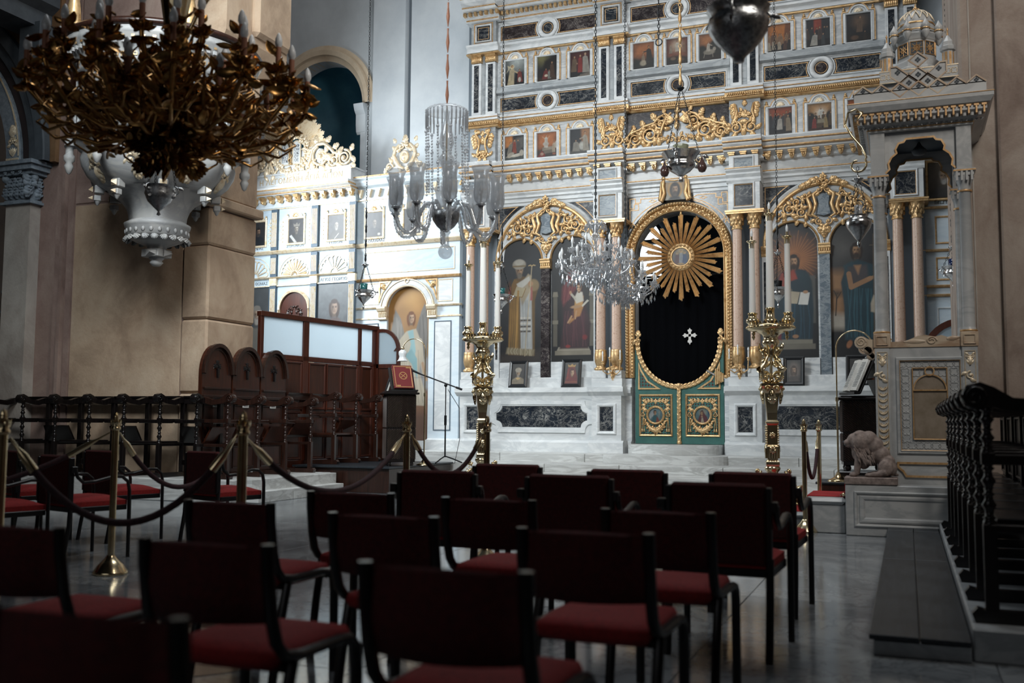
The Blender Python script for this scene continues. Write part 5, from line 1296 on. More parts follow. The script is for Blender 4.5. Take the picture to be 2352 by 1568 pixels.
# left section with fluted pilasters, three bays
LX0, LX1 = -5.75, -2.40
b = B(); b.box(LX0, LX1, -.10, .2, .54, 5.66); wp('wing_wall', b, 'blue_dark')
def fluted(x, z0, z1):
    b = B(); b.box(x - .08, x + .08, -.16, -.1, z0, z1); q = wp('pilaster', b, 'blueline')
    b = B()
    for i in range(4): b.cyl((x - .052 + i * .035, -.16, 0), .014, z0 + .07, z1 - .07, 6)
    obj('flutes', b, MT['gold_pale'], q)
for x in (-5.45, -4.43, -3.38, -2.435):
    fluted(x, 4.68, 5.56); fluted(x, 4.10, 4.58); fluted(x, .8, 3.92)
    b = B(); b.box(x - .09, x + .09, -.17, -.1, 3.92, 4.07); wp('pilaster_block', b, 'gold_pale')
wband('gilt_line', 'gold_pale', LX0, LX1, [(.10, 4.595), (.16, 4.60), (.20, 4.65), (.18, 4.67), (.10, 4.68)]); wband('gilt_line', 'gold_pale', LX0, LX1, [(.10, 4.07), (.15, 4.075), (.18, 4.095), (.15, 4.11), (.10, 4.115)]); wband('gilt_line', 'gold_pale', LX0, LX1, [(.10, 3.90), (.14, 3.905), (.14, 3.925), (.1, 3.93)]); wband('gilt_line', 'gold_pale', LX0, LX1, [(.10, 5.56), (.13, 5.565), (.13, 5.585), (.10, 5.59)])
wband('frieze', 'blue', LX0, LX1, [(.12, 5.60), (.12, 5.74)]); wband('cornice', 'white', LX0, LX1, [(.12, 5.72), (.16, 5.74), (.16, 5.80), (.30, 5.83), (.32, 5.87), (.40, 5.90), (.40, 5.98), (.1, 6.0)])
for z in (5.84, 5.905): wband('gilt_line', 'gold_flat', LX0, LX1 + .01, [(.31 if z < 5.9 else .40, z), (.335 if z < 5.9 else .415, z + .005), (.335 if z < 5.9 else .415, z + .025), (.31 if z < 5.9 else .40, z + .03)])
for i in range(15):
    o = obj('gilt_bracket', brm, None, WING); o.location = (-5.6 + i * .225, -.15, 5.70)
b = B(); b.box(LX0, LX1, -.3, .2, 5.98, 6.24); b.box(LX0, LX1 + .01, -.33, .2, 6.24, 6.28); wp('inscription_block', b, 'white')
text('inscription', 'ΣΚΗΝΗ Η ΛΕΓΟΜΕΝΗ ΑΓΙΑ ΑΓΙΩΝ', .165, 'letter_gold', WING, (-4.0, -.302, 6.06), space=1.06)
for (x, z, tx, sz) in ((-4.92, 4.725, 'ΕΖΕΚΙΑΣ', .085), (-3.91, 4.725, 'ΣΟΛΟΜΩΝ', .085), (-2.88, 4.725, 'ΓΕΔΕΩΝ', .085), (-4.92, 3.955, 'ΑΓΙΟΣ ΘΩΜΑΣ', .09), (-2.88, 3.955, 'ΑΓΙΟΣ ΓΕΩΡΓΙΟΣ', .09)): text('name_lettering', tx, sz, 'letter', WING, (x, -.103, z))
text('name_lettering', 'ΖΑΧΑΡΙΑΣ', .085, 'letter', WING, (-1.95, -.004, 4.71))
def shellfan(x, gilded):
    b = B(); n = 9 if not gilded else 11
    for k in range(n):
        a = PI * (k + .5) / n; r = .30
        pts = [(x + .09 * math.cos(a + .14 * s_) , 4.13 + .09 * math.sin(a + .14 * s_)) for s_ in (0,)]
        lobe = [(x + .08 * math.cos(a - .16), 4.13 + .08 * math.sin(a - .16))] + [(x + r * math.cos(a) + .05 * math.cos(a + q), 4.13 + r * math.sin(a) + .05 * math.sin(a + q)) for q in np.linspace(-1.5, 1.5, 7)] + [(x + .08 * math.cos(a + .16), 4.13 + .08 * math.sin(a + .16))]
        polyline_frame(b, lobe, -.10, .014, .02, False)
    polyline_frame(b, arc(x, 4.13, .085, 0, PI, 8), -.10, .014, .02, False); polyline_frame(b, arc(x, 4.13, .41, .0, PI, 20), -.10, .012, .012, False)
    q = wp('shell_tracery', b, 'gold_pale')
    if gilded:
        b = B()
        for k in range(15): a = PI * (k + .5) / 15; ray(b, x, 4.13, a, .04, .27 if k % 2 else .32, .02, .05, -.10, .02, 2)
        obj('gilt_rays', b, MT['gold_pale'], q)
shellfan(-4.95, False); shellfan(-3.9, True); shellfan(-2.9, False)
def gdrop(x, d):
    b = B()
    for k in range(6):
        z = 5.28 - k * .085; rosette(b, x, z, .035, -d, 4); leaf(b, x + .02, z - .02, -.6, .05, .025, -d); leaf(b, x - .02, z - .02, PI + .6, .05, .025, -d)
    leaf(b, x, 5.3, PI / 2, .08, .03, -d); leaf(b, x, 4.84, -PI / 2, .08, .03, -d); wp('gilt_leaf_drop', b, 'gold_pale')
for x in (-4.24, -3.55, -3.19, -2.61): gdrop(x, .10)
gdrop(-1.42, 0); gdrop(-.80, 0)
gdrop(-4.57, .10)
def wing_icon(x, d, label, draw, mat='gold_pale', z=4.82):
    t = thing('prophet_icon', label, 'icon', tuple(WINGM @ Vector((x, -d, z))), math.radians(-3.6), 'prophet icons of the blue screen')
    P = Paint(48, 62, .78, '59595d', '4a4a4d'); draw(P); P.brush(.14, 10, int(abs(x) * 31)); picture('painting', P, .38, .50, t, -.012)
    b = B(); framebox(b, -.24, .24, -.05, .55, 0, .055, .035); b.prism([(-.22, .54)] + arc(0, .54, .17, PI, 0, 10, .12) + [(.22, .54)], -.03, 0, 'y')
    for s in (-1, 1): b.sph((s * .22, -.03, .60), .022, 6, 5); acanthus(b, s * .22, .54, PI / 2, .07, -.02)
    fr = obj('gilt_frame', b, MT[mat], t); b = B()
    for k in range(6): leaf(b, 0, .55, PI * (k + .5) / 6, .09, .035, -.03, .02)
    obj('shell', b, MT['gold'], fr)
WINGM = Matrix.Translation((-8.017, 17.5, 0)) @ Matrix.Rotation(math.radians(-3.6), 4, 'Z')
def w1(P): P.poly([(.05, 0), (.75, 0), (.7, .3), (.5, .42), (.25, .4), (.08, .25)], '4f4f50', .04); P.poly([(.05, .28), (.15, .34), (.45, .0), (.3, 0)], 'c4c6c5', .02); P.face(.42, .55, .15, 'a79f95', '5f5a57', '6b6662', None, .1); P.poly([(.27, .68), (.57, .68), (.6, .82), (.5, .76), (.43, .86), (.34, .76), (.24, .82)], '8b8781', .02)
def w2(P): P.poly([(.05, 0), (.75, 0), (.68, .3), (.5, .42), (.25, .38), (.1, .22)], '4d4a49', .04); P.face(.40, .56, .15, 'aaa39a', '807b77', '8f8b86', None, .5, False, True); P.line([(.32, .02), (.52, .22)], .025, 'd0d1d0')
def w3(P): P.a *= .35; P.poly([(.05, 0), (.78, 0), (.7, .3), (.5, .42), (.2, .36)], '23262c', .05); P.face(.42, .58, .15, '8b7160', '2b2624', '3a3634', None, .4)
def w4(P): P.poly([(.03, 0), (.77, 0), (.7, .3), (.5, .4), (.2, .36)], '45464b', .05); P.face(.40, .56, .15, '938a83', '66625f', '6b6764', None, .3, False, True); P.ell(.62, .1, .07, .05, 'bdb9b2', .4)
wing_icon(-4.9, .10, 'leftmost prophet icon, dark with a black-bearded man', w3); wing_icon(-3.89, .10, 'grey prophet icon of a crowned king with a scroll', w1); wing_icon(-2.87, .10, 'grey prophet icon of a bald bearded man with a knife', w2); wing_icon(-2.0, 0, 'prophet icon of a dim bearded man left of the glass chandelier', w4); wing_icon(-1.1, 0, 'prophet icon half hidden behind the arms of the glass chandelier', w4)
def wing_big(x, z, w, h, label, draw):
    t = thing('saint_icon', label, 'icon', tuple(WINGM @ Vector((x, -.104, z))), math.radians(-3.6), 'saint icons of the blue screen')
    P = Paint(72, int(72 * h / w), w / h, '6d7276', '565a5e'); draw(P); P.brush(.14, 12, int(abs(x) * 17)); picture('painting', P, w, h, t, -.008); b = B(); framebox(b, -w / 2 - .02, w / 2 + .02, -.02, h + .02, 0, .03, .02); obj('frame', b, MT['blueline'], t)
def soldier(P): P.poly([(.02, 0), (.02, .48), (.10, .58), (.2, .64), (.27, .64), (.36, .56), (.40, .3), (.42, 0)], '6a5a58', .02); P.poly([(.06, .2), (.08, .5), (.2, .6), (.3, .48), (.32, .2)], '8a8068', .03); P.brush(.25, 18, 3); P.face(.22, .74, .07, 'a08878', '4a3a36', None, None, .1, True); P.line([(.38, .2), (.36, .4), (.24, .5)], .06, 'a58a78'); P.ell(.23, .50, .04, .03, 'b09682', .4); P.poly([(.04, 0), (.06, .3), (.14, .3), (.12, 0)], '6f6a5a', .03)
def oldman(P): P.a *= .5; P.poly([(.02, 0), (.02, .4), (.14, .56), (.28, .56), (.4, .4), (.42, 0)], '6a6862', .03); P.face(.22, .70, .08, '94806f', '7d7872', '8a8680', None, .3)
wing_big(-2.9, 1.95, .80, 1.94, 'tall icon of a young soldier saint in a cuirass, right of the red arched door', soldier); wing_big(-4.93, 1.95, .74, 1.94, 'tall dark icon of a white-bearded man beside the left pier', oldman)
# arched red-brown door of the chapel screen
t = thing('arched_door', 'red-brown arched chapel door with a carved garland in the blue screen', 'door', tuple(WINGM @ Vector((-3.88, -.10, .54))), math.radians(-3.6))
b = B(); b.prism([(-.36, 0), (.36, 0)] + arc(0, 2.86, .36, 0, PI, 20), -.015, 0, 'y'); obj('leaf', b, MT['wood_mid'], t)
b = B(); b.arcmould(0, 2.86, 0, [(.36, 0), (.36, .06), (.40, .07), (.42, .04), (.42, 0)], 0, PI, 28); framebox(b, -.42, -.36, 0, 2.86, 0, .03, .06); framebox(b, .36, .42, 0, 2.86, 0, .03, .06); obj('arch_moulding', b, MT['gold_pale'], t)
b = B()
for s in (-1, 1): scroll(b, s * .10, 2.86, .07, PI / 2, 1.4, s, .012, -.015, 3); acanthus(b, s * .17, 2.82, -PI / 2, .14, -.015)
obj('carved_garland', b, MT['wood_dark'], t)
# angel painting in the niche
t = thing('angel_icon', 'large niche painting of a standing white-robed angel on gold', 'painting', tuple(WINGM @ Vector((nc, .06, .54))), math.radians(-3.6))
P = Paint(84, 270, .30, 'b5803c', '8d8a88'); P.poly([(0, .52), (.3, .52), (.3, .70), (0, .70)], 'b08a4e', .1); P.poly([(0, .26), (.3, .26), (.3, .56), (0, .56)], '9a9a9c', .04); P.poly([(0, 0), (.3, 0), (.3, .36), (0, .33)], '7a5f52', .03); P.poly([(.05, .2), (.3, .22), (.3, .34), (.05, .33)], '8d6a55', .05); P.glow(.17, .93, .16, 'd5a765', .8)
P.poly([(.04, .56), (.02, .72), (.05, .86), (.09, .80), (.12, .70), (.10, .56)], '8d8983', .008); P.poly([(.19, .70), (.235, .84), (.26, .89), (.28, .82), (.285, .66), (.27, .52), (.22, .56)], '87837e', .008); P.folds((((.05, .82), (.04, .58)), ((.1, .76), (.11, .58))), 'aaa6a0', 5, .005, 2); P.folds((((.22, .8), (.24, .54)), ((.27, .84), (.28, .56))), '5f5c59', 6, .005, 4)
P.poly([(.07, .27), (.27, .26), (.275, .33), (.23, .46), (.235, .66), (.20, .735), (.13, .72), (.075, .66), (.085, .48), (.06, .34)], 'c8bda9', .008); P.folds((((.1, .6), (.07, .28)), ((.22, .6), (.26, .28))), '9a9082', 10, .006, 7); P.folds((((.11, .68), (.08, .3)), ((.2, .6), (.24, .3))), 'ddd5c5', 8, .004, 9)
P.poly([(.14, .72), (.18, .73), (.20, .6), (.185, .52), (.15, .58), (.165, .64)], '9fc3c6', .008); P.poly([(.12, .57), (.17, .61), (.21, .55), (.215, .42), (.17, .52)], '8fb4b8', .008); P.line([(.23, .66), (.245, .54), (.262, .46)], .03, 'c5baa6'); P.line([(.25, .52), (.27, .44), (.278, .42)], .018, 'c09f80'); P.face(.165, .80, .032, 'c2a084', '7d4f30', None, None, .5, True); P.line([(.02, .43), (.30, .435)], .004, '6f6a66', .5)
P.brush(.12, 10, 6); picture('painting', P, .97, 3.225, t, 0, 0, 0, 2.74)
b = B(); b.box(-.485, .485, .003, .02, 0, 2.74); obj('board', b, MT['blue'], t)
# crest over the chapel screen: reeded rays, wreath with the two tablets, scrolls
t = thing('chapel_crest', 'gilded crest with sun rays, wreath and two lettered tablets above the blue screen', 'crest', tuple(WINGM @ Vector((-3.92, -.26, 6.28))), math.radians(-3.6))
b = B(); b.prism([(-1.55, 0), (1.45, 0), (1.45, .12), (1.1, .22), (.8, .42), (.5, .5), (-.5, .5), (-.9, .32), (-1.5, .05)], -.02, .1, 'y'); obj('crest_board', b, MT['white'], t)
for k in range(27):
    a = math.radians(12 + 156 * k / 26); b = B(); ray(b, 0, .42, a, .36, .92 - (.05 if k % 2 else 0), .05, .10, -.02, .02, 3); obj('ray', b, MT['gold_pale'], t)
b = B(); wreath(b, 0, .40, .40, -.04, 30, .05); obj('wreath', b, MT['gold_pale'], t)
for s, lines in ((-1, ('ΕΚΟ', 'ΝΕΓ', 'ΝΤΚ', 'ΦΥΣ', 'ΤΤΚ')), (1, ('ΟΦ', 'ΟΜ', 'ΟΚ', 'ΟΥ', 'ΟΕ'))):
    b = B(); b.prism([(s * .15 - .10, .16), (s * .15 + .10, .16)] + arc(s * .15, .56, .10, 0, PI, 8), -.05, -.02, 'y'); tb_ = obj('tablet', b, MT['white'], t)
    b = B(); polyline_frame(b, [(s * .15 - .10, .16), (s * .15 + .10, .16)] + arc(s * .15, .56, .10, 0, PI, 8), -.045, .02, .015); obj('tablet_rim', b, MT['gold_pale'], tb_)
    for i, l in enumerate(lines): text('lettering', l, .085, 'letter', tb_, (s * .15, -.052, .52 - i * .075))
b = B(); b.tube([(.02 * math.sin(q * 3), -.07, .15 + q * .16) for q in np.linspace(0, 4, 22)], .018, 6); b.tube([(.045 * math.sin(q * 5 + 1), -.08, .15 + q * .14) for q in np.linspace(0, 4, 30)], .012, 5); obj('staff', b, MT['gold'], t)
b = B(); y = -.03
for s in (-1, 1):
    scroll(b, s * .78, .26, .24, PI / 2 + .4, 1.5, s, .035, y, 5); rosette(b, s * .78, .26, .13, y - .02, 8); scroll(b, s * 1.10, .14, .14, PI / 2, 1.7, s, .03, y, 4); scroll(b, s * 1.36, .17, .17, PI / 2, 2.2, -s, .03, y, 2)
    scroll(b, s * .48, .07, .10, 0, 1.6, s, .026, y, 2); scroll(b, s * .62, .05, .08, PI, 1.5, -s, .022, y, 2); rosette(b, s * 1.0, .02, .10, y, 7)
    b.tube([(s * a, y - .03, z) for a, z in ((.42, .02), (.52, .20), (.56, .42), (.70, .52), (.86, .52), (1.0, .42), (1.1, .30), (1.25, .26))], [.03, .04, .04, .045, .04, .04, .035, .03], 7)
    for px, pz, a, L in ((.62, .54, 1.5, .18), (.88, .54, .8, .18), (1.05, .40, .5, .18), (1.22, .3, .9, .14), (1.5, .30, 1.2, .16), (1.1, .0, -.5, .14), (.9, .1, -1., .16), (.42, .05, -.9, .14), (1.48, .02, -.3, .16)): acanthus(b, s * px, pz, a if s > 0 else PI - a, L, y)
obj('scrolls', b, MT['gold_pale'], t)
# small gilded cartouche crest on the right part
t = thing('cartouche_crest', 'small gilded cartouche crest on a block behind the glass chandelier', 'crest', tuple(WINGM @ Vector((-1.22, -.1, 6.06))), math.radians(-3.6))
b = B(); b.box(-.50, .50, -.02, .1, 0, .12); b.prism([(-.28, .12), (.28, .12), (.24, .3), (0, .58), (-.24, .3)], -.02, .05, 'y'); obj('block', b, MT['white'], t)
b = B(); b.lathe([(.0, .09), (.05, .08), (.075, .05), (.09, .06), (.115, .06), (.12, .02)], 20, (0, 0, 0), TR(0, -.02, .30) @ RX(PI / 2) @ SCL(.85, 1.1, 1))
for s in (-1, 1):
    b.tube([(s * a, -.05, z) for a, z in ((.02, .06), (.12, .10), (.20, .22), (.25, .34), (.22, .46), (.12, .56))], [.03, .045, .05, .045, .04, .03], 7); scroll(b, s * .36, .12, .09, 0, 1.4, -s, .025, -.02, 2); scroll(b, s * .08, .52, .07, PI / 2, 1.4, s, .022, -.04, 2); scroll(b, s * .08, .05, .06, 0, 1.4, -s, .02, -.04, 1)
    for pz, a in ((.46, .8), (.30, .2), (.6, 1.1)): acanthus(b, s * .22, pz, a if s > 0 else PI - a, .12, -.03)
acanthus(b, 0, .58, PI / 2, .18, -.03); obj('gilt_cartouche', b, MT['gold_pale'], t)
# right wing, seen between the throne columns
RW = thing('right_screen_wing', 'pale blue screen wing seen between the throne columns', 'altar screen', (.30, 17.5, 0), math.radians(3.6))
b = B(); b.box(0, 3.2, 0, .3, .54, 6.4); obj('wing_wall', b, MT['blue'], RW)
for z in (4.60, 3.89, 3.30, 3.15, 5.7): b = B(); band(b, -.02, 3.2, [(0, z), (.04, z + .005), (.06, z + .03), (0, z + .05)]); obj('gilt_line', b, MT['gold_flat'], RW)
for z0, z1, m in ((4.02, 4.48, 'gold_flat'), (3.42, 3.80, 'gold_flat'), (1.2, 2.98, 'white')):
    for k in range(2): b = B(); framebox(b, .20 + k * 1.5, 1.5 + k * 1.5, z0, z1, 0, .03, .02); obj('panel_moulding', b, MT[m], RW)
text('name_lettering', 'ΜΩΥΣΗΣ', .09, 'letter', RW, (.40, -.004, 4.68))
t = thing('prophet_icon', 'gilt-framed icon of a white-bearded man seen under the throne canopy', 'icon', (.64, 17.5, 4.78), math.radians(3.6))
P = Paint(40, 54, .74, '6b5f52', '3f3a36'); P.face(.40, .60, .17, 'a0866e', '8a847c', 'a09c96', None, -.4); P.poly([(.02, 0), (.72, 0), (.6, .3), (.2, .3)], '4a4644', .05); P.brush(.2, 9, 5); picture('painting', P, .44, .58, t, -.012); b = B(); framebox(b, -.27, .27, -.05, .63, 0, .05, .03); obj('gilt_frame', b, MT['gold'], t)

# ================================================================== WALLS, PIERS
def wallpart(name, b, mat, par=None, M=None):
    o = struct(name, b, MT[mat], par)
    if M is not None: o.matrix_world = M
    return o
ac, ri, ro, az = -3.86, 1.10, 1.44, 7.86
op = [(ac - ri, 5.0)] + arc(ac, az, ri, PI, 0, 28) + [(ac + ri, 5.0)]
b = B(); b.prism([(-7.5, 5.0)] + op + [(.6, 5.0), (.6, 13), (-7.5, 13)], .6, 1.0, 'y'); wl = wallpart('wall_back', b, 'plaster', None, WINGM)
b = B(); b.prism([(-2.39, 5.0), (-1.60, 5.0), (-1.60, 13), (-2.39, 13)], .42, .62, 'y'); wallpart('wall_strip', b, 'plaster_w', wl)
b = B(); b.box(-1.60, -1.50, .56, .62, 5, 13); wallpart('wall_gap_shade', b, 'plaster_d', wl)  # grey strip that paints the shade line beside the projecting wall strip
b = B(); b.box(-1.50, -.02, .50, .62, 5.0, 13); wallpart('wall_panel', b, 'plaster_w', wl)
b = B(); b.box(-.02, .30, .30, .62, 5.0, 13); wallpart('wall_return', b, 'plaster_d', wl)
b = B(); b.arcmould(ac, az, .6, [(ri, -.3), (ri, .0), (ri + .10, .04), (ri + .12, .10), (ro - .12, .12), (ro - .1, .06), (ro, .05), (ro, 0)], 0, PI, 40); wallpart('arch_moulding', b, 'cream', wl)
b = B(); band(b, ac + ri - .12, ac + ri + .12, [(.0, 7.2), (.04, 7.25), (.06, 7.4), (.06, 7.62), (.12, 7.7), (.16, 7.8), (.16, 7.84), (0, 7.86)], .0); b.box(ac + ri - .02, ac + ri + .1, -.03, .02, 5, 7.25); o = wallpart('arch_impost', b, 'plaster_w', wl); o.location = (0, .6, 0)
b = B(); pr = [(1.35, 5.0), (1.35, 7.86)] + [(1.35 * math.cos(q), 7.86 + 1.35 * math.sin(q)) for q in np.linspace(0.05, PI / 2, 12)]
b.lathe(pr, 32, (ac, 1.0, 0), None, True, 0, PI); ap = wallpart('apse_niche', b, 'teal', wl)
b = B(); b.lathe([(1.34, 6.82), (1.34, 6.95)], 32, (ac, 1.0, 0), None, True, 0, PI); wallpart('apse_band', b, 'brown_band', wl)
b = B(); b.lathe([(1.34, 6.3), (1.34, 6.82)], 32, (ac, 1.0, 0), None, True, 0, PI); wallpart('apse_frieze', b, 'plaster_d', wl)
b = B()
for s in (-1, 1):
    for off in (-.1, .1):
        pts = []
        for q in np.linspace(.15, .85, 14):
            a = PI / 2 - .62 + s * (q - .5) * 1.2 + off * .25; e = .25 + .8 * q + off * .2
            pts.append((ac + 1.33 * math.cos(e * .9) * math.cos(a), 1.0 + 1.33 * math.cos(e * .9) * math.sin(a), 7.86 + 1.33 * math.sin(e * .9)))
        b.tube(pts, .018, 4)
    for q in np.linspace(.2, .8, 5):
        a = PI / 2 - .62 + s * (q - .5) * 1.2; e = (.25 + .8 * q) * .9; c = np.array((ac + 1.32 * math.cos(e) * math.cos(a), 1.0 + 1.32 * math.cos(e) * math.sin(a), 7.86 + 1.32 * math.sin(e))); b.sph(c, .045, 6, 4)
wallpart('apse_scrollwork', b, 'teal_deco', wl)
b = B()
for k in range(20): b.box(ac + 1.1 * math.cos(PI * k / 19) - .05, ac + 1.1 * math.cos(PI * k / 19) + .05, .98 + 1.0 * math.sin(PI * k / 19), 1.0 + 1.0 * math.sin(PI * k / 19), 6.50, 6.56)
wallpart('apse_meander', b, 'plaster_w', wl)
# sanctuary behind the doorway: dark apse with a bright arched window
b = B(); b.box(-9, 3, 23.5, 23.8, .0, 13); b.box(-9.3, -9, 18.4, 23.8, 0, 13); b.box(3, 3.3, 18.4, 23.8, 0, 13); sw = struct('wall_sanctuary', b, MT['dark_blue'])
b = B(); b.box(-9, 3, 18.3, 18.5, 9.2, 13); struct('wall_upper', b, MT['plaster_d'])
b = B(); b.box(-.55, .55, 0, .05, 0, 1.5); b.prism(arc(0, 1.5, .55, 0, PI, 16), 0, .05, 'y'); w_ = struct('window_1', b, MT['window']); w_.location = (-5.95, 23.4, 3.95)
b = B(); framebox(b, -.62, .62, -.06, 1.5, 0, .08, .06); b.box(-.02, .02, -.04, 0, 0, 2.05); b.box(-.55, .55, -.04, 0, 1.46, 1.54); b.box(-.55, .55, -.04, 0, .7, .73); b.arcmould(0, 1.5, 0, [(.55, 0), (.55, .06), (.63, .06), (.63, 0)], 0, PI, 20); obj('window_frame', b, MT['dark_blue'], w_)
# left pier: front and side faces built of large plastered blocks
b = B(); b.box(-12.9, -9.2, 11.45, 12.50, 0, 11); pier = struct('pillar_left', b, MT['stone_pink'])
zb = [.0, 1.45, 2.5, 3.56, 4.10]
for i in range(4):
    b = B(); b.cbox(-9.6, -9.14, 11.40, 12.50, zb[i] + .006, zb[i + 1] - .006, .03); struct('pier_block', b, MT['stone'], pier)
b = B(); b.cbox(-9.65, -9.06, 11.36, 12.56, 4.12, 4.26, .02); struct('pier_cornice', b, MT['stone'], pier)
b = B(); b.cbox(-9.6, -9.14, 11.40, 12.50, 4.27, 6.3, .03); struct('pier_block', b, MT['stone'], pier)
b = B(); b.prism([(-9.6, 6.3), (-9.14, 6.3), (-8.96, 6.68), (-8.96, 11), (-9.6, 11)], 11.4, 12.9, 'y'); b.cbox(-9.05, -8.86, 12.0, 12.9, 6.8, 11, .06); struct('pier_block', b, MT['stone'], pier)
b = B(); b.box(-12.90, -12.40, 11.25, 11.5, 0, 4.36); struct('pier_pilaster', b, MT['stone_light'], pier)
for x0, x1, y in ((-12.02, -11.93, 11.40), (-11.9, -11.84, 11.37), (-11.80, -11.7, 11.42)): b = B(); b.box(x0, x1, y, 11.46, 0, 11); struct('pier_moulding', b, MT['stone_pink'], pier)
for x0, x1, z0, z1, mt in ((-11.68, -9.62, .0, 4.3, 'stone'), (-11.68, -9.62, 4.33, 11, 'stone_pink')): b = B(); b.cbox(x0, x1, 11.43, 11.46, z0, z1, .01); struct('pier_block', b, MT[mt], pier)
# composite capital of the pilaster
b = B()
band_pts = [(-13.05, 11.12), (-12.25, 11.12), (-12.25, 11.6), (-13.05, 11.6)]
for z0, z1, e in ((4.36, 4.40, .06), (4.40, 4.43, .02), (4.80, 4.86, .10), (4.86, 4.94, .16), (4.94, 5.0, .20)): b.box(-12.9 - e, -12.40 + e, 11.25 - e, 11.5, z0, z1)
b.box(-12.9, -12.4, 11.25, 11.5, 4.43, 4.8)
for row, (z, L) in enumerate(((4.44, .2), (4.58, .22))):
    for i in range(5): acanthus(b, -12.88 + .5 * (i + .5 * row) / 4.4, z, PI / 2, L, 11.25, .1, .08)
    l = B()
    for i in range(3): acanthus(l, -.20 + .2 * i, z, PI / 2, L, 0, .1, .08)
    b.add(np.concatenate(l.v), l.f, True, TR(-12.40, 11.38, 0) @ RZ(PI / 2))
for x, y in ((-12.86, 11.2), (-12.44, 11.2), (-12.36, 11.26)): b.sph((x, y, 4.76), .07, 8, 6)
for i in range(3): rosette(b, -12.8 + .15 * i, 4.83, .04, 11.12, 5)
struct('pier_capital', b, MT['capital'], pier)
# the side arch springing from it
AX, AZ = -15.0, 5.0
arch_s = None
for nm, r0, r1, y0, mt in (('arch_soffit', 2.06, 2.36, 11.25, 'capital'), ('arch_band', 2.36, 2.52, 11.30, 'arch_brown'), ('arch_ring', 2.52, 2.70, 11.26, 'arch_dark'), ('arch_ring', 2.70, 2.90, 11.20, 'arch_dark')):
    b = B(); b.arcmould(AX, AZ, y0, [(r0, -.4), (r0, 0), (r0 + .02, .02), (r1 - .02, .02), (r1, 0), (r1, -.1)], 0, PI / 2, 30); o = struct(nm, b, MT[mt], arch_s or pier)
b = B(); b.prism(arc(AX, AZ, 2.88, 0, PI / 2, 24) + [(AX, 11), (-12.02, 11), (-12.02, 5.0)], 11.32, 11.5, 'y'); struct('spandrel_wall', b, MT['ochre'], pier)
b = B(); polyline_frame(b, arc(AX, AZ, 2.34, .05, 1.3, 20), 11.23, .02, .015, False)
for s in (-1, 1): scroll(b, AX + 2.21 + s * .05, AZ + .36, .06, PI / 2, 1.3, s, .014, 11.23, 2)
for k in range(5): leaf(b, AX + 2.21, AZ + .12, PI / 2 + (k - 2) * .3, .14, .04, 11.23, .03)
acanthus(b, AX + 2.19, AZ + .42, PI / 2, .2, 11.23); b.box(AX + 2.09, AX + 2.34, 11.21, 11.23, AZ + .06, AZ + .09); struct('arch_ornament', b, MT['gold_pale'], pier)
b = B(); b.prism([(-12.75, 7.05), (-12.2, 7.05), (-12.2, 7.3), (-12.05, 7.4), (-12.05, 7.6), (-12.35, 7.7), (-12.9, 7.7)], 5.0, 11.5, 'y'); b.box(-12.5, -12.1, 11.0, 11.5, 6.5, 7.1); struct('trim_gallery', b, MT['arch_dark'])
b = B(); b.lathe([(.05, 0), (.07, .03), (.04, .08), (.04, .22), (.07, .27), (.08, .3), (.0, .31)], 12, (-12.1, 11.15, 6.05)); tag(obj('corbel_drop', b, MT['brass_dark']), 'small turned gilt drop under the dark gallery corner, upper left', 'drop')
b = B(); b.box(-17, -12.85, 15.0, 15.2, 0, 9); struct('wall_aisle', b, MT['dark_blue'])
b = B(); b.box(-17, -12.9, 14.8, 15.0, 3.2, 3.25); b.box(-17, -12.9, 14.85, 15.0, 2.75, 3.2); b.box(-17, -12.9, 14.8, 15, 3.6, 3.66)
for i in range(10): acanthus(b, -14.9 + i * .2, 2.8, PI / 2, .3, 14.85); rosette(b, -14.9 + i * .2, 3.45, .1, 14.9)
struct('trim_aisle', b, MT['capital'])
# right pier and hall shell
b = B(); b.cbox(.62, 5, 11.7, 15.5, 0, 11, .03); pr_ = struct('pillar_right', b, MT['stone_right'])
b = B(); b.box(.72, .735, 11.69, 11.72, 2, 11); struct('pillar_bead', b, MT['stone_light'], pr_)
b = B(); b.cbox(.98, 5.0, 11.60, 11.72, 0, 11, .02); struct('pillar_face', b, MT['stone_right'], pr_)
b = B(); b.box(3.0, 5.2, 16.0, 18.2, 4.0, 9); b.box(.3, 2.6, 18.0, 18.3, 5.6, 9.2); struct('wall_right_back', b, MT['plaster'])
b = B(); band(b, .33, 2.0, [(0, 6.9), (.2, 7.0), (.3, 7.3), (.3, 7.6), (.1, 7.6)]); b.lathe([(.1, 6.4), (.2, 6.6), (.28, 6.9), (.3, 7.0)], 12, (.75, -.15, 0)); o = struct('trim_bracket', b, MT['plaster_w']); o.location = (0, 17.6, -.3)
b = B(); b.box(5.0, 5.3, -4.3, 16, 0, 12); struct('wall_right', b, MT['hall'])
b = B(); b.box(-17.3, -17, -4.3, 16, 0, 12); struct('wall_left', b, MT['hall'])
b = B(); b.box(-17, 5, -4.3, -4, 0, 12); struct('wall_rear', b, MT['hall'])
b = B(); b.box(-17, 5, -4, 4.6, 5.2, 5.5); struct('ceiling_gallery', b, MT['gallery'])
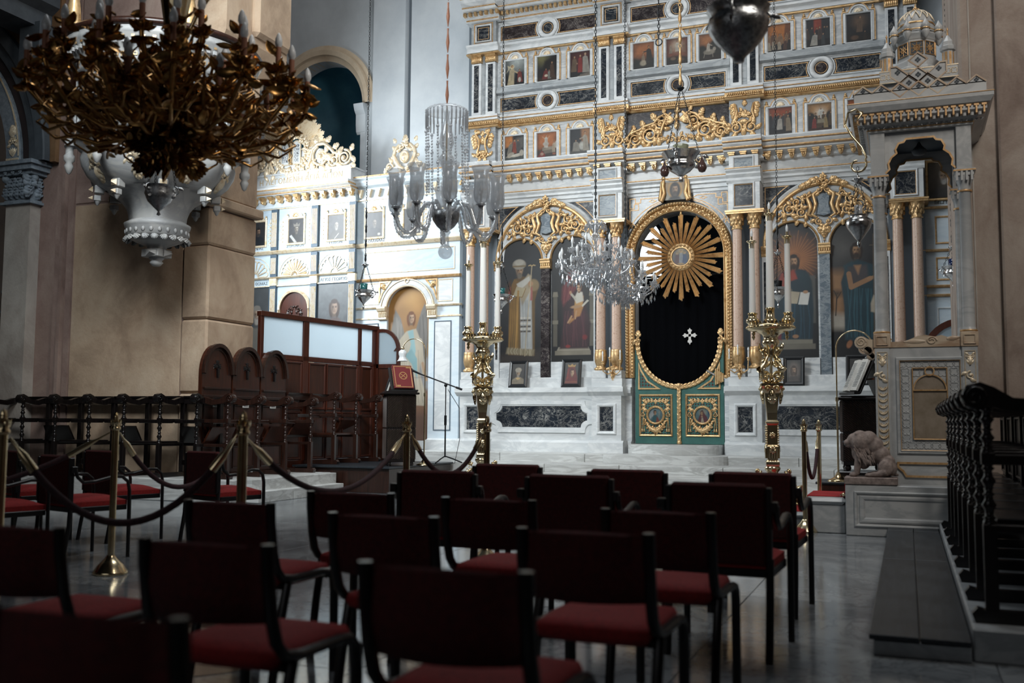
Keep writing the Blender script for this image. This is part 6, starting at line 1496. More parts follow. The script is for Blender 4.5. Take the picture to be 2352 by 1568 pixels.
# ================================================================== PULPIT ON THE LEFT PIER
t = thing('pulpit', 'round grey marble pulpit with fluted bowl corbelled from the left pier', 'pulpit', (-9.32, 10.55, 0))
def pp(name, b, mat, par=None, **k):
    for q in b.v: q[:, 2] = np.interp(q[:, 2], *PZ)
    return obj(name, b, MT[mat], par or t, **k)
MT['pulpit'] = marble('pulpit_marble', 'a6a5a3', '7d8186', 1.6, rough=.5, amount=.6)
PZ = ([3.12, 3.72, 3.95, 4.44, 4.80, 5.06, 6.43, 9], [3.12, 3.52, 3.72, 4.10, 4.50, 4.72, 6.05, 9])
b = B(); b.lathe([(.0, 3.12), (.05, 3.13), (.09, 3.2), (.07, 3.24), (.1, 3.28), (.1, 3.3)], 16); pp('drop_finial', b, 'pulpit')
b = B(); b.cbox(-.14, .14, -.14, .14, 3.3, 3.46, .01)
for k in range(4): b.add([(-.09, -.14, 3.31), (.09, -.14, 3.31), (.09, -.14, 3.45), (-.09, -.14, 3.45), (0, -.22, 3.38)], [(0, 1, 4), (1, 2, 4), (2, 3, 4), (3, 0, 4)], False, RZ(k * PI / 2 + .3))
pp('diamond_block', b, 'pulpit')
b = B(); b.lathe([(.12, 3.46), (.13, 3.52), (.2, 3.56), (.33, 3.64), (.38, 3.70), (.40, 3.72), (.40, 3.82), (.42, 3.85), (.43, 3.9), (.38, 3.93), (.36, 3.95)], 32); bw = pp('lower_bowl', b, 'pulpit')
b = B()
for k in range(24): a = 2 * PI * k / 24; b.sph((0, 0, 0), .04, 5, 4, (.7, .4, 1), TR(.405 * math.cos(a), .405 * math.sin(a), 3.77) @ RZ(a + PI / 2))
pp('diamond_row', b, 'pulpit', bw)
b = B()
for k in range(20):
    a = 2 * PI * k / 20; l = B(); acanthus(l, 0, 0, -PI / 2, .13, 0, .09, .05); b.add(np.concatenate(l.v), l.f, True, RZ(a + PI / 2) @ TR(0, -.35, 3.70) @ RX(-.5))
pp('leaf_row', b, 'pulpit', bw)
b = B(); b.lathe([(.36, 3.94), (.37, 4.05), (.40, 4.16), (.47, 4.28), (.58, 4.38), (.66, 4.44)], 48, flute=24, fd=.02); pp('neck', b, 'pulpit')
b = B(); b.lathe([(.64, 4.42), (.74, 4.47), (.86, 4.58), (.93, 4.70), (.95, 4.80), (.93, 4.88), (.98, 4.92), (1.02, 4.98), (1.02, 5.04), (1.05, 5.06)], 64, flute=8, fd=.05); bl = pp('bulging_bowl', b, 'pulpit')
b = B()
for k in range(8):
    a = 2 * PI * (k + .5) / 8; l = B(); scroll(l, -.07, 0, .07, 0, 1.3, 1, .016, 0, 2); scroll(l, .07, 0, .07, PI, 1.3, -1, .016, 0, 2); acanthus(l, 0, .0, PI / 2, .16, 0); acanthus(l, 0, -.03, -PI / 2, .22, 0)
    b.add(np.concatenate(l.v), l.f, True, RZ(a + PI / 2) @ TR(0, -.87, 4.68) @ RX(.55))
pp('carved_cartouches', b, 'gold_pale', bl)
for k in range(8):
    a = 2 * PI * k / 8; c, s = math.cos(a), math.sin(a)
    b = B(); b.cbox(-.06, .06, -.06, .06, -.06, .06, .01, TR(.74 * c, .74 * s, 4.42) @ RZ(a)); b.cbox(-.045, .045, -.045, .045, -.05, .05, .01, TR(.76 * c, .76 * s, 4.28) @ RZ(a)); b.lathe([(.0, -.14), (.02, -.12), (.04, -.06)], 8, (.76 * c, .76 * s, 4.29)); kn = pp('diamond_knob', b, 'pulpit')
    b = B()
    for z, q in ((4.42, .045), (4.28, .032)): b.add([(-q, -.065, -q), (q, -.065, -q), (q, -.065, q), (-q, -.065, q), (0, -.12, 0)], [(0, 1, 4), (1, 2, 4), (2, 3, 4), (3, 0, 4)], False, TR(.755 * c, .755 * s, z) @ RZ(a + PI / 2))
    pp('gilt_pyramids', b, 'gold_pale', kn)
    b = B(); b.lathe([(.0, 4.58), (.03, 4.6), (.06, 4.68), (.04, 4.72), (.07, 4.75), (.07, 4.80), (.05, 4.83), (.05, 4.92), (.07, 4.95)], 12, (1.12 * c, 1.12 * s, 0)); b.box(-.09, .09, -.12, .1, 4.95, 5.05, TR(1.06 * c, 1.06 * s, 0) @ RZ(a + PI / 2)); pp('pendant', b, 'pulpit')
b = B(); b.lathe([(1.05, 5.06), (1.12, 5.08), (1.12, 5.14), (1.06, 5.17), (1.06, 5.86), (1.12, 5.88), (1.14, 5.93), (1.14, 6.10), (1.18, 6.13), (1.20, 6.2), (1.25, 6.25), (1.27, 6.33), (1.0, 6.34)], 64); pp('drum', b, 'pulpit')
b = B()
for k in range(40): a = 2 * PI * k / 40; b.lathe([(.022, 5.2), (.022, 5.24), (.015, 5.26), (.015, 5.72), (.024, 5.76), (.024, 5.82)], 6, (1.08 * math.cos(a), 1.08 * math.sin(a), 0))
for k in range(80): a = 2 * PI * k / 80; b.box(-.02, .02, -.03, 0, 6.12, 6.17, RZ(a + PI / 2) @ TR(0, -1.20, 0))
pp('colonnettes_and_dentils', b, 'pulpit', kind='stuff')
b = B()
for k in range(60):
    a = 2 * PI * k / 60; M = RZ(a + PI / 2) @ TR(0, -1.145, 5.99); polyline_frame_pts = [(-.045, -.03), (-.045, .03), (.03, .03), (.03, -.01), (-.01, -.01), (-.01, .01)]
    l = B(); polyline_frame(l, polyline_frame_pts, 0, .012, .006, False); b.add(np.concatenate(l.v), l.f, False, M)
    b.box(-.03, .03, -.006, 0, 5.12, 5.15, RZ(a + PI / 2) @ TR(0, -1.12, -.02))
    b.box(-.02, .02, -.006, 0, 6.13, 6.16, RZ(a + PI / 2) @ TR(0, -1.225, .06))
pp('gilt_key_band', b, 'gold', kind='stuff')
b = B(); b.lathe([(1.22, 6.34), (1.30, 6.35), (1.32, 6.39), (1.29, 6.43), (1.2, 6.43), (1.2, 6.34)], 64); pp('wooden_rim', b, 'wood_dark')
b = B(); b.lathe([(.001, 5.2), (1.0, 5.2)], 32, smooth=False); pp('pulpit_floor', b, 'wood_dark')
def angel(x, y, z, rz, label):
    a = thing('gilded_angel', label, 'statue', (x, y, z), rz, 'gilded angels on the pulpit rim')
    b = B(); b.lathe([(.10, 0), (.09, .04), (.085, .15), (.075, .26), (.06, .34), (.075, .40), (.08, .46), (.06, .50), (.025, .52), (.025, .545)], 14, flute=7, fd=.06); b.sph((0, -.01, .60), .055, 10, 8, (.9, 1, 1.15))
    for s in (-1, 1): b.tube([(s * .07, 0, .47), (s * .09, -.05, .38), (s * .03, -.10, .40)], [.028, .024, .018], 7); b.sph((s * .025, -.11, .41), .02, 6, 5)
    b.sph((0, .015, .625), .055, 9, 7); b.sph((0, -.065, .595), .012, 5, 4); o = obj('figure', b, MT['gold'], a)
    for s in (-1, 1):
        b = B(); l = B()
        for k in range(6): leaf(l, s * .03, .44, (PI / 2 - s * (.35 + k * .24)) if s > 0 else PI / 2 + .35 + k * .24, .30 - .03 * k, .07, .06, .02)
        b.add(np.concatenate(l.v), l.f, True); obj('wing', b, MT['gold'], a)
    return a
angel(-9.72, 9.36, 6.05, .3, 'gilded angel on the pulpit rim left of the chandelier stem'); angel(-8.36, 9.90, 6.05, .8, 'gilded angel on the pulpit rim right of the chandelier stem')

# ================================================================== LEFT CHOIR: platform, steps, stalls, glazed screen
t = thing('stall_platform', 'low marble platform with two steps under the left stalls', 'platform', (0, 0, 0))
b = B(); b.cbox(-13.4, -8.18, 10.75, 13.2, 0, .295, .01); obj('platform_slab', b, MT['step'], t)
def brow(n, x0, x1, ys, z1):
    for i in range(len(ys) - 1):
        b = B(); b.cbox(x0, x1, ys[i] + .003, ys[i + 1] - .003, 0, z1, .006); obj('step_block', b, MT['step'], t)
brow(0, -8.24, -8.02, (11.0, 11.9, 13.10), .297); brow(1, -8.05, -7.86, (10.93, 11.75, 13.05), .147)
b = B(); b.cbox(-8.75, -8.05, 10.60, 10.8, 0, .15, .006); obj('step_block', b, MT['step'], t)
t = thing('lectern_platform', 'dark wooden platform under the left lectern', 'platform', (0, 0, 0))
b = B(); b.cbox(-8.85, -7.2, 13.23, 15.4, 0, .365, .008); obj('carcass', b, MT['wood_dark'], t); b = B(); b.cbox(-8.87, -7.17, 13.18, 15.44, .365, .395, .006); obj('top_board', b, MT['wood_plat'], t)
def divider(par, x, mats, post_lo=.46):
    Wd, Wm = mats
    b = B(); prof = [(.26, 1.02), (.26, 1.10), (.12, 1.09), (-.02, 1.05), (-.14, 1.06), (-.22, 1.11), (-.28, 1.135), (-.34, 1.12), (-.37, 1.07), (-.35, 1.02), (-.30, 1.0), (-.24, 1.02), (-.18, 1.0), (0, .98), (.12, 1.01)]
    b.prism(prof, x - .035, x + .035, 'x'); b.lathe([(.055, -.045), (.062, -.03), (.062, .03), (.055, .045)], 14, (0, 0, 0), TR(x, -.305, 1.065) @ RY(PI / 2)); b.lathe([(.001, .045), (.055, .045)], 14, (0, 0, 0), TR(x, -.305, 1.065) @ RY(PI / 2), False); b.lathe([(.001, -.045), (.055, -.045)][::-1], 14, (0, 0, 0), TR(x, -.305, 1.065) @ RY(PI / 2), False)
    a = obj('armrest', b, Wd, par)
    b = B()
    for s in (-1, 1): b.tube([(x + s * .047, -.305 + r * math.cos(q), 1.065 + r * math.sin(q)) for q, r in zip(np.linspace(0, 9, 18), np.linspace(.05, .012, 18))], .008, 4)
    obj('volute', b, Wd, a)
    b = B(); b.cbox(x - .03, x + .03, -.285, -.225, .05, post_lo, .004); turned(b, x, -.255, post_lo, .76, .034); b.cbox(x - .03, x + .03, -.285, -.225, .74, .80, .004); turned(b, x, -.255, .80, 1.03, .034); obj('front_post', b, Wd, par)
    b = B(); b.cbox(x - .035, x + .035, .19, .25, .05, 1.05, .004); obj('back_post', b, Wd, par)
    b = B(); b.prism([(-.33, 0), (-.345, .04), (-.32, .07), (-.28, .06), (.27, .06), (.27, 0)], x - .035, x + .035, 'x'); obj('foot', b, Wd, par)
    b = B(); b.cbox(x - .02, x + .02, -.23, .2, .74, .79, .004); b.cbox(x - .02, x + .02, -.23, .2, .42, .46, .004); obj('side_rail', b, Wd, par)
def stall(label, w, high, mats, first=False, loc=(0, 0, 0), rz=0., group=None, seat_up=True, backpanel=True):
    t = thing('choir_stall', label, 'stall', loc, rz, group); Wd, Wm = mats
    divider(t, w / 2, mats)
    if first: divider(t, -w / 2, mats)
    x0, x1 = -w / 2 + .03, w / 2 - .03
    b = B(); b.cbox(x0, x1, .19, .25, 1.0, 1.08, .005); b.prism([(-.02 + .2, 1.08), (.27, 1.08), (.27, 1.11), (.17, 1.11)], x0, x1, 'x'); obj('top_rail', b, Wd, t)
    b = B(); b.cbox(x0, x1, .0, .05, .73, .78, .005); b.cbox(x0, x1, .2, .24, .42, .47, .005); obj('rail', b, Wd, t)
    if backpanel:
        b = B(); b.box(x0, x1, .22, .25, .06, 1.05); q = obj('back_panel', b, Wm, t); b = B(); framebox(b, x0 + .05, x1 - .05, .5, 1.0, .22, .03, .015); framebox(b, x0 + .05, x1 - .05, .1, .42, .22, .03, .015); obj('panel_moulding', b, Wd, q)
    if seat_up: b = B(); b.add([(x0 + .03, .17, .46), (x1 - .03, .17, .46), (x1 - .05, .05, .68), (x0 + .05, .05, .68), (x0 + .03, .20, .46), (x1 - .03, .20, .46), (x1 - .05, .08, .69), (x0 + .05, .08, .69)], [(0, 1, 2, 3), (7, 6, 5, 4), (0, 4, 5, 1), (3, 2, 6, 7), (0, 3, 7, 4), (1, 5, 6, 2)])
    else: b = B(); b.cbox(x0 + .02, x1 - .02, -.22, .18, .45, .485, .006)
    obj('seat', b, Wm, t)
    if high:
        hw = w / 2 - .02; pts = [(-hw, 1.05), (hw, 1.05), (hw, 1.42)] + [(hw * math.cos(a), 1.42 + .40 * math.sin(a)) for a in np.linspace(.12, PI - .12, 18)] + [(-hw, 1.42)]
        b = B(); b.prism(pts, .20, .26, 'y'); c = obj('crest', b, Wm, t)
        b = B(); polyline_frame(b, [(x * .97, 1.05 + (z - 1.05) * .985) for x, z in pts[2:]], .20, .05, .05, False); polyline_frame(b, [(x * .80, 1.22 + (z - 1.2) * .86) for x, z in pts[2:]], .20, .02, .015, False); b.cbox(-hw, hw, .16, .22, 1.08, 1.12, .004); b.cbox(-hw + .03, hw - .03, .17, .21, 1.20, 1.23, .004); obj('crest_moulding', b, Wd, c)
        b = B(); cz = 1.52
        b.prism([(-.012, cz - .16), (.012, cz - .16), (.02, cz - .03), (-.02, cz - .03)], .17, .20, 'y')
        for a in (0, PI / 2, PI): l = B(); leaf(l, 0, 0, a, .085, .06, .20, .03); leaf(l, .03 * math.cos(a), .03 * math.sin(a), a + .6, .06, .03, .2, .02); leaf(l, .03 * math.cos(a), .03 * math.sin(a), a - .6, .06, .03, .2, .02); b.add(np.concatenate(l.v), l.f, True, TR(0, 0, cz))
        obj('carved_cross', b, MT['wood_black'], c)
        b = B(); b.cbox(-.07, .07, .195, .21, .955, 1.005, .003); lp = obj('label_plate', b, MT['label_white'], t)
        b = B()
        for i in range(7): b.box(-.05 + i * .015, -.041 + i * .015, .1945, .196, .972, .990)
        obj('label_lettering', b, MT['letter'], lp)
    return t
DARKW = (MT['wood_dark'], MT['wood_panel']); BLK = (MT['wood_black'], MT['wood_black'])
SX, SZ = -8.66, .297
ys = [11.30 + .665 * k for k in range(6)]
names = ['nearest of the three high-backed stalls with arched carved-cross crest', 'middle of the three high-backed stalls with carved-cross crest', 'farthest of the three high-backed stalls, crest against the frosted glass',
         'low open stall next to the high-backed ones, before the wooden panelling', 'middle low open stall before the wooden panelling', 'low open stall nearest the left lectern']
for k, y in enumerate(ys):
    z = SZ if k < 3 else .397 if y > 13.2 else SZ
    stall(names[k], .665, k < 3, DARKW, k == 0, (SX, y, z), PI / 2, 'high-backed stalls' if k < 3 else 'low stalls along the screen', k != 4, k < 3)
pos = ['first', 'second', 'third', 'fourth', 'fifth', 'sixth']
for k in range(6):
    stall('low dark stall against the pier, %s counted leftwards from the high-backed stalls' % pos[k], .62, False, BLK, k == 5, (-9.10 - .62 * k, 11.08, SZ), 0., 'low stalls before the left pier', k % 2 == 0, False)
# glazed wooden screen behind the stalls
t = thing('glazed_screen', 'red-brown wooden screen with frosted panes behind the left stalls', 'screen', (-9.12, 12.62, 0), math.radians(81.0))
def sbar(x0, x1, z0, z1, nm='rail', th=.035, m='wood_mid'): b = B(); b.cbox(x0, x1, -th, th, z0, z1, .006); return obj(nm, b, MT[m], t)
for x0, x1 in ((-.02, .05), (.93, 1.06), (2.31, 2.385), (2.70, 2.83)): sbar(x0, x1, .3, 2.68, 'post')
sbar(-.03, 2.85, 2.66, 2.74, 'top_rail', .05); sbar(0, 2.8, 2.02, 2.10); sbar(0, 2.8, .3, .45)
for x0, x1 in ((.05, .93), (1.06, 2.31), (2.385, 2.70)): b = B(); b.box(x0, x1, -.006, .006, 2.10, 2.66); obj('pane', b, MT['frost'], t)
for x0, x1 in ((.06, .48), (.50, .92), (1.07, 1.48), (1.50, 1.88), (1.90, 2.30), (2.39, 2.69)):
    b = B(); b.cbox(x0, x1, -.02, .02, .46, 2.01, .012); q = obj('wood_panel', b, MT['wood_panel'], t); b = B(); framebox(b, x0, x1, 1.25, 2.01, -.02, .04, .02); framebox(b, x0, x1, .46, 1.22, -.02, .04, .02); obj('panel_moulding', b, MT['wood_mid'], q)
t = thing('screen_end_panel', 'narrow curved-top wooden panel with frosted pane beside the left lectern', 'screen', (-8.66, 15.42, 0), math.radians(0))
c = [(.0, .3), (.46, .3), (.46, 2.3)] + [(.12 + .34 * math.cos(a), 2.3 + .36 * math.sin(a)) for a in np.linspace(0, PI / 2, 10)] + [(0, 2.66)]
b = B(); polyline_frame(b, [(x * .9 + .02, z) for x, z in c], .0, .06, .05); b.box(0, .42, -.05, 0, 2.0, 2.07); obj('frame', b, MT['wood_mid'], t)
b = B(); b.prism([(.03, 2.05), (.41, 2.05), (.41, 2.3)] + [(.11 + .30 * math.cos(a), 2.3 + .33 * math.sin(a)) for a in np.linspace(0, PI / 2, 10)] + [(.03, 2.63)], -.03, -.02, 'y'); obj('pane', b, MT['frost'], t)
b = B(); b.box(.03, .41, -.03, -.01, .33, 2.0); obj('wood_panel', b, MT['wood_panel'], t)
# same kind of panel behind the throne
t = thing('aisle_screen', 'dark curved-top wooden panel with frosted pane seen under the throne arms', 'screen', (.28, 15.8, 0), 0)
b = B(); polyline_frame(b, [(0, .54), (0, 2.1)] + [(.5 - .5 * math.cos(a), 2.1 + .48 * math.sin(a)) for a in np.linspace(.1, PI / 2, 9)] + [(1.6, 2.58), (1.6, .54)], 0, .09, .06); obj('frame', b, MT['wood_mid'], t)
b = B(); b.prism([(.04, .54), (.04, 2.1)] + [(.5 - .46 * math.cos(a), 2.1 + .44 * math.sin(a)) for a in np.linspace(.1, PI / 2, 9)] + [(1.56, 2.54), (1.56, .54)], -.02, -.01, 'y'); obj('pane', b, MT['frost'], t)

# ================================================================== LECTERNS, BOOKS, LAMPS, MICROPHONE
def ridged_face(b, w, z0, z1, M, chev=True, n=16):
    # slanted wooden reeds, mirrored to a chevron when chev
    h = z1 - z0; st = .026
    def strip(xa, xb, slope):
        k = int((h + abs(slope) * (xb - xa)) / st) + 2
        for i in range(-int(abs(slope) * (xb - xa) / st) - 1, k):
            za = z0 + i * st + (0 if slope > 0 else abs(slope) * (xb - xa)); zb = za + slope * (xb - xa)
            za, zb = za, zb
            pa, pb = (xa, za), (xb, zb)
            # clip to [z0,z1]
            def clip(p, q):
                (x1, y1), (x2, y2) = p, q
                t0, t1 = 0., 1.; d = y2 - y1
                for lim, sg in ((z0, 1), (z1 - .01, -1)):
                    f1 = sg * (y1 - lim); f2 = sg * (y2 - lim)
                    if f1 < 0 and f2 < 0: return None
                    if f1 < 0: t0 = max(t0, f1 / (f1 - f2))
                    if f2 < 0: t1 = min(t1, f1 / (f1 - f2))
                if t1 - t0 < .02: return None
                return (x1 + (x2 - x1) * t0, y1 + d * t0), (x1 + (x2 - x1) * t1, y1 + d * t1)
            c = clip(pa, pb)
            if c:
                (x1, y1), (x2, y2) = c; e = st * .62
                b.add([(x1, 0, y1), (x2, 0, y2), (x2, -.010, y2 + e * .5), (x1, -.010, y1 + e * .5), (x2, 0, y2 + e), (x1, 0, y1 + e)], [(0, 1, 2, 3), (3, 2, 4, 5), (0, 3, 5), (1, 4, 2)], False, M)
    if chev: strip(-w / 2, 0, 1.0); strip(0, w / 2, -1.0)
    else: strip(-w / 2, w / 2, -.85)
def lectern(label, loc, rz, h, w, d, faces):
    t = thing('lectern', label, 'lectern', loc, rz)
    b = B(); b.cbox(-w / 2, w / 2, -d / 2, d / 2, .06, h - .05, .006); obj('cabinet', b, MT['wood_black'], t)
    for nm, ang, ww, off, ch in faces:
        for z0, z1 in ((.10, h / 2 - .01), (h / 2 + .01, h - .06)):
            b = B(); ridged_face(b, ww - .02, z0, z1, RZ(ang) @ TR(0, -off - .001, 0), ch); obj('ridged_panel', b, MT['wood_ridge'], t, kind='stuff')
    b = B(); b.cbox(-w / 2 - .05, w / 2 + .05, -d / 2 - .05, d / 2 + .05, h - .05, h - .02, .006); b.cbox(-w / 2 - .02, w / 2 + .02, -d / 2 - .02, d / 2 + .02, h - .02, h, .004); obj('top', b, MT['wood_black'], t)
    for sx in (-1, 1):
        for sy in (-1, 1): b = B(); b.lathe([(.03, 0), (.04, .03), (.03, .06)], 10, (sx * (w / 2 - .05), sy * (d / 2 - .05), 0)); obj('foot', b, MT['wood_black'], t)
    return t
LA = math.radians(36)
lectern('dark chevron-carved lectern with a closed red book stand, by the wooden screen', (-7.30, 13.72, .396), LA, 1.14, .44, .44, [('a', 0, .44, .22, True), ('b', -PI / 2, .44, .22, False), ('c', PI / 2, .44, .22, True)])
t = thing('book_stand', 'black folding book stand on the chevron lectern', 'book stand', (-7.33, 13.78, 1.537), LA + .2)
b = B()
for s in (-1, 1): b.box(s * .13 - .012, s * .13 + .012, -.01, .01, 0, .44, TR(0, -.15, 0) @ RX(-.42)); b.box(s * .13 - .012, s * .13 + .012, -.01, .01, 0, .44, TR(0, .18, 0) @ RX(.42))
obj('legs', b, MT['wood_black'], t); b = B(); b.cbox(-.20, .20, -.008, .008, .02, .40, .003, TR(0, -.165, 0) @ RX(-.42)); b.box(-.22, .22, -.07, .0, .0, .025, TR(0, -.16, 0)); obj('rest', b, MT['leather'], t)
t = thing('red_book', 'closed red book with gilt stamping on the left lectern stand', 'book', (-7.33, 13.78, 1.565), LA + .2)
MB_ = TR(0, -.185, .0) @ RX(-.42)
b = B(); b.cbox(-.155, .155, -.012, -.004, 0, .39, .003, MB_); b.cbox(-.155, .155, -.05, -.042, 0, .39, .003, MB_); b.cbox(-.16, -.148, -.05, -.004, 0, .39, .003, MB_); obj('cover', b, MT['book'], t)
b = B(); b.box(-.148, .148, -.042, -.012, .008, .382, MB_); obj('pages', b, MT['paper'], t)
b = B(); l = B(); polyline_frame(l, arc(0, .21, .06, 0, 2 * PI, 20)[:-1], -.05, .012, .003); polyline_frame(l, [(-.05, .17), (.05, .25)], -.05, .01, .003, False); polyline_frame(l, [(-.05, .25), (.05, .17)], -.05, .01, .003, False); framebox(l, -.14, .14, .015, .375, -.05, .012, .003); polyline_frame(l, [(-.12, .04), (-.06, .04)], -.05, .02, .003, False); polyline_frame(l, [(.06, .35), (.12, .35)], -.05, .02, .003, False); b.add(np.concatenate(l.v), l.f, False, MB_)
for i in range(9): b.box(-.162, -.160, -.04, -.014, .05 + i * .033, .07 + i * .033, MB_)
obj('gilt_stamping', b, MT['redbook_gold'], t)
t = thing('standing_book', 'pale-edged book leaning under the red book on the left lectern', 'book', (-7.52, 13.70, 1.537), LA)
b = B(); b.cbox(-.015, .015, -.09, .09, 0, .25, .003, RY(.3)); obj('pages', b, MT['paper'], t); b = B(); b.box(-.022, -.015, -.095, .095, 0, .255, RY(.3)); b.box(.015, .022, -.095, .095, 0, .255, RY(.3)); obj('cover', b, MT['leather'], t)
def gooseneck(label, loc, rz, h, r, shade, lift=.0):
    t = thing('gooseneck_lamp', label, 'lamp', loc, rz)
    b = B(); b.lathe([(.12, 0), (.12, .015), (.09, .03), (.05, .05), (.03, .08), (.018, .1)], 24); b.lathe([(.12, 0), (.0, 0)], 24); obj('base', b, MT['brass'], t)
    b = B(); b.cyl((0, 0, 0), .011, .08, h * .62, 8); b.cyl((0, 0, 0), .018, h * .6, h * .63, 8); pts = [(0, 0, h * .62), (0, 0, h)] + [(-r + r * math.cos(a), 0, h + r * 1.0 * math.sin(a)) for a in np.linspace(.15, PI * .93, 18)]; b.tube(pts, .008, 8); obj('pole', b, MT['brass'], t)
    e = pts[-1]
    if shade:
        b = B(); b.lathe([(.02, .02), (.03, .0), (.025, -.02)], 12, e); q = obj('lamp_cap', b, MT['brass'], t)
        b = B(); b.lathe([(.025, -.02), (.06, -.05), (.062, -.09), (.05, -.13), (.06, -.17), (.085, -.20)], 20, e, flute=6, fd=.07); obj('tulip_shade', b, MT['bulb'], t)
    else:
        b = B(); b.tube([e, (e[0] - .03, 0, e[2] - .07)], .013, 8); obj('sleeve', b, MT['brass'], t)
    return t
gooseneck('thin brass gooseneck lamp with white tulip shade over the left lectern', (-6.98, 13.95, .396), .15, 1.78, .19, True)
t = thing('microphone_stand', 'black microphone stand with slanting boom beside the left lectern', 'microphone stand', (-7.0, 14.75, .396))
b = B(); b.cyl((0, 0, 0), .013, .1, .75, 8); b.cyl((0, 0, 0), .009, .7, 1.26, 8); b.cyl((0, 0, 0), .022, .62, .78, 8); obj('pole', b, MT['iron'], t)
b = B(); b.tube([(-.46, -.02, 1.46), (.28, .02, 1.20)], .011, 8); b.tube([(.18, .015, 1.235), (.28, .02, 1.20)], .018, 8); obj('boom', b, MT['iron'], t)
b = B(); b.sph((0, 0, 1.27), .03, 8, 6); obj('clamp', b, MT['iron'], t); b = B(); b.tube([(-.46, -.02, 1.46), (-.60, -.03, 1.52)], [.014, .02], 8); obj('microphone', b, MT['iron'], t)
for k in range(3): a = k * 2.09 + .4; b = B(); b.tube([(0, 0, .12), (.12 * math.cos(a), .12 * math.sin(a), .08), (.28 * math.cos(a), .28 * math.sin(a), .015)], .011, 6); obj('leg', b, MT['iron'], t)
b = B(); b.tube([(.02, 0, 1.2), (.22, .02, .9), (.24, .0, .4), (.2, -.1, .012), (0, -.35, .008), (-.2, -.2, .008)], .005, 5); tag(obj('microphone_cable', b, MT['iron']), 'thin black cable trailing from the microphone stand', 'cable'); bpy.data.objects['microphone_cable'].location = (-6.98, 14.75, .396)
# ================================================================== BISHOP'S THRONE WITH CANOPY, LION
TH = thing('bishops_throne', 'grey marble throne with carved side, slender columns and a domed canopy', 'throne', (.185, 11.13, 0))
def tp(name, b, mat, par=None, **k): return obj(name, b, MT[mat], par or TH, **k)
X0, X1, Y0_, Y1_ = -.475, .475, -.515, .515
b = B(); b.cbox(-.762, .60, -.80, .55, 0, .49, .008); q = tp('base_block', b, 'throne')
b = B(); framebox(b, -.68, .58, .09, .43, -.80, .03, .02); framebox(b, -.63, .55, .13, .39, -.80, .05, .015); obj('base_moulding', b, MT['throne'], q)
b = B(); b.box(X0 + .02, X1 - .02, -.49, -.42, .49, 1.84); b.box(X0 + .02, X1 - .02, .42, .49, .49, 1.84); b.box(X1 - .1, X1 - .02, -.49, .49, .49, 1.84); b.cbox(X0 + .1, X1 - .1, -.4, .4, .49, .95, .01); tp('side_slab', b, 'throne')
b = B(); framebox(b, -.275, .345, .79, 1.745, -.49, .035, .02); framebox(b, -.25, .32, .815, 1.72, -.49, .012, .026); pn = tp('side_panel_frame', b, 'throne')
b = B(); framebox(b, -.245, .315, .82, 1.715, -.50, .01, .012); framebox(b, -.13, .195, .93, 1.64, -.50, .012, .014); b.box(-.12, .185, -.515, -.50, 1.41, 1.422); polyline_frame(b, arc(.033, 1.42, .15, 0, PI, 18), -.50, .012, .014, False); polyline_frame(b, arc(.033, 1.605, .042, 0, 2 * PI, 16)[:-1], -.50, .012, .016); obj('gilt_line', b, MT['gold_flat'], pn)
b = B(); b.box(-.12, .185, -.498, -.49, .94, 1.41); b.prism(arc(.033, 1.42, .14, 0, PI, 14), -.498, -.49, 'y'); obj('tan_field', b, MT['tan_glass'], pn)
b = B(); k = 0
def qf(b, x, z, r, y):
    for i in range(4): a = PI / 4 + PI / 2 * i; b.tube([(x + .6 * r * math.cos(a) + .45 * r * math.cos(g), y, z + .6 * r * math.sin(a) + .45 * r * math.sin(g)) for g in np.linspace(a - 1.7, a + 1.7, 7)], r * .13, 4)
for i in range(8):
    for z in (.875, 1.68): qf(b, -.215 + i * .072, z, .036, -.492)
for i in range(10):
    for x in (-.19, .255): qf(b, x, .945 + i * .073, .04, -.492)
for x in (-.09, .15): qf(b, x, 1.59, .04, -.492)
obj('carved_tracery', b, MT['throne'], pn)
b = B(); polyline_frame(b, [(-.275, .70), (.345, .70), (.345, .57), (-.20, .57), (-.23, .62), (-.275, .66)], -.49, .02, .018); obj('lower_panel_line', b, MT['gold_flat'], pn)
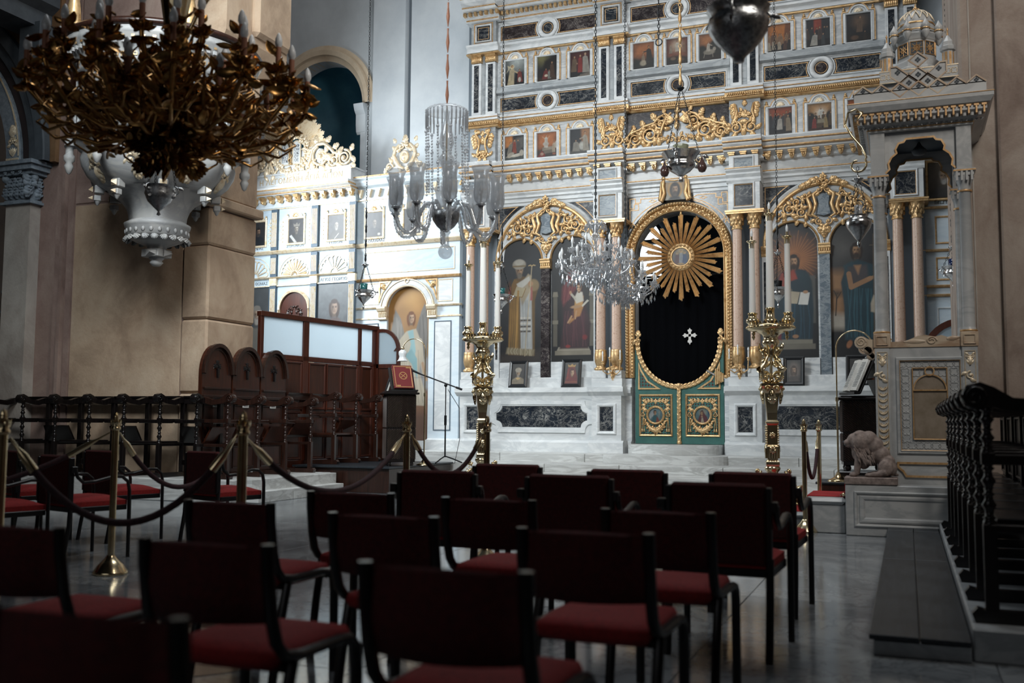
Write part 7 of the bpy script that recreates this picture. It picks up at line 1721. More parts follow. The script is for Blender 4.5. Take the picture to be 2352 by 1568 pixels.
for sx in (-1, 1):
    for sy in (-1, 1):
        x, y = sx * .40, sy * .44; b = B(); b.cbox(x - .07, x + .07, y - .075, y + .075, .49, 1.84, .004); po = tp('corner_post', b, 'throne')
        if sy < 0:
            b = B(); framebox(b, x - .05, x + .05, .62, 1.80, y - .075, .008, .008); n = 13 if sx < 0 else 13
            for i in range(n):
                z = 1.45 - i * .06; pts = [(x + .036 * math.cos(g), y - .082, z + .03 * math.sin(g)) for g in np.linspace(PI * .95, PI * 2.05, 8)]; b.tube(pts, .009, 4); b.tube([(x + .02 * math.cos(g), y - .082, z + .018 * math.sin(g)) for g in np.linspace(PI, 2 * PI, 6)], .006, 4)
            scroll(b, x, 1.56, .04, PI / 2, 1.3, 1, .01, y - .075, 2); acanthus(b, x, 1.66, PI / 2, .09, y - .075); scroll(b, x - .02, 1.74, .022, 0, 1.2, 1, .006, y - .075, 1); scroll(b, x + .02, 1.74, .022, PI, 1.2, -1, .006, y - .075, 1); obj('carved_drop', b, MT['gold_pale'], po)
    for sy in (-1, 1):
        x, y = sx * .40, sy * .44; b = B(); b.lathe([(.075, 1.985), (.08, 2.0), (.066, 2.02), (.062, 2.04), (.06, 2.6), (.054, 3.36), (.066, 3.38), (.054, 3.40)], 18, (x, y, 0)); cl = tp('column', b, 'throne')
        b = B(); b.lathe([(.055, 3.40), (.06, 3.45), (.085, 3.53)], 12, (x, y, 0), flute=8, fd=.08); b.cbox(x - .085, x + .085, y - .085, y + .085, 3.53, 3.57, .004); b.cbox(x - .1, x + .1, y - .1, y + .1, 3.57, 3.6, .004)
        for i in range(4): b.box(x - .08 + i * .045, x - .06 + i * .045, y - .10, y - .08, 3.48, 3.58)
        obj('capital', b, MT['throne'], cl); b = B(); b.lathe([(.068, 3.375), (.071, 3.385), (.068, 3.395)], 18, (x, y, 0)); b.lathe([(.078, 1.99), (.084, 2.0), (.078, 2.01)], 18, (x, y, 0)); b.box(x - .102, x + .102, y - .102, y + .102, 3.575, 3.59); obj('gilt_ring', b, MT['gold_flat'], cl)
# arm rests of honey alabaster with volute
for sy in (-1, 1):
    y = sy * .44; b = B()
    b.prism([(-.33, 1.845), (.33, 1.845), (.33, 1.94), (.20, 1.94), (.15, 1.96), (.09, 1.945), (.0, 1.965), (-.08, 1.95), (-.18, 1.905), (-.33, 1.90)], y - .06, y + .06, 'y'); ar = tp('armrest', b, 'alabaster')
    b = B(); b.tube([(.06 + .05 * math.cos(g) * (1 - g / 14), y - .065, 1.905 + .04 * math.sin(g) * (1 - g / 14)) for g in np.linspace(0, 9, 20)], .008, 4); leaf(b, .0, 1.90, PI, .2, .05, y - .06, .02); leaf(b, .2, 1.92, .1, .12, .05, y - .06, .02); obj('carving', b, MT['alabaster'], ar)
    for sx in (-1, 1): b = B(); b.cbox(sx * .40 - .08, sx * .40 + .08, y - .085, y + .085, 1.84, 1.985, .006); framebox(b, sx * .40 - .055, sx * .40 + .055, 1.865, 1.96, y - .085, .012, .012); obj('corner_block', b, MT['alabaster'], ar)
    b = B(); b.prism([(-.47, 1.86), (-.47, 1.93), (-.52, 1.93), (-.58, 1.96), (-.64, 1.95), (-.655, 1.90), (-.62, 1.86), (-.56, 1.83), (-.52, 1.79), (-.50, 1.80)], y - .06, y + .06, 'y'); b.lathe([(.06, -.07), (.066, 0), (.06, .07)], 16, (0, 0, 0), TR(-.60, y, 1.905) @ RX(PI / 2)); b.lathe([(.0001, .07), (.06, .07)], 16, (0, 0, 0), TR(-.60, y, 1.905) @ RX(PI / 2), False); b.lathe([(.04, -.06), (.045, 0), (.04, .06), (.0001, .06)], 12, (0, 0, 0), TR(-.535, y, 1.82) @ RX(PI / 2)); b.tube([(-.60 + .05 * math.cos(g) * (1 - g / 13), y - .072, 1.905 + .05 * math.sin(g) * (1 - g / 13)) for g in np.linspace(0, 10, 22)], .008, 4); obj('volute', b, MT['alabaster'], ar)
# canopy: blocks over columns, lobed arches, cornice, cresting
for sx in (-1, 1):
    for sy in (-1, 1): b = B(); b.cbox(sx * .40 - .07, sx * .40 + .07, sy * .44 - .07, sy * .44 + .07, 3.6, 4.04, .005); tp('impost_block', b, 'throne')
lob = [(-.33, 3.62), (-.29, 3.66), (-.30, 3.72), (-.27, 3.78), (-.22, 3.82), (-.23, 3.86), (-.20, 3.92), (-.15, 3.93), (-.13, 3.96)]
lobe = lob + [(-x, z) for x, z in lob[::-1]]
for M, y in ((np.eye(4), -.47), (np.eye(4), .43), (RZ(PI / 2), -.42), (RZ(PI / 2), .38)):
    b = B(); sc_ = SCL(1.1, 1, 1) if y in (-.42, .38) else np.eye(4)
    b.prism(lobe + [(.33, 4.06), (-.33, 4.06)], y, y + .04, 'y', M @ sc_); q = tp('lobed_arch', b, 'throne'); b = B(); polyline_frame(b, lobe, y - .004, .018, .008, False); c = B(); c.add(np.concatenate(b.v), b.f, False, M @ sc_); obj('gilt_edge', c, MT['gold_flat'], q)
b = B(); b.box(-.46, .46, -.5, .5, 4.04, 4.06); tp('canopy_ceiling', b, 'dark_blue')
def tier(nm, prof, mat, hx=.47, hy=.51):
    b = B(); c = [(-hx, -hy, -1, -1), (hx, -hy, 1, -1), (hx, hy, 1, 1), (-hx, hy, -1, 1)]; b.sweep(prof, [((x, y, 0), (sx, sy, 0), (0, 0, 1)) for x, y, sx, sy in c], False, None, False, True); return tp(nm, b, mat)
tier('cornice', [(0, 4.03), (.02, 4.04), (.02, 4.07), (.06, 4.10), (.14, 4.15), (.14, 4.20), (.17, 4.21), (.20, 4.26), (.20, 4.30), (.0, 4.31)], 'throne'); tier('gilt_line', [(.145, 4.195), (.15, 4.20), (.15, 4.205)], 'gold_flat'); tier('gilt_line', [(.20, 4.295), (.207, 4.30), (.2, 4.307)], 'gold_flat'); tier('gilt_line', [(.025, 4.055), (.03, 4.06), (.025, 4.068)], 'gold_flat')
b = B()
for i in range(18): x = -.58 + i * .0685; b.box(x - .008, x + .008, -.665, -.60, 4.11, 4.195); b.box(x - .022, x + .022, -.668, -.62, 4.18, 4.2)
for i in range(18): y = -.60 + i * .07; b.box(-.625, -.56, y - .008, y + .008, 4.11, 4.195); b.box(-.628, -.58, y - .022, y + .022, 4.18, 4.2)
tp('gilt_arcade', b, 'gold_flat'); b = B()
for i in range(17): x = -.545 + i * .0685; b.cyl((x, -.60, 0), .025, 4.10, 4.185, 6)
for i in range(26): x = -.56 + i * .045; b.add([(x - .02, -.545, 4.09), (x + .02, -.545, 4.09), (x, -.56, 4.06)], [(0, 1, 2)])
for i in range(17): y = -.56 + i * .07; b.cyl((-.56, y, 0), .025, 4.10, 4.185, 6)
tp('canopy_niches', b, 'throne', kind='stuff')
tier('parapet', [(.14, 4.30), (.14, 4.42), (.10, 4.42), (.10, 4.30)], 'throne')
def quat(b, x, z, r, y, r0=.85):
    for i in range(4): a = PI / 2 * i; b.cyl((0, 0, 0), r * .5 * r0, -.004, .004, 8, TR(x + r * .6 * math.cos(a), y, z + r * .6 * math.sin(a)) @ RX(PI / 2))
def cresting(M, n, y, hw):
    for i in range(n):
        x = -hw + 2 * hw * (i + .5) / n; w = hw / n; b = B(); b.prism([(x - w, 4.41), (x + w, 4.41), (x, 4.41 + w * .85)], y, y + .03, 'y', M); q = tp('crest_gable', b, 'throne')
        l = B(); polyline_frame(l, [(x - w, 4.415), (x, 4.41 + w * .87), (x + w, 4.415)], y, .014, .012, False); c = B(); c.add(np.concatenate(l.v), l.f, False, M); obj('gable_rim', c, MT['alabaster'], q); l = B(); quat(l, x, 4.44, .022, y - .002); c = B(); c.add(np.concatenate(l.v), l.f, False, M); obj('quatrefoil', c, MT['arch_dark'], q)
cresting(np.eye(4), 7, -.65, .61); cresting(RZ(-PI / 2), 7, -.61, .65)
# diamond lattice pediment
b = B(); lat = B(); qd = B(); y = -.64; w = .087
def diam(x, z, half=None):
    p = [(x, z - w * .85), (x + w, z), (x, z + w * .85), (x - w, z)]
    b.prism(p, y, y + .03, 'y'); polyline_frame(lat, p, y, .013, .012); quat(qd, x, z, .026, y - .002)
for x, z in ((-.087, 4.485), (.087, 4.485), (0, 4.56), (0, 4.71), (-.175, 4.42), (.175, 4.42), (0, 4.42)): diam(x, z)
for s in (-1, 1): p = [(s * .087, 4.56), (s * .20, 4.66), (s * .26, 4.66), (s * .26, 4.56), (s * .174, 4.49)]; b.prism(p, y, y + .03, 'y'); polyline_frame(lat, p, y, .013, .012); quat(qd, s * .19, 4.60, .026, y - .002)
q = tp('lattice_pediment', b, 'throne'); obj('lattice_rim', lat, MT['alabaster'], q); obj('quatrefoil', qd, MT['arch_dark'], q)
b = B(); b.cbox(-.345, .355, -.38, .38, 4.3, 4.5, .005); b.cbox(-.33, .34, -.36, .36, 4.5, 4.58, .005); b.cbox(-.365, .375, -.41, .41, 4.58, 4.70, .005); q = tp('upper_tier', b, 'throne')
b = B()
for i in range(12): qf(b, -.33 + i * .061, 4.64, .03, -.412)
b.box(-.37, .38, -.415, -.40, 4.695, 4.705); b.box(-.37, .38, -.415, -.4, 4.575, 4.582); obj('carved_band', b, MT['gold_pale'], q)
b = B(); b.lathe([(.27, 4.70), (.27, 4.78), (.24, 4.80), (.23, 4.86), (.2, 4.89), (.2, 4.91)], 8, (0, 0, 0), None, False, PI / 8, 2 * PI + PI / 8); b.lathe([(.19, 4.9), (.19, 5.09), (.2, 5.1), (.225, 5.15), (.19, 5.19)], 8, (0, 0, 0), None, False, PI / 8, 2 * PI + PI / 8); q = tp('drum', b, 'throne')
b = B(); d = B()
for k in range(8):
    M = RZ(k * PI / 4) @ TR(0, -.178, 0); l = B(); framebox(l, -.065, .065, 4.93, 5.07, 0, .008, .012)
    for i in range(4): a = i * PI / 4; l.tube([(.06 * math.cos(a), -.004, 5.0 + .06 * math.sin(a)), (-.06 * math.cos(a), -.004, 5.0 - .06 * math.sin(a))], .004, 4)
    l.tube([(.03 * math.cos(g), -.005, 5. + .03 * math.sin(g)) for g in np.linspace(0, 2 * PI, 9)[:-1]], .005, 4, True); b.add(np.concatenate(l.v), l.f, False, M); d.box(-.055, .055, -.001, .002, 4.94, 5.06, M)
obj('pierced_panels', b, MT['gold_flat'], q); obj('void_shade_plate', d, MT['arch_dark'], q)  # dark plates paint the shade of openings behind the gilt tracery
b = B(); b.lathe([(.2, 5.18), (.205, 5.2), (.2, 5.22)], 24); b.lathe([(.185, 5.2), (.18, 5.28), (.155, 5.36), (.11, 5.42), (.05, 5.455), (.0, 5.46)], 24); q = tp('dome', b, 'throne')
b = B(); b.lathe([(.2, 5.19), (.21, 5.2), (.2, 5.21)], 24); b.lathe([(.186, 5.27), (.19, 5.28), (.183, 5.29)], 24)
for k in range(3): a = k * 2.1; b.sph((.03 * math.cos(a), .03 * math.sin(a), 5.47), .018, 6, 5)
b.sph((0, 0, 5.49), .02, 6, 5); b.lathe([(.012, 5.49), (.008, 5.53), (0, 5.55)], 6); obj('gilt_trim', b, MT['gold'], q)
b = B()
for k in range(14):
    a = 2 * PI * k / 14
    for e0, e1, da in ((.25, 1.15, .35), (.25, 1.15, -.35)): b.tube([(.187 * math.cos(e) * math.cos(a + da * t), .187 * math.cos(e) * math.sin(a + da * t), 5.28 + .182 * math.sin(e)) for t, e in zip(np.linspace(0, 1, 6), np.linspace(e0, e1, 6))], .006, 4)
obj('dome_tracery', b, MT['gold_pale'], q)
for k in range(8):
    a = PI / 8 + k * PI / 4; b = B(); b.lathe([(0, -.08), (.02, -.06), (.04, -.02), (.042, .0), (.03, .02), (.045, .04), (.04, .07), (.015, .11), (0, .14)], 10, (.235 * math.cos(a), .235 * math.sin(a), 5.16)); bb = tp('onion_bud', b, 'throne'); b = B(); b.lathe([(.045, .012), (.05, .02), (.045, .028)], 10, (.235 * math.cos(a), .235 * math.sin(a), 5.16)); obj('gilt_ring', b, MT['gold'], bb)
for sx in (-1, 1):
    for sy in (-1, 1):
        c = (sx * .29, sy * .33, 0); b = B(); b.lathe([(.055, 4.70), (.055, 4.86), (.075, 4.87), (.075, 4.91), (.06, 4.92), (.055, 4.96), (.03, 5.0), (.012, 5.03), (0, 5.04)], 8, c, None, False); q = tp('corner_lantern', b, 'throne'); b = B(); b.lathe([(.010, 5.03), (.006, 5.08), (.012, 5.09), (.0, 5.12)], 6, c)
        for k in range(8): b.box(-.012, .012, -.003, 0, 4.72, 4.85, TR(*c) @ RZ(k * PI / 4 + PI / 8) @ TR(0, -.0515, 0))
        obj('gilt_detail', b, MT['gold_flat'], q)
b = B(); b.lathe([(.0, 3.9), (.06, 3.91), (.08, 3.95), (.03, 4.0), (.01, 4.04)], 14); tag(obj('canopy_lamp', b, MT['arch_dark']), 'small dark lamp hanging under the throne canopy', 'lamp'); bpy.data.objects['canopy_lamp'].location = (.185, 11.13, 0)
# carpeted steps of the throne
t = thing('throne_steps', 'small marble steps with red carpet before the throne', 'steps', (-.58, 11.0, 0))
b = B(); b.cbox(-.36, -.005, -.55, .5, 0, .28, .01); b.cbox(-.40, -.005, -.58, .5, .28, .345, .03); obj('upper_step', b, MT['throne'], t); b = B(); b.cbox(-.95, -.37, -.45, .5, 0, .13, .01); b.cbox(-.98, -.37, -.48, .5, .13, .18, .02); obj('lower_step', b, MT['throne'], t)
b = B(); b.cbox(-.375, -.01, -.36, .4, .345, .355, .003); b.box(-.385, -.375, -.36, .4, .18, .355); b.cbox(-.9, -.385, -.3, .4, .18, .19, .003); b.box(-.02, -.008, -.36, .4, .35, .52); obj('carpet', b, MT['carpet'], t); b = B(); b.sph((-.03, -.36, .37), .022, 6, 5); b.tube([(-.06, -.36, .365), (-.03, .38, .365)], .008, 6); b.sph((-.40, -.32, .2), .022, 6, 5); obj('carpet_rod', b, MT['brass'], t)
t = thing('lamp_plinth', 'dark wooden plinth under the right gooseneck lamp', 'plinth', (-.62, 12.15, 0)); b = B(); b.cbox(-.34, .3, -.3, .4, .0, .40, .006); obj('box', b, MT['wood_mid'], t); b = B(); b.cbox(-.36, .32, -.32, .42, .40, .425, .004); obj('top', b, MT['wood_plat'], t)
# lion
t = thing('stone_lion', 'brown stone lion seated on the throne base, facing left', 'statue', (-.335, 10.47, .49))
b = B(); b.cbox(-.25, .24, -.15, .15, .002, .075, .008); obj('slab', b, MT['lion'], t)
b = B(); Z = .075
for (x, y, z, rx, ry, rz, ) in ((-.16, 0, .355, .065, .062, .07), (-.215, 0, .33, .042, .042, .036), (-.235, 0, .338, .02, .026, .018), (-.21, 0, .30, .034, .034, .018), (-.10, 0, .33, .10, .10, .125), (-.09, 0, .24, .095, .085, .11), (-.02, 0, .36, .085, .085, .09), (.03, 0, .30, .09, .08, .10), (-.07, 0, .16, .07, .075, .09), (.08, 0, .22, .10, .08, .085), (.14, 0, .14, .085, .09, .085), (.175, 0, .09, .065, .085, .08)): b.sph((x, y, Z + z), 1, 14, 10, (rx, ry, rz))
for s in (-1, 1):
    b.tube([(-.10, s * .06, Z + .22), (-.125, s * .065, Z + .12), (-.135, s * .065, Z + .05), (-.14, s * .065, Z + .025)], [.05, .034, .03, .03], 10); b.sph((-.165, s * .065, Z + .02), 1, 10, 7, (.045, .032, .024)); b.sph((.13, s * .085, Z + .09), 1, 12, 8, (.075, .04, .08)); b.tube([(.14, s * .10, Z + .05), (.06, s * .105, Z + .03), (.0, s * .105, Z + .025)], [.04, .028, .026], 9); b.sph((-.02, s * .105, Z + .02), 1, 10, 7, (.042, .03, .022)); b.sph((-.13, s * .055, Z + .415), .022, 8, 6); b.sph((-.195, s * .03, Z + .355), .012, 8, 6)
b.tube([(.22, 0, Z + .03), (.24, .06, Z + .02), (.18, .12, Z + .02), (.08, .13, Z + .02)], .014, 7)
o = obj('body', b, MT['lion'], t); m = o.modifiers.new('remesh', 'REMESH'); m.mode = 'VOXEL'; m.voxel_size = .0075; m.use_smooth_shade = True; m = o.modifiers.new('smooth', 'SMOOTH'); m.iterations = 3
b = B(); r = random.Random(5)
for k in range(150):
    a = r.uniform(-1.5, 1.5); e = r.uniform(0, 1); x = -.15 + .16 * e + r.uniform(-.02, .02); z = Z + .40 - .25 * e * .3 - abs(a) * .10 - r.uniform(0, .05); y = .098 * math.sin(a) * (1.02)
    s = 1 if y > 0 else -1
    b.tube([(x, y * 1.0, z), (x + .015, y * 1.06 + s * .004, z - .03), (x + .03, y * 1.04, z - .062)], [.010, .011, .002], 5)
obj('mane', b, MT['lion'], t)
b = B(); l = B(); b.sph((-.255, 0, Z + .338), .011, 7, 5); b.tube([(-.235, -.03, Z + .305), (-.25, 0, Z + .312), (-.235, .03, Z + .305)], .006, 5)
obj('muzzle_detail', b, MT['arch_dark'], t)

# ================================================================== RIGHT LECTERN, BOOK, LAMP
lectern('dark slant-reeded lectern with the open white book, behind the throne', (-.49, 12.45, .54), .12, .87, .46, .40, [('a', 0, .46, .20, False), ('b', -PI / 2, .40, .23, False)])
b = B(); b.cbox(-.28, .28, -.3, .3, 0, .535, .01); tag(obj('lectern_plinth', b, MT['wood_black']), 'dark low plinth carrying the slant-reeded lectern', 'plinth'); bpy.data.objects['lectern_plinth'].location = (-.49, 12.45, 0)
t = thing('book_stand', 'black slanted book stand on the slant-reeded lectern', 'book stand', (-.47, 12.40, 1.412), .12 - 1.25)
b = B(); b.cbox(-.2, .2, -.01, .01, 0, .46, .003, TR(0, -.12, .02) @ RX(-.42)); b.box(-.22, .22, -.07, 0, 0, .03, TR(0, -.13, .01)); b.cbox(-.19, .19, -.01, .01, 0, .46, .003, TR(0, .22, .0) @ RX(.42)); obj('boards', b, MT['leather'], t)
b = B(); b.box(-.2, .2, .03, .05, .18, .20, RX(0)); obj('brace', b, MT['wood_mid'], t)
t = thing('open_book', 'open white book propped on the right lectern stand', 'book', (-.47, 12.40, 1.435), .12 - 1.25)
MB_ = TR(0, -.14, .02) @ RX(-.42)
for s in (-1, 1): b = B(); b.prism([(0, -.02), (s * .05, -.045), (s * .20, -.035), (s * .205, -.012), (0, -.008)] if s > 0 else [(0, -.008), (s * .205, -.012), (s * .20, -.035), (s * .05, -.045), (0, -.02)], 0, .40, 'z', MB_); obj('page_block', b, MT['paper'], t)
b = B()
for s in (-1, 1):
    for i in range(16): b.box(s * .12 - .055, s * .12 + .055, -.0445, -.0435, .05 + i * .02, .056 + i * .02, MB_)
obj('printed_lines', b, MT['letter'], t, kind='stuff')
gooseneck('thin brass gooseneck lamp arching over the open book', (-.74, 12.0, .426), PI, 1.52, .20, False)

# ================================================================== RIGHT STALLS AND THEIR PLATFORM
t = thing('stall_plinth', 'grey stone plinth under the black stalls at the right edge', 'plinth', (0, 0, 0)); b = B(); b.cbox(.26, 1.6, 5.1, 10.5, 0, .15, .008); obj('block', b, MT['greyframe'], t)
t = thing('plank_platform', 'low platform of dark planks before the right stalls', 'platform', (0, 0, 0))
for i, (x0, x1) in enumerate(((-.19, .03), (.035, .25))):
    for y0, y1 in ((5.05, 7.9), (7.91, 10.0), (10.01, 10.55)): b = B(); b.cbox(x0, x1, y0, y1, .075, .10, .004); obj('plank', b, MT['wood_plat'], t)
b = B(); b.box(-.16, .24, 5.12, 10.5, 0.0, .074); obj('bearer', b, MT['wood_black'], t); b = B(); b.cbox(-.17, .25, 5.07, 5.115, 0, .07, .004); obj('stone_edge', b, MT['greyframe'], t)
first = None
for k in range(8):
    y = 5.62 + .655 * k
    lab = 'nearest black baluster stall at the right edge' if k == 0 else 'black stall, %s behind the nearest one at the right edge' % ('first second third fourth fifth sixth seventh'.split()[k - 1])
    if k == 0:
        first = stall(lab, .655, False, BLK, False, (.61, y, .15), -PI / 2, 'black stalls on the right', False, True)
    else: dup(first, (.61, y, .15), -PI / 2, lab)
# ================================================================== CHAIRS
def chair_plain():
    t = thing('side_chair', 'x', 'chair', (0, 0, 0), 0, 'red seated chairs without arms')
    for s in (-1, 1):
        x = s * .20
        b = B(); b.tube([(x, -.27, .755), (x, -.265, .68), (x, -.245, .56), (x, -.22, .49), (x, -.18, .45), (x, -.10, .437), (x, .10, .437), (x, .17, .43), (x, .205, .40), (x, .215, .34), (x, .22, .0)], [.016] * 11, 6, flat=1.25); obj('side_frame', b, MT['chairframe'], t)
        b = B(); b.tube([(x, -.14, .43), (x, -.19, .25), (x, -.24, 0)], .016, 6, flat=1.2); obj('rear_leg', b, MT['chairframe'], t)
    def pad(y0, y1, z0, z1, n=8):
        v = []; f = []
        for i in range(n + 1):
            q = -1 + 2 * i / n; x = q * .195; d = -.055 * (1 - q * q); e = .022 * math.cos(q * 1.3)
            for z, yy in ((z0, y0 + d), (z0, y0 + d - e), ((z0 + z1) / 2, y0 + d - e - .012 + (y1 - y0) * .5), (z1, y1 + d - e), (z1 + .012, y1 + d - .01), (z1, y1 + d)): v.append((x, yy, z - .012 * q * q * (z > .6)))
        for i in range(n):
            for j in range(6): k = (j + 1) % 6; f.append((i * 6 + j, (i + 1) * 6 + j, (i + 1) * 6 + k, i * 6 + k))
        b = B(); b.add(v, f + [tuple(range(6))[::-1], tuple(n * 6 + i for i in range(6))], True); return b
    obj('back_pad', pad(-.235, -.25, .545, .745), MT['velvet_shaded'], t)
    b = B(); b.lathe([(.001, .40), (.17, .40), (.205, .415), (.215, .44), (.205, .462), (.15, .474), (.001, .478)], 24, (0, 0, 0), None, True, sq=1.0); sv = np.concatenate(b.v); r_ = np.hypot(sv[:, 0], sv[:, 1]) + 1e-9; k = r_ / np.maximum(np.abs(sv[:, 0]), np.abs(sv[:, 1])).clip(1e-9); k = 1 + (k - 1) * .80; sv[:, 0] *= k * .90; sv[:, 1] *= k * 1.0
    c = B(); c.add(sv, b.f, True); obj('seat', c, MT['velvet'], t)
    b = B(); b.cbox(-.19, .19, .17, .195, .40, .425, .004); b.cbox(-.19, .19, -.17, -.145, .40, .425, .004); obj('seat_rail', b, MT['chairframe'], t)
    return t
def chair_arm():
    t = thing('armchair', 'x', 'chair', (0, 0, 0), 0, 'red seated armchairs')
    for s in (-1, 1):
        x = s * .235
        b = B(); b.cbox(x - .012, x + .012, -.275, -.235, .44, .785, .004); b.tube([(x, -.25, .46), (x, -.26, .25), (x, -.30, 0)], .017, 6, flat=1.2); obj('rear_leg', b, MT['chairframe'], t)
        xa = s * .262
        b = B(); b.tube([(xa, -.24, .70), (xa, -.22, .64), (xa, -.17, .595), (xa, -.08, .60), (xa, .08, .635), (xa, .15, .63), (xa, .20, .59), (xa, .215, .52), (xa, .22, 0)], [.014] * 9, 6, flat=1.3); b.cbox(xa - .03, xa + .012, -.27, -.225, .67, .72, .004); obj('arm', b, MT['chairframe'], t)
    b = B(); b.cbox(-.222, .222, -.272, -.222, .43, .80, .012); obj('back_pad', b, MT['velvet_shaded'], t)
    b = B(); n = 10; v = []; 
    for i in range(n + 1):
        for j in range(n + 1):
            p, q = -1 + 2 * i / n, -1 + 2 * j / n; v.append((p * .235, -.01 + q * .225, .445 + .045 * (1 - p ** 4) * (1 - q ** 4)))
    m = n + 1; f = [(i * m + j, (i + 1) * m + j, (i + 1) * m + j + 1, i * m + j + 1) for i in range(n) for j in range(n)]; b.add(v, f, True); b.box(-.235, .235, -.235, .215, .40, .446); obj('seat', b, MT['velvet'], t)
    b = B(); b.cbox(-.235, .235, .19, .215, .37, .41, .004); b.cbox(-.235, .235, -.24, -.215, .37, .41, .004); b.cbox(-.245, -.225, -.23, .21, .37, .41, .004); b.cbox(.225, .245, -.23, .21, .37, .41, .004); obj('seat_frame', b, MT['chairframe'], t)
    return t
CA = chair_arm(); CP = chair_plain(); used = {'a': 0, 'p': 0}
def place(k, x, y, rz, label):
    src = CA if k == 'a' else CP
    dy = .25 if k == 'a' else .25      # x, y give the chair back
    loc = (x - dy * -math.sin(rz) * 1.0, y + dy * math.cos(rz), 0); loc = (x + dy * -math.sin(rz), y + dy * math.cos(rz), 0)
    if not used[k]: used[k] = 1; src.location = loc; src.rotation_euler = (0, 0, rz); src['label'] = label; return src
    return dup(src, loc, rz, label)
for a in [
    ('a', -2.466, 6.16, 0, 'armchair at the left end of the front row, before the left candlestick'),
    ('a', -1.563, 5.83, 0, 'armchair in the middle of the front row, below the royal doors'),
    ('a', -.836, 5.87, -.04, 'armchair at the right end of the front row, before the right candlestick'),
    ('a', -2.50, 5.17, .03, 'armchair at the left end of the second row, by the rope'),
    ('a', -1.68, 5.08, 0, 'armchair in the middle of the second row'),
    ('a', -.834, 4.75, -.03, 'armchair at the right end of the second row, arm over the bare floor'),
    ('p', -2.376, 4.02, .10, 'armless chair at the left end of the third row'),
    ('p', -1.66, 3.95, 0, 'armless chair in the middle of the third row'),
    ('p', -.872, 3.70, -.02, 'armless chair at the right end of the third row'),
    ('p', -2.542, 3.36, .0, 'armless chair at the left of the fourth row, before the double rope posts'),
    ('p', -1.71, 3.12, .0, 'armless chair in the middle of the fourth row'),
    ('p', -.915, 2.93, .0, 'armless chair at the right end of the fourth row, back lit dull red'),
    ('p', -1.765, 2.24, .02, 'armless chair with curved back in the near row, left of centre'),
    ('p', -.979, 2.08, .0, 'armless chair with curved back nearest the lens, centre'),
    ('p', -1.32, 1.36, .05, 'nearest armless chair, cut off by the bottom edge'),
    ('p', -2.568, 2.33, .0, 'armless chair cut off by the left edge, bright red seat'),
    ('a', -5.80, 7.24, -.28, 'armchair beyond the rope, right of the domed-base rope post'),
    ('a', -6.70, 6.96, -.28, 'armchair beyond the rope, far one behind the left rope post'),
    ('a', -6.11, 5.90, -.28, 'armchair beyond the rope, near one behind the left rope post'),
    ('a', -7.37, 6.56, -.28, 'armchair beyond the rope at the left edge, far row'),
    ('a', -6.28, 5.26, -.28, 'armchair beyond the rope at the left edge, near row'),
]: place(*a)
# ================================================================== ROPE POSTS AND ROPES
def post_model(h=1.0):
    t = thing('rope_post', 'x', 'post', (0, 0, 0), 0, 'brass rope posts')
    b = B(); b.lathe([(.0, 0), (.115, 0), (.118, .012), (.11, .025), (.10, .04), (.085, .065), (.06, .09), (.04, .11), (.03, .125), (.028, .13)], 24, flute=8, fd=.02); obj('base', b, MT['brass'], t)
    b = B(); b.cyl((0, 0, 0), .0235, .12, h, 14); obj('pole', b, MT['brass'], t)
    b = B(); b.lathe([(.024, h), (.034, h + .005), (.034, h + .02), (.026, h + .03), (.03, h + .045), (.016, h + .06)], 14)
    for k in range(6): a = 2 * PI * k / 6; l = B(); leaf(l, 0, 0, PI / 2, .05, .025, 0, .01); b.add(np.concatenate(l.v), l.f, True, TR(0, 0, h + .03) @ RZ(a) @ TR(0, -.02, 0) @ RX(.3)); l = B(); leaf(l, 0, 0, PI / 2, .05, .022, 0, .01); b.add(np.concatenate(l.v), l.f, True, TR(0, 0, h + .07) @ RZ(a + .5) @ TR(0, -.01, 0))
    b.lathe([(.012, h + .06), (.02, h + .08), (.01, h + .10), (.004, h + .125), (.0, h + .13)], 10); obj('finial', b, MT['brass'], t)
    return t
PM = post_model(); PL = {}
for i, (nm, x, y, lab) in enumerate([('S1', -5.204, 5.543, 'rope post with domed base in clear view beyond the ropes, left'), ('S2', -3.173, 4.271, 'near rope post of the aligned pair, thick pole, left of centre'), ('S2f', -5.153, 6.905, 'far rope post hidden behind the near one of the aligned pair'), ('S3', -3.408, 6.526, 'rope post before the left lectern'), ('S4', -2.985, 7.033, 'rope post before the left candlestick'), ('S0', -4.10, 3.62, 'nearest rope post, at the left edge'), ('S5', -.968, 10.437, 'left post of the pair beside the right candlestick'), ('S6', -.90, 11.40, 'right post of the pair beside the right candlestick'), ('S7', -6.9, 3.6, 'rope post just outside the left edge')]):
    o = PM if i == 0 else dup(PM, (x, y, 0), .3 * i, lab); o.location = (x, y, 0); o['label'] = lab; PL[nm] = (x, y)
def rope(a, c, low, label, z=.985):
    p, q = np.array([*PL[a], z]), np.array([*PL[c], z]); n = 20; d = (q - p) / np.linalg.norm(q - p); p = p + d * .035; q = q - d * .035
    pts = [p + (q - p) * t - np.array([0, 0, low * 4 * t * (1 - t)]) for t in np.linspace(0, 1, n)]
    t = thing('rope', label, 'rope', tuple(p), 0, 'velvet ropes'); O = p
    b = B(); b.tube([w - O for w in pts[2:-2]], .0185, 8); obj('velvet_cord', b, MT['rope'], t)
    for s in (1, -1):
        w = pts if s > 0 else pts[::-1]; e = w[2] - w[0]; L = min(.11 / np.linalg.norm(e), .9); L = max(L, .25); b = B(); u = [w[0] + (w[2] - w[0]) * k for k in (0, .3, .55, 1.02)]; b.tube([x - O for x in u], [.006, .008, .021, .022], 10); obj('brass_end', b, MT['brass'], t)
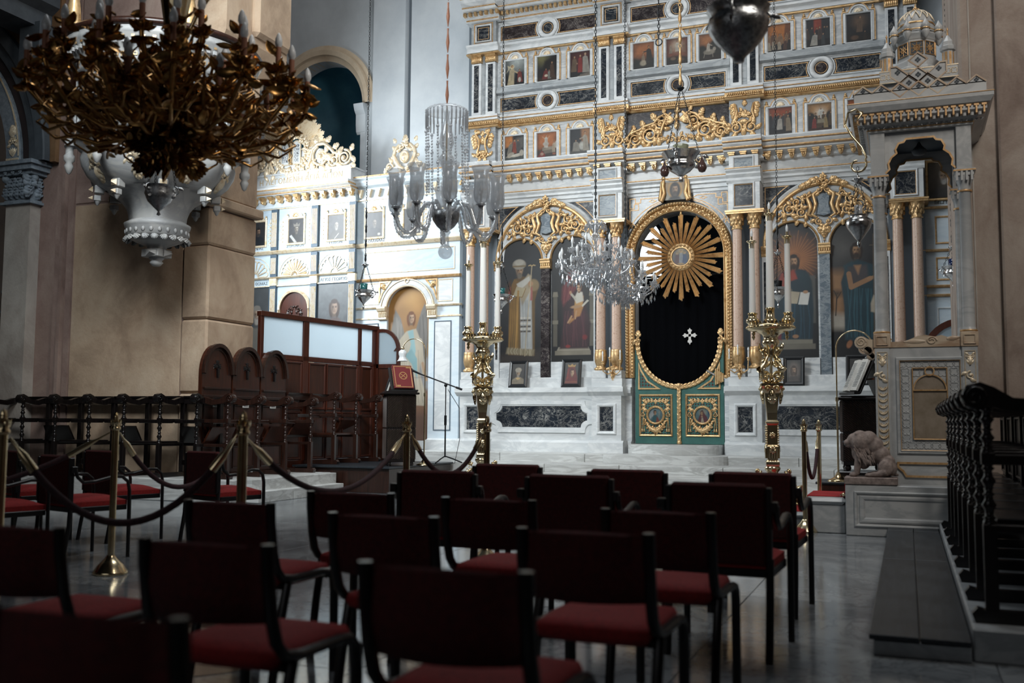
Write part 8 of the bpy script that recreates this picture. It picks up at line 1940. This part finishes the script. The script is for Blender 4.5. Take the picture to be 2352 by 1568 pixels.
for a in [('S2f', 'S1', .42, 'dark rope swung between the far pair of posts on the left'), ('S0', 'S2', .42, 'nearest rope sagging from the left edge post to the thick near post'), ('S2', 'S3', .34, 'rope running from the thick near post to the post before the lectern'), ('S3', 'S4', .30, 'short rope between the posts before lectern and candlestick'), ('S1', 'S7', .42, 'rope going left from the domed-base post'), ('S5', 'S6', .47, 'maroon rope hanging in a deep loop beside the right candlestick'), ('S0', 'S7', .4, 'rope end leaving the nearest post to the left')]: rope(*a)

# ================================================================== TALL BRASS CANDLESTICKS
def candlestick(label, loc, rz):
    t = thing('tall_candlestick', label, 'candlestick', loc, rz, 'tall brass candlesticks')
    def p(nm, b, par=None, m='brass'): return obj(nm, b, MT[m], par or t)
    for k in range(3):
        a = k * 2 * PI / 3 + PI / 2; l = B(); scroll(l, .20, .12, .12, PI / 2, 1.6, -1, .028, 0, 2, lift=.2); scroll(l, .13, .36, .13, -PI / 2, 1.7, 1, .026, 0, 2, lift=.2); l.tube([(.03, 0, .42), (.10, 0, .30), (.24, 0, .22), (.33, 0, .06), (.36, 0, .02)], [.03, .035, .03, .03, .035], 8)
        for i in range(9): l.sph((.20 + .135 * math.cos(2.6 - i * .3), 0, .13 + .135 * math.sin(2.6 - i * .3)), .012, 5, 4); l.sph((.13 + .15 * math.cos(-.9 + i * .28), 0, .36 + .15 * math.sin(-.9 + i * .28)), .011, 5, 4)
        scroll(l, .29, .28, .045, PI, 1.2, 1, .014, 0, 0, lift=.2); scroll(l, .19, .55, .04, PI, 1.2, 1, .013, 0, 0, lift=.2); b = B(); b.add(np.concatenate(l.v), l.f, True, RZ(a)); p('scroll_foot', b)
    b = B(); b.lathe([(.05, .2), (.07, .3), (.06, .36), (.10, .42), (.105, .46), (.08, .5), (.06, .53), (.085, .56), (.09, .58), (.075, .60)], 18); p('lower_vase', b)
    sq = lambda nm, pr, n=4: p(nm, B().lathe([(r * 1.3, z) for r, z in pr], n, (0, 0, 0), None, False, PI / 4, 2 * PI + PI / 4))
    sq('shaft', [(.075, .60), (.08, .62), (.08, .65), (.062, .67), (.068, .82), (.06, .84), (.06, 1.06), (.075, 1.08), (.078, 1.10), (.062, 1.12)]); sq('tapered_shaft', [(.055, 1.12), (.06, 1.2), (.085, 1.42), (.11, 1.47), (.13, 1.50), (.13, 1.53), (.09, 1.54)])
    b = B()
    for k in range(4):
        M = RZ(k * PI / 2); l = B(); acanthus(l, 0, 1.30, PI / 2, .13, -.085, .09, .03); leaf(l, 0, 1.45, -PI / 2, .12, .07, -.10, .03); acanthus(l, 0, .74, PI / 2, .1, -.068, .08, .02); rosette(l, 0, .95, .035, -.06)
        scroll(l, -.05, 1.47, .04, 0, 1.3, 1, .012, -.11, 0); scroll(l, .05, 1.47, .04, PI, 1.3, -1, .012, -.11, 0)
        for i in range(9): l.sph((.062, -.062, .84 + i * .026), .012, 5, 4)
        for i in range(4): l.tube([(-.04 + i * .027, -.07, .69), (-.04 + i * .027, -.072, .80)], .011, 5)
        b.add(np.concatenate(l.v), l.f, True, M)
    p('chased_ornament', b)
    b = B(); b.cyl((0, 0, 0), .016, 1.53, 1.86, 10); b.lathe([(.016, 1.54), (.04, 1.55), (.03, 1.58), (.016, 1.6)], 12); p('centre_rod', b)
    for k in range(4):
        a = k * PI / 2 + PI / 4; l = B(); scroll(l, .10, 1.60, .07, PI, 1.5, -1, .02, 0, 1, lift=.2); scroll(l, .09, 1.78, .06, PI, 1.4, 1, .018, 0, 1, lift=.2); l.tube([(.05, 0, 1.54), (.15, 0, 1.60), (.16, 0, 1.70), (.10, 0, 1.78), (.05, 0, 1.86), (.06, 0, 1.92)], [.02, .024, .022, .024, .022, .02], 8); scroll(l, .09, 1.90, .05, -PI / 2, 1.3, 1, .016, 0, 1, lift=.2)
        for i in range(8): l.sph((.165 + .012 * math.sin(i), 0, 1.56 + i * .022), .009, 5, 4)
        b = B(); b.add(np.concatenate(l.v), l.f, True, RZ(a)); p('open_scroll', b)
    b = B(); b.lathe([(.04, 1.84), (.05, 1.86), (.04, 1.90), (.06, 1.94), (.09, 1.97), (.10, 2.0), (.085, 2.03), (.075, 2.05), (.10, 2.09), (.16, 2.12), (.25, 2.14), (.268, 2.16), (.268, 2.185), (.24, 2.2), (.0, 2.205)], 36, flute=18, fd=.012); q = p('drip_pan', b)
    b = B()
    for k in range(36): a = 2 * PI * k / 36; b.add([(-.018, 0, 0), (.018, 0, 0), (.014, 0, .03), (0, -.004, .042), (-.014, 0, .03)], [(0, 1, 2, 3, 4)], False, RZ(a) @ TR(0, -.25, 2.19)); b.sph((.27 * math.cos(a), .27 * math.sin(a), 2.165), .011, 5, 4)
    obj('pan_cresting', b, MT['brass'], q)
    for k in range(3): a = k * 2 * PI / 3 + .5; b = B(); b.lathe([(0, -.11), (.008, -.10), (.022, -.07), (.012, -.05), (.024, -.03), (.012, 0)], 10, (.215 * math.cos(a), .215 * math.sin(a), 2.14)); p('pan_drop', b)
    for k, (dx, dy, h, r, hz) in enumerate(((0, 0, .06, .041, 1.06), (-.20, -.02, .0, .033, .80), (.19, -.06, .0, .033, .84))):
        z = 2.2; b = B(); b.lathe([(.045, 0), (.075, .03), (.075, .06), (.05, .08), (.045, .11 + h), (.055, .12 + h), (.055, .135 + h), (.035, .14 + h)], 16, (dx, dy, z)); s = p('candle_socket', b); z += .13 + h
        b = B(); b.lathe([(r * 1.15, 0), (r, hz * .6), (r * .92, hz)], 14, (dx, dy, z)); c = obj('candle', b, MT['wax'], t); z += hz
        b = B(); b.cyl((dx, dy, z), r * .95, -.05, .01, 12); b.lathe([(.02, .0), (.05, .02), (.062, .03), (.055, .04), (.02, .035)], 14, (dx, dy, z)); b.cyl((dx, dy, z), .012, .03, .09, 8); obj('brass_cup', b, MT['brass'], c)
        b = B(); b.lathe([(.012, .09), (.016, .12), (.014, .145), (.0, .18)], 8, (dx, dy, z)); obj('bulb', b, MT['bulb'], c)
    return t
c1 = candlestick('tall brass candlestick with three white candles right of the royal doors', (-1.422, 11.6, 0), .2); dup(c1, (-5.225, 12.14, 0), .5, 'tall brass candlestick with three white candles left of the royal doors')
# ================================================================== HANGING LAMPS
def vigil(label, loc, prof, mat='silver', hub=.5, top=12., r_rim=None, cup=None, drops=None, ears=0, linked=False, crown=0, chainmat='chain', hx=0., mid=None):
    # loc: lowest point of the bowl
    t = thing('hanging_lamp', label, 'hanging lamp', loc, 0, 'hanging lamps'); zr = prof[-1][1]; rr = r_rim or prof[-1][0]
    b = B(); b.lathe(prof, 28, flute=crown, fd=.03 if crown else 0); b.lathe([(p * .96, z) for p, z in prof[::-1]], 28); bowl = obj('bowl', b, MT[mat], t)
    b = B()
    for k in range(ears or 3):
        a = 2 * PI * k / (ears or 3) + .5; l = B(); scroll(l, rr * .95, zr * .8, rr * .32, PI / 2, 1.2, -1, rr * .06, 0, 2, lift=.2); b.add(np.concatenate(l.v), l.f, True, RZ(a))
    obj('handle', b, MT[mat], bowl)
    for k in range(3): a = 2 * PI * k / 3 + .5; b = B(); chain(b, (rr * math.cos(a), rr * math.sin(a), zr), (.02 * math.cos(a) + hx, .02 * math.sin(a), hub), .04, .004); obj('side_chain', b, MT[chainmat], t)
    b = B(); b.lathe([(.0, hub - .03), (.02, hub - .02), (.05, hub + .01), (.055, hub + .02), (.02, hub + .03), (.008, hub + .06)], 14, (hx, 0, 0)); obj('chain_hub', b, MT[chainmat if linked else mat], t)
    b = B(); z0 = hub + .05; ztop = top - loc[2]
    if linked:
        z = z0
        while z < ztop:
            b.lathe([(.008, 0), (.02, .03), (.026, .08), (.016, .14), (.012, .2), (.02, .22), (.0, .235)], 8, (hx, 0, z)); b.tube([(hx + .02 * math.cos(q), 0, z + .255 + .025 * math.sin(q)) for q in np.linspace(0, 2 * PI, 9)[:-1]], .006, 5, True); z += .28
    elif mid:
        z = z0
        for k in range(mid): b.lathe([(.006, 0), (.018, .04), (.014, .09), (.02, .11), (.008, .15)], 8, (hx, 0, z)); chain(b, (hx, 0, z + .14), (hx, 0, z + .22), .03, .005); z += .22
        chain(b, (hx, 0, z), (hx, 0, ztop), .05, .0045)
    elif ztop > z0 + .02: chain(b, (hx, 0, z0), (hx, 0, ztop), .045, .0045)
    obj('main_chain', b, MT['gold' if linked else chainmat], t)
    if cup: b = B(); c = rr * .42; b.lathe([(.0, zr - .06), (c, zr - .05), (c * .9, zr + .03), (c, zr + .10), (c * .93, zr + .10), (c * .85, zr)], 18); obj('glass_cup', b, MT[cup], t)
    if drops:
        for x, y, z in drops: b = B(); b.lathe([(0, -.20), (.04, -.185), (.062, -.14), (.05, -.09), (.022, -.04), (.012, 0), (.012, .02)], 14, (x, y, z)); b.tube([(x * .8, y, zr * .7), (x, y, z)], .004, 4); obj('glass_pendant', b, MT['red_glass'], t)
    return t
BIGP = [(.0, 0), (.03, .003), (.035, .025), (.045, .04), (.085, .075), (.135, .135), (.168, .19), (.18, .235), (.172, .265), (.16, .28), (.172, .305), (.19, .335)]
vigil('large hammered silver lamp at the top edge, before the upper icons', (-.89, 5.92, 3.24), BIGP, 'silver_dark', 1.2, 12, .175, 'glass', crown=14, ears=3)
vigil('silver lamp with brown glass pendants over the royal doors', (-2.665, 12.67, 4.20), [(0, 0), (.03, .01), (.035, .05), (.02, .07), (.05, .10), (.13, .15), (.185, .21), (.175, .25), (.165, .28), (.19, .31), (.25, .39)], 'silver', 1.24, 12, .25, 'pale_glass', [(-.20, -.07, .27), (.28, -.02, .30)], crown=20, linked=True)
SM = [(0, -.05), (.012, -.04), (.015, 0), (.006, .02), (.02, .05), (.06, .09), (.10, .13), (.125, .17), (.10, .19), (.12, .22), (.145, .25)]
vigil('small silver lamp with teal glass before the angel niche', (-7.57, 13.03, 2.79), SM, 'silver', .62, 12, None, 'teal_glass', mid=4, hx=.02)
vigil('small silver lamp with teal glass half behind the left candle', (-5.827, 14.26, 2.80), SM, 'silver', .68, 12, None, 'teal_glass', mid=3)
vigil('small silver lamp behind the candles of the right candlestick', (-1.70, 14.80, 2.80), SM, 'silver', .75, 12, None, 'iron', mid=4)
HP = [(0, -.06), (.012, -.05), (.02, -.01), (.012, .01), (.04, .04), (.11, .14), (.125, .19), (.115, .225), (.08, .25), (.095, .27)]
vigil('silver heart-shaped lamp on a brass hook at the canopy corner', (-.40, 10.36, 2.88), HP, 'silver', .62, 3.65, None, 'glass', ears=3)
vigil('small silver lamp with blue glass hanging between the throne columns', (.63, 14.65, 2.97), SM, 'silver', .5, 8., None, 'blue_glass', mid=4)
vigil('silver bowl lamp hanging under the big brass chandelier', (-6.24, 7.07, 2.96), [(0, -.05), (.02, -.04), (.008, -.01), (.04, .02), (.10, .08), (.13, .15), (.12, .19), (.14, .22)], 'silver_dark', 1.0, 9)
t = thing('lamp_hook', 'brass S-shaped lamp hook on the canopy corner', 'hook', (-.40, 10.36, 3.56))
b = B(); b.tube([(.09 * math.cos(a) * (1 - .04 * i) - .0, 0, .10 + .09 * math.sin(a) * (1 - .04 * i)) for i, a in enumerate(np.linspace(PI * .2, -PI * 1.5, 14))][::-1] + [(.085, 0, .17), (.04, 0, .28), (-.05, 0, .40), (-.11, 0, .52), (-.08, 0, .64), (.0, 0, .67), (.05, 0, .62), (.0, 0, .55)], .011, 8); obj('scroll_bar', b, MT['brass'], t)
b = B(); b.tube([(0, 0, .64), (.05, .08, .66), (.10, .22, .64)], .011, 7); obj('fixing', b, MT['brass'], t)
b = B(); chain(b, (-2.898, 12.45, 6.08), (-2.898, 12.45, 12), .06, .006); b.tube([(-2.898 + .045 * math.cos(a), 12.45, 6.03 + .045 * math.sin(a)) for a in np.linspace(0, 2 * PI, 12)[:-1]], .008, 5, True); tag(obj('loose_chain', b, MT['chain']), 'empty dark chain ending in a ring among the upper icons', 'chain')
# ================================================================== BIG BRASS CHANDELIER
CH = thing('brass_chandelier', 'huge dark brass chandelier with leafy arms and electric candles before the pulpit', 'chandelier', (-4.414, 5.091, 3.21))
b = B(); b.lathe([(.0, -.52), (.02, -.5), (.035, -.46), (.02, -.42), (.06, -.38), (.09, -.32), (.06, -.26), (.05, -.2), (.08, -.12), (.10, -.02), (.07, .08), (.05, .2), (.045, .32)], 20, flute=8, fd=.06); obj('stem', b, MT['brass_dark'], CH)
b = B(); b.lathe([(.045, .30), (.055, .36), (.07, .5), (.095, .68), (.13, .86), (.12, .9)], 20, flute=10, fd=.10); obj('upper_vase', b, MT['brass'], CH)
b = B(); b.cyl((0, 0, 0), .012, .8, 8.5, 6); obj('hanging_rod', b, MT['brass_dark'], CH)
b = B()
for k in range(10):
    a = 2 * PI * k / 10
    for z, an, L in ((-.42, -.6, .2), (-.3, -.2, .24), (-.1, .5, .22), (.1, .9, .2), (-.2, -1., .26)): l = B(); acanthus(l, .06, z, an, L, 0, .09, .03); b.add(np.concatenate(l.v), l.f, True, RZ(a + z * 3))
obj('stem_leaves', b, MT['brass_dark'], CH)
def arm_mesh(R, zc, z0, drop, seed, nl):
    r = random.Random(seed); b = B(); P = [(.05, z0 + .10), (R * .16, z0 + .06), (R * .34, z0 - drop * .8), (R * .56, z0 - drop), (R * .80, z0 - drop * .55), (R * .97, z0 + (zc - z0) * .40), (R * 1.0, z0 + (zc - z0) * .75), (R, zc - .02)]
    q = []
    for i in range(len(P) - 1):
        for u in (0, .5): q.append((P[i][0] + (P[i + 1][0] - P[i][0]) * u, 0, P[i][1] + (P[i + 1][1] - P[i][1]) * u))
    q.append((P[-1][0], 0, P[-1][1])); b.tube(q, [.015] * len(q), 6)
    for s in (-1, 1):
        b.tube([(R * .45, 0, z0 - drop * .9), (R * .6, s * .06, z0 - drop * .3), (R * .72, s * .12, z0 + .06), (R * .64, s * .16, z0 + .12), (R * .56, s * .13, z0 + .06)], [.012, .011, .01, .008, .006], 5)
        b.tube([(R * .7, 0, z0 - drop * .6), (R * .84, s * .08, z0 - drop * .9), (R * .92, s * .13, z0 - drop * .5), (R * .86, s * .16, z0 - drop * .1)], [.011, .01, .008, .005], 5)
    def lf(x, y, z, az, el, L):
        l = B(); leaf(l, 0, 0, 0, L, L * .55, 0, L * .14, .6); b.add(np.concatenate(l.v), l.f, True, TR(x, y, z) @ RZ(az) @ RY(-el) @ RX(r.uniform(-1.5, 1.5)))
    for i in range(nl):
        u = r.uniform(.12, 1); k = min(len(q) - 1, int(u * (len(q) - 1))); p = q[k]; lf(p[0], r.uniform(-.13, .13) * (1.2 - u), p[2] + r.uniform(-.04, .14), r.uniform(0, 6.3), r.uniform(-.9, .9), r.uniform(.06, .13))
    for i in range(9): lf(R, 0, zc - .04, i * .7, r.uniform(-.1, .5), .09)
    for i in range(7): lf(R, 0, zc - .10, i * .9 + .3, -.5, .08)
    b.lathe([(.012, zc - .06), (.03, zc - .03), (.045, zc - .01), (.03, zc)], 10, (R, 0, 0)); me = b.mesh('arm'); me.materials.append(MT['brass_dark']); return me
cb = B(); cb.cyl((0, 0, 0), .018, -.01, .115, 10); CME = cb.mesh('candle_sleeve'); CME.materials.append(MT['sleeve'])
cb = B(); cb.lathe([(.014, .115), (.025, .14), (.023, .17), (.012, .20), (.0, .215)], 10); BME = cb.mesh('bulb'); BME.materials.append(MT['bulb'])
for R, zc, z0, drop, n, off, nl in ((.86, .02, -.20, .14, 13, .1, 34), (.70, .17, -.04, .10, 11, .3, 28), (.50, .27, .06, .08, 9, .15, 22), (.60, -.10, -.26, .10, 7, .5, 30)):
    mes = [arm_mesh(R, zc, z0, drop, s * 7 + int(R * 100), nl) for s in range(2)]
    for k in range(n):
        a = obj('arm', mes[k % 2], None, CH); a.rotation_euler = (0, 0, 2 * PI * k / n + off)
        for nm, me in (('candle_sleeve', CME), ('bulb', BME)): o = obj(nm, me, None, a); o.location = (R, 0, zc)
b = B(); b.tube([(.12, -.02, .35), (.20, -.02, .5), (.30, -.02, .60), (.38, -.02, .66)], .014, 6); obj('long_branch', b, MT['brass'], CH)
# ================================================================== GLASS CHANDELIERS
t = thing('glass_chandelier', 'large clear glass chandelier with ten tulip shades and a bottom ball', 'chandelier', (-4.056, 8.499, 2.70))
def g(nm, b, m='crystal', par=None, **k): return obj(nm, b, MT[m], par or t, **k)
b = B(); b.lathe([(.21, 1.345), (.205, 1.36), (.17, 1.385), (.08, 1.40), (.02, 1.41)], 40, flute=20, fd=.03); g('top_ring', b, 'glass')
b = B(); b.lathe([(.0, .97), (.03, .975), (.055, 1.0), (.07, 1.05), (.06, 1.13), (.035, 1.22), (.022, 1.3), (.03, 1.36)], 20, flute=10, fd=.04); b.lathe([(.02, .84), (.05, .86), (.082, .89), (.05, .93), (.03, .95), (.045, .965)], 20, flute=12, fd=.05); b.lathe([(.03, .70), (.045, .74), (.03, .77), (.05, .79), (.03, .82)], 16); b.lathe([(.025, .36), (.03, .45), (.05, .58), (.055, .64), (.035, .69)], 18, flute=9, fd=.05); g('glass_baluster', b, 'glass')
b = B(); b.cyl((0, 0, 0), .009, .3, 1.42, 8); g('rod', b, 'brass')
b = B(); b.lathe([(.02, .18), (.08, .23), (.12, .29), (.13, .36), (.10, .39)], 24, flute=12, fd=.04); g('arm_bowl', b, 'silver_dark'); b = B(); b.lathe([(.092, .375), (.096, .385), (.092, .395)], 24); g('brass_collar', b, 'brass')
b = B(); b.lathe([(.03, .20), (.05, .18), (.03, .15), (.035, .06), (.045, .04)], 18, flute=9, fd=.05); b.sph((0, 0, -.01), .07, 20, 14); g('bottom_ball', b, 'glass')
b = B(); b.lathe([(0, -.16), (.008, -.15), (.010, -.02), (.006, 0)], 5, (0, 0, 0), None, False); b.sph((0, 0, .012), .011, 5, 4); PME = b.mesh('prism'); PME.materials.append(MT['crystal'])
for k in range(28): o = obj('prism', PME, None, t); a = 2 * PI * k / 28; o.location = (.20 * math.cos(a), .20 * math.sin(a), 1.335)
for k in range(10):
    a = 2 * PI * (k + .5) / 10; b = B()
    for i in range(22): q = i / 21; b.sph((.20 * math.cos(a) + .015 * q, .20 * math.sin(a), 1.16 - .62 * q), .0125 if i % 6 else .019, 6, 4)
    g('bead_strand', b)
b = B(); c = np.array([(.08, 0, .33), (.12, 0, .40), (.16, 0, .44), (.21, 0, .44), (.25, 0, .38), (.28, 0, .28), (.31, 0, .19), (.36, 0, .145), (.42, 0, .15), (.47, 0, .20), (.495, 0, .28), (.50, 0, .36)])
qq = np.linspace(0, len(c) - 1, 56); cc = [c[int(u)] + (c[min(int(u) + 1, len(c) - 1)] - c[int(u)]) * (u - int(u)) for u in qq]; b.tube(cc, [.024 if i % 2 else .017 for i in range(56)], 8); b.lathe([(.012, .33), (.03, .36), (.05, .37), (.03, .385)], 12, (.5, 0, 0)); AME = b.mesh('glass_arm'); AME.materials.append(MT['crystal'])
b = B(); pr = [(.025, .375), (.058, .40), (.072, .46), (.070, .53), (.064, .60), (.072, .67), (.095, .72)]; b.lathe(pr, 22); b.lathe([(r * .95, z) for r, z in pr[::-1]], 22); SHM = b.mesh('tulip_shade'); SHM.materials.append(MT['glass'])
b = B(); b.cyl((0, 0, 0), .010, .385, .45, 8); b.lathe([(.012, .45), (.02, .49), (.016, .53), (0, .57)], 10); BUM = b.mesh('bulb'); BUM.materials.append(MT['bulb'])
b = B(); b.lathe([(.012, .33), (.028, .355), (.03, .37), (.012, .39)], 12); CUM = b.mesh('metal_cup'); CUM.materials.append(MT['silver_dark'])
for k in range(10):
    o = obj('glass_arm', AME, None, t); o.rotation_euler = (0, 0, 2 * PI * k / 10 + .2)
    for nm, me in (('tulip_shade', SHM), ('bulb', BUM), ('metal_cup', CUM)): s = obj(nm, me, None, o); s.location = (.5, 0, 0)
b = B(); z = 1.42
while z < 3.2: b.lathe([(.004, 0), (.012, .05), (.018, .10), (.008, .2), (.01, .24)], 7, (0, 0, z)); z += .26
chain(b, (0, 0, 3.2), (0, 0, 9.3), .06, .007); g('hanging_chain', b, 'sleeve')
# two small crystal chandeliers, same make
t = thing('crystal_chandelier', 'small crystal chandelier with candle bulbs before the mother and child icon', 'chandelier', (-3.674, 12.178, 2.80), 0, 'small crystal chandeliers')
b = B(); b.lathe([(0, -.02), (.03, 0), (.02, .03), (.06, .08), (.07, .12), (.03, .16), (.025, .3), (.05, .36), (.02, .42), (.02, .6), (.06, .66), (.03, .72), (.015, .9)], 14, flute=7, fd=.05); g('stem', b)
def drop(b, x, y, z, L, w=.012): b.add([(x, y, z), (x + w, y, z - L * .6), (x, y + w, z - L * .6), (x - w, y, z - L * .6), (x, y - w, z - L * .6), (x, y, z - L)], [(0, 2, 1), (0, 3, 2), (0, 4, 3), (0, 1, 4), (5, 1, 2), (5, 2, 3), (5, 3, 4), (5, 4, 1)])
r = random.Random(9)
def carm(R, z0, zc):
    b = B(); b.tube([(.05, 0, z0), (R * .3, 0, z0 - .10), (R * .6, 0, z0 - .12), (R * .85, 0, z0 - .05), (R, 0, zc - .04)], .011, 6); b.lathe([(.012, zc - .05), (.055, zc - .02), (.06, zc - .005), (.02, zc)], 10, (R, 0, 0), flute=5, fd=.06)
    for i in range(7): a = 2 * PI * i / 7; drop(b, R + .055 * math.cos(a), .055 * math.sin(a), zc - .015, .05 + .02 * (i % 2), .009)
    for i in range(9): q = (i + .5) / 9; drop(b, .08 + (R - .08) * q, r.uniform(-.03, .03), z0 - .08 - .05 * math.sin(PI * q) - r.uniform(0, .05), r.uniform(.06, .11), .014)
    for i in range(12): q = i / 11; b.sph((.06 + (R - .06) * q, .05 * math.sin(PI * q), z0 + .12 - .24 * math.sin(PI * q) * .8 + (zc - z0) * q), .0105, 5, 4)
    drop(b, R, 0, zc - .06, .12, .016); me = b.mesh('crystal_arm'); me.materials.append(MT['crystal']); return me
b = B(); b.cyl((0, 0, 0), .010, 0, .05, 8); b.lathe([(.012, .05), (.020, .08), (.017, .115), (0, .155)], 8); CB = b.mesh('candle_bulb'); CB.materials.append(MT['bulb'])
for R, z0, zc, n, off in ((.47, .26, .34, 10, .1), (.30, .42, .52, 6, .4)):
    me = carm(R, z0, zc)
    for k in range(n): o = obj('crystal_arm', me, None, t); o.rotation_euler = (0, 0, 2 * PI * k / n + off); s = obj('candle_bulb', CB, None, o); s.location = (R, 0, zc)
b = B()
for R, z, n, L in ((.12, .12, 12, .12), (.20, .16, 18, .12), (.29, .20, 24, .11), (.06, .04, 8, .12), (.1, .86, 10, .1), (.14, .80, 12, .07)):
    for k in range(n): a = 2 * PI * k / n + z * 9; drop(b, R * math.cos(a), R * math.sin(a), z, L, .016)
    b.tube([(R * math.cos(a), R * math.sin(a), z) for a in np.linspace(0, 2 * PI, 17)[:-1]], .007, 4, True)
g('crystal_drops', b, kind='stuff')
b = B()
for k in range(6):
    a = 2 * PI * k / 6; b.tube([(.02 * math.cos(a), .02 * math.sin(a), .72), (.08 * math.cos(a), .08 * math.sin(a), .86), (.14 * math.cos(a), .14 * math.sin(a), .82)], .008, 5)
    for i in range(10): q = i / 9; b.sph(((.13 + .2 * q) * math.cos(a), (.13 + .2 * q) * math.sin(a), .78 - .3 * q ** .6), .011, 5, 4)
g('crown', b)
b = B(); chain(b, (0, 0, .9), (0, 0, 9), .055, .0055); b.cyl((0, 0, 0), .008, .9, 2.2, 6); g('hanging_chain', b, 'chain')
dup(t, (-3.42, 12.70, 2.62), .35, 'small crystal chandelier hanging lower before the doorway edge', None, .86)
# little wall lamp in the side chapel, far left
t = thing('chapel_wall_lamp', 'small gilt candle lamp in the dark chapel at the left edge', 'wall lamp', (-15.0, 14.6, 3.55)); b = B(); b.tube([(-.2, -.1, 0), (0, .1, -.1), (.2, -.1, 0)], .025, 6); b.lathe([(.02, 0), (.06, .03), (.03, .06)], 8, (-.2, -.1, 0)); b.lathe([(.02, 0), (.06, .03), (.03, .06)], 8, (.2, -.1, 0)); obj('bracket', b, MT['gold'], t)
for s in (-1, 1): b = B(); b.cyl((s * .2, -.1, 0), .02, .05, .2, 8); b.lathe([(.02, .2), (.035, .26), (0, .36)], 8, (s * .2, -.1, 0)); obj('candle', b, MT['bulb'], t)
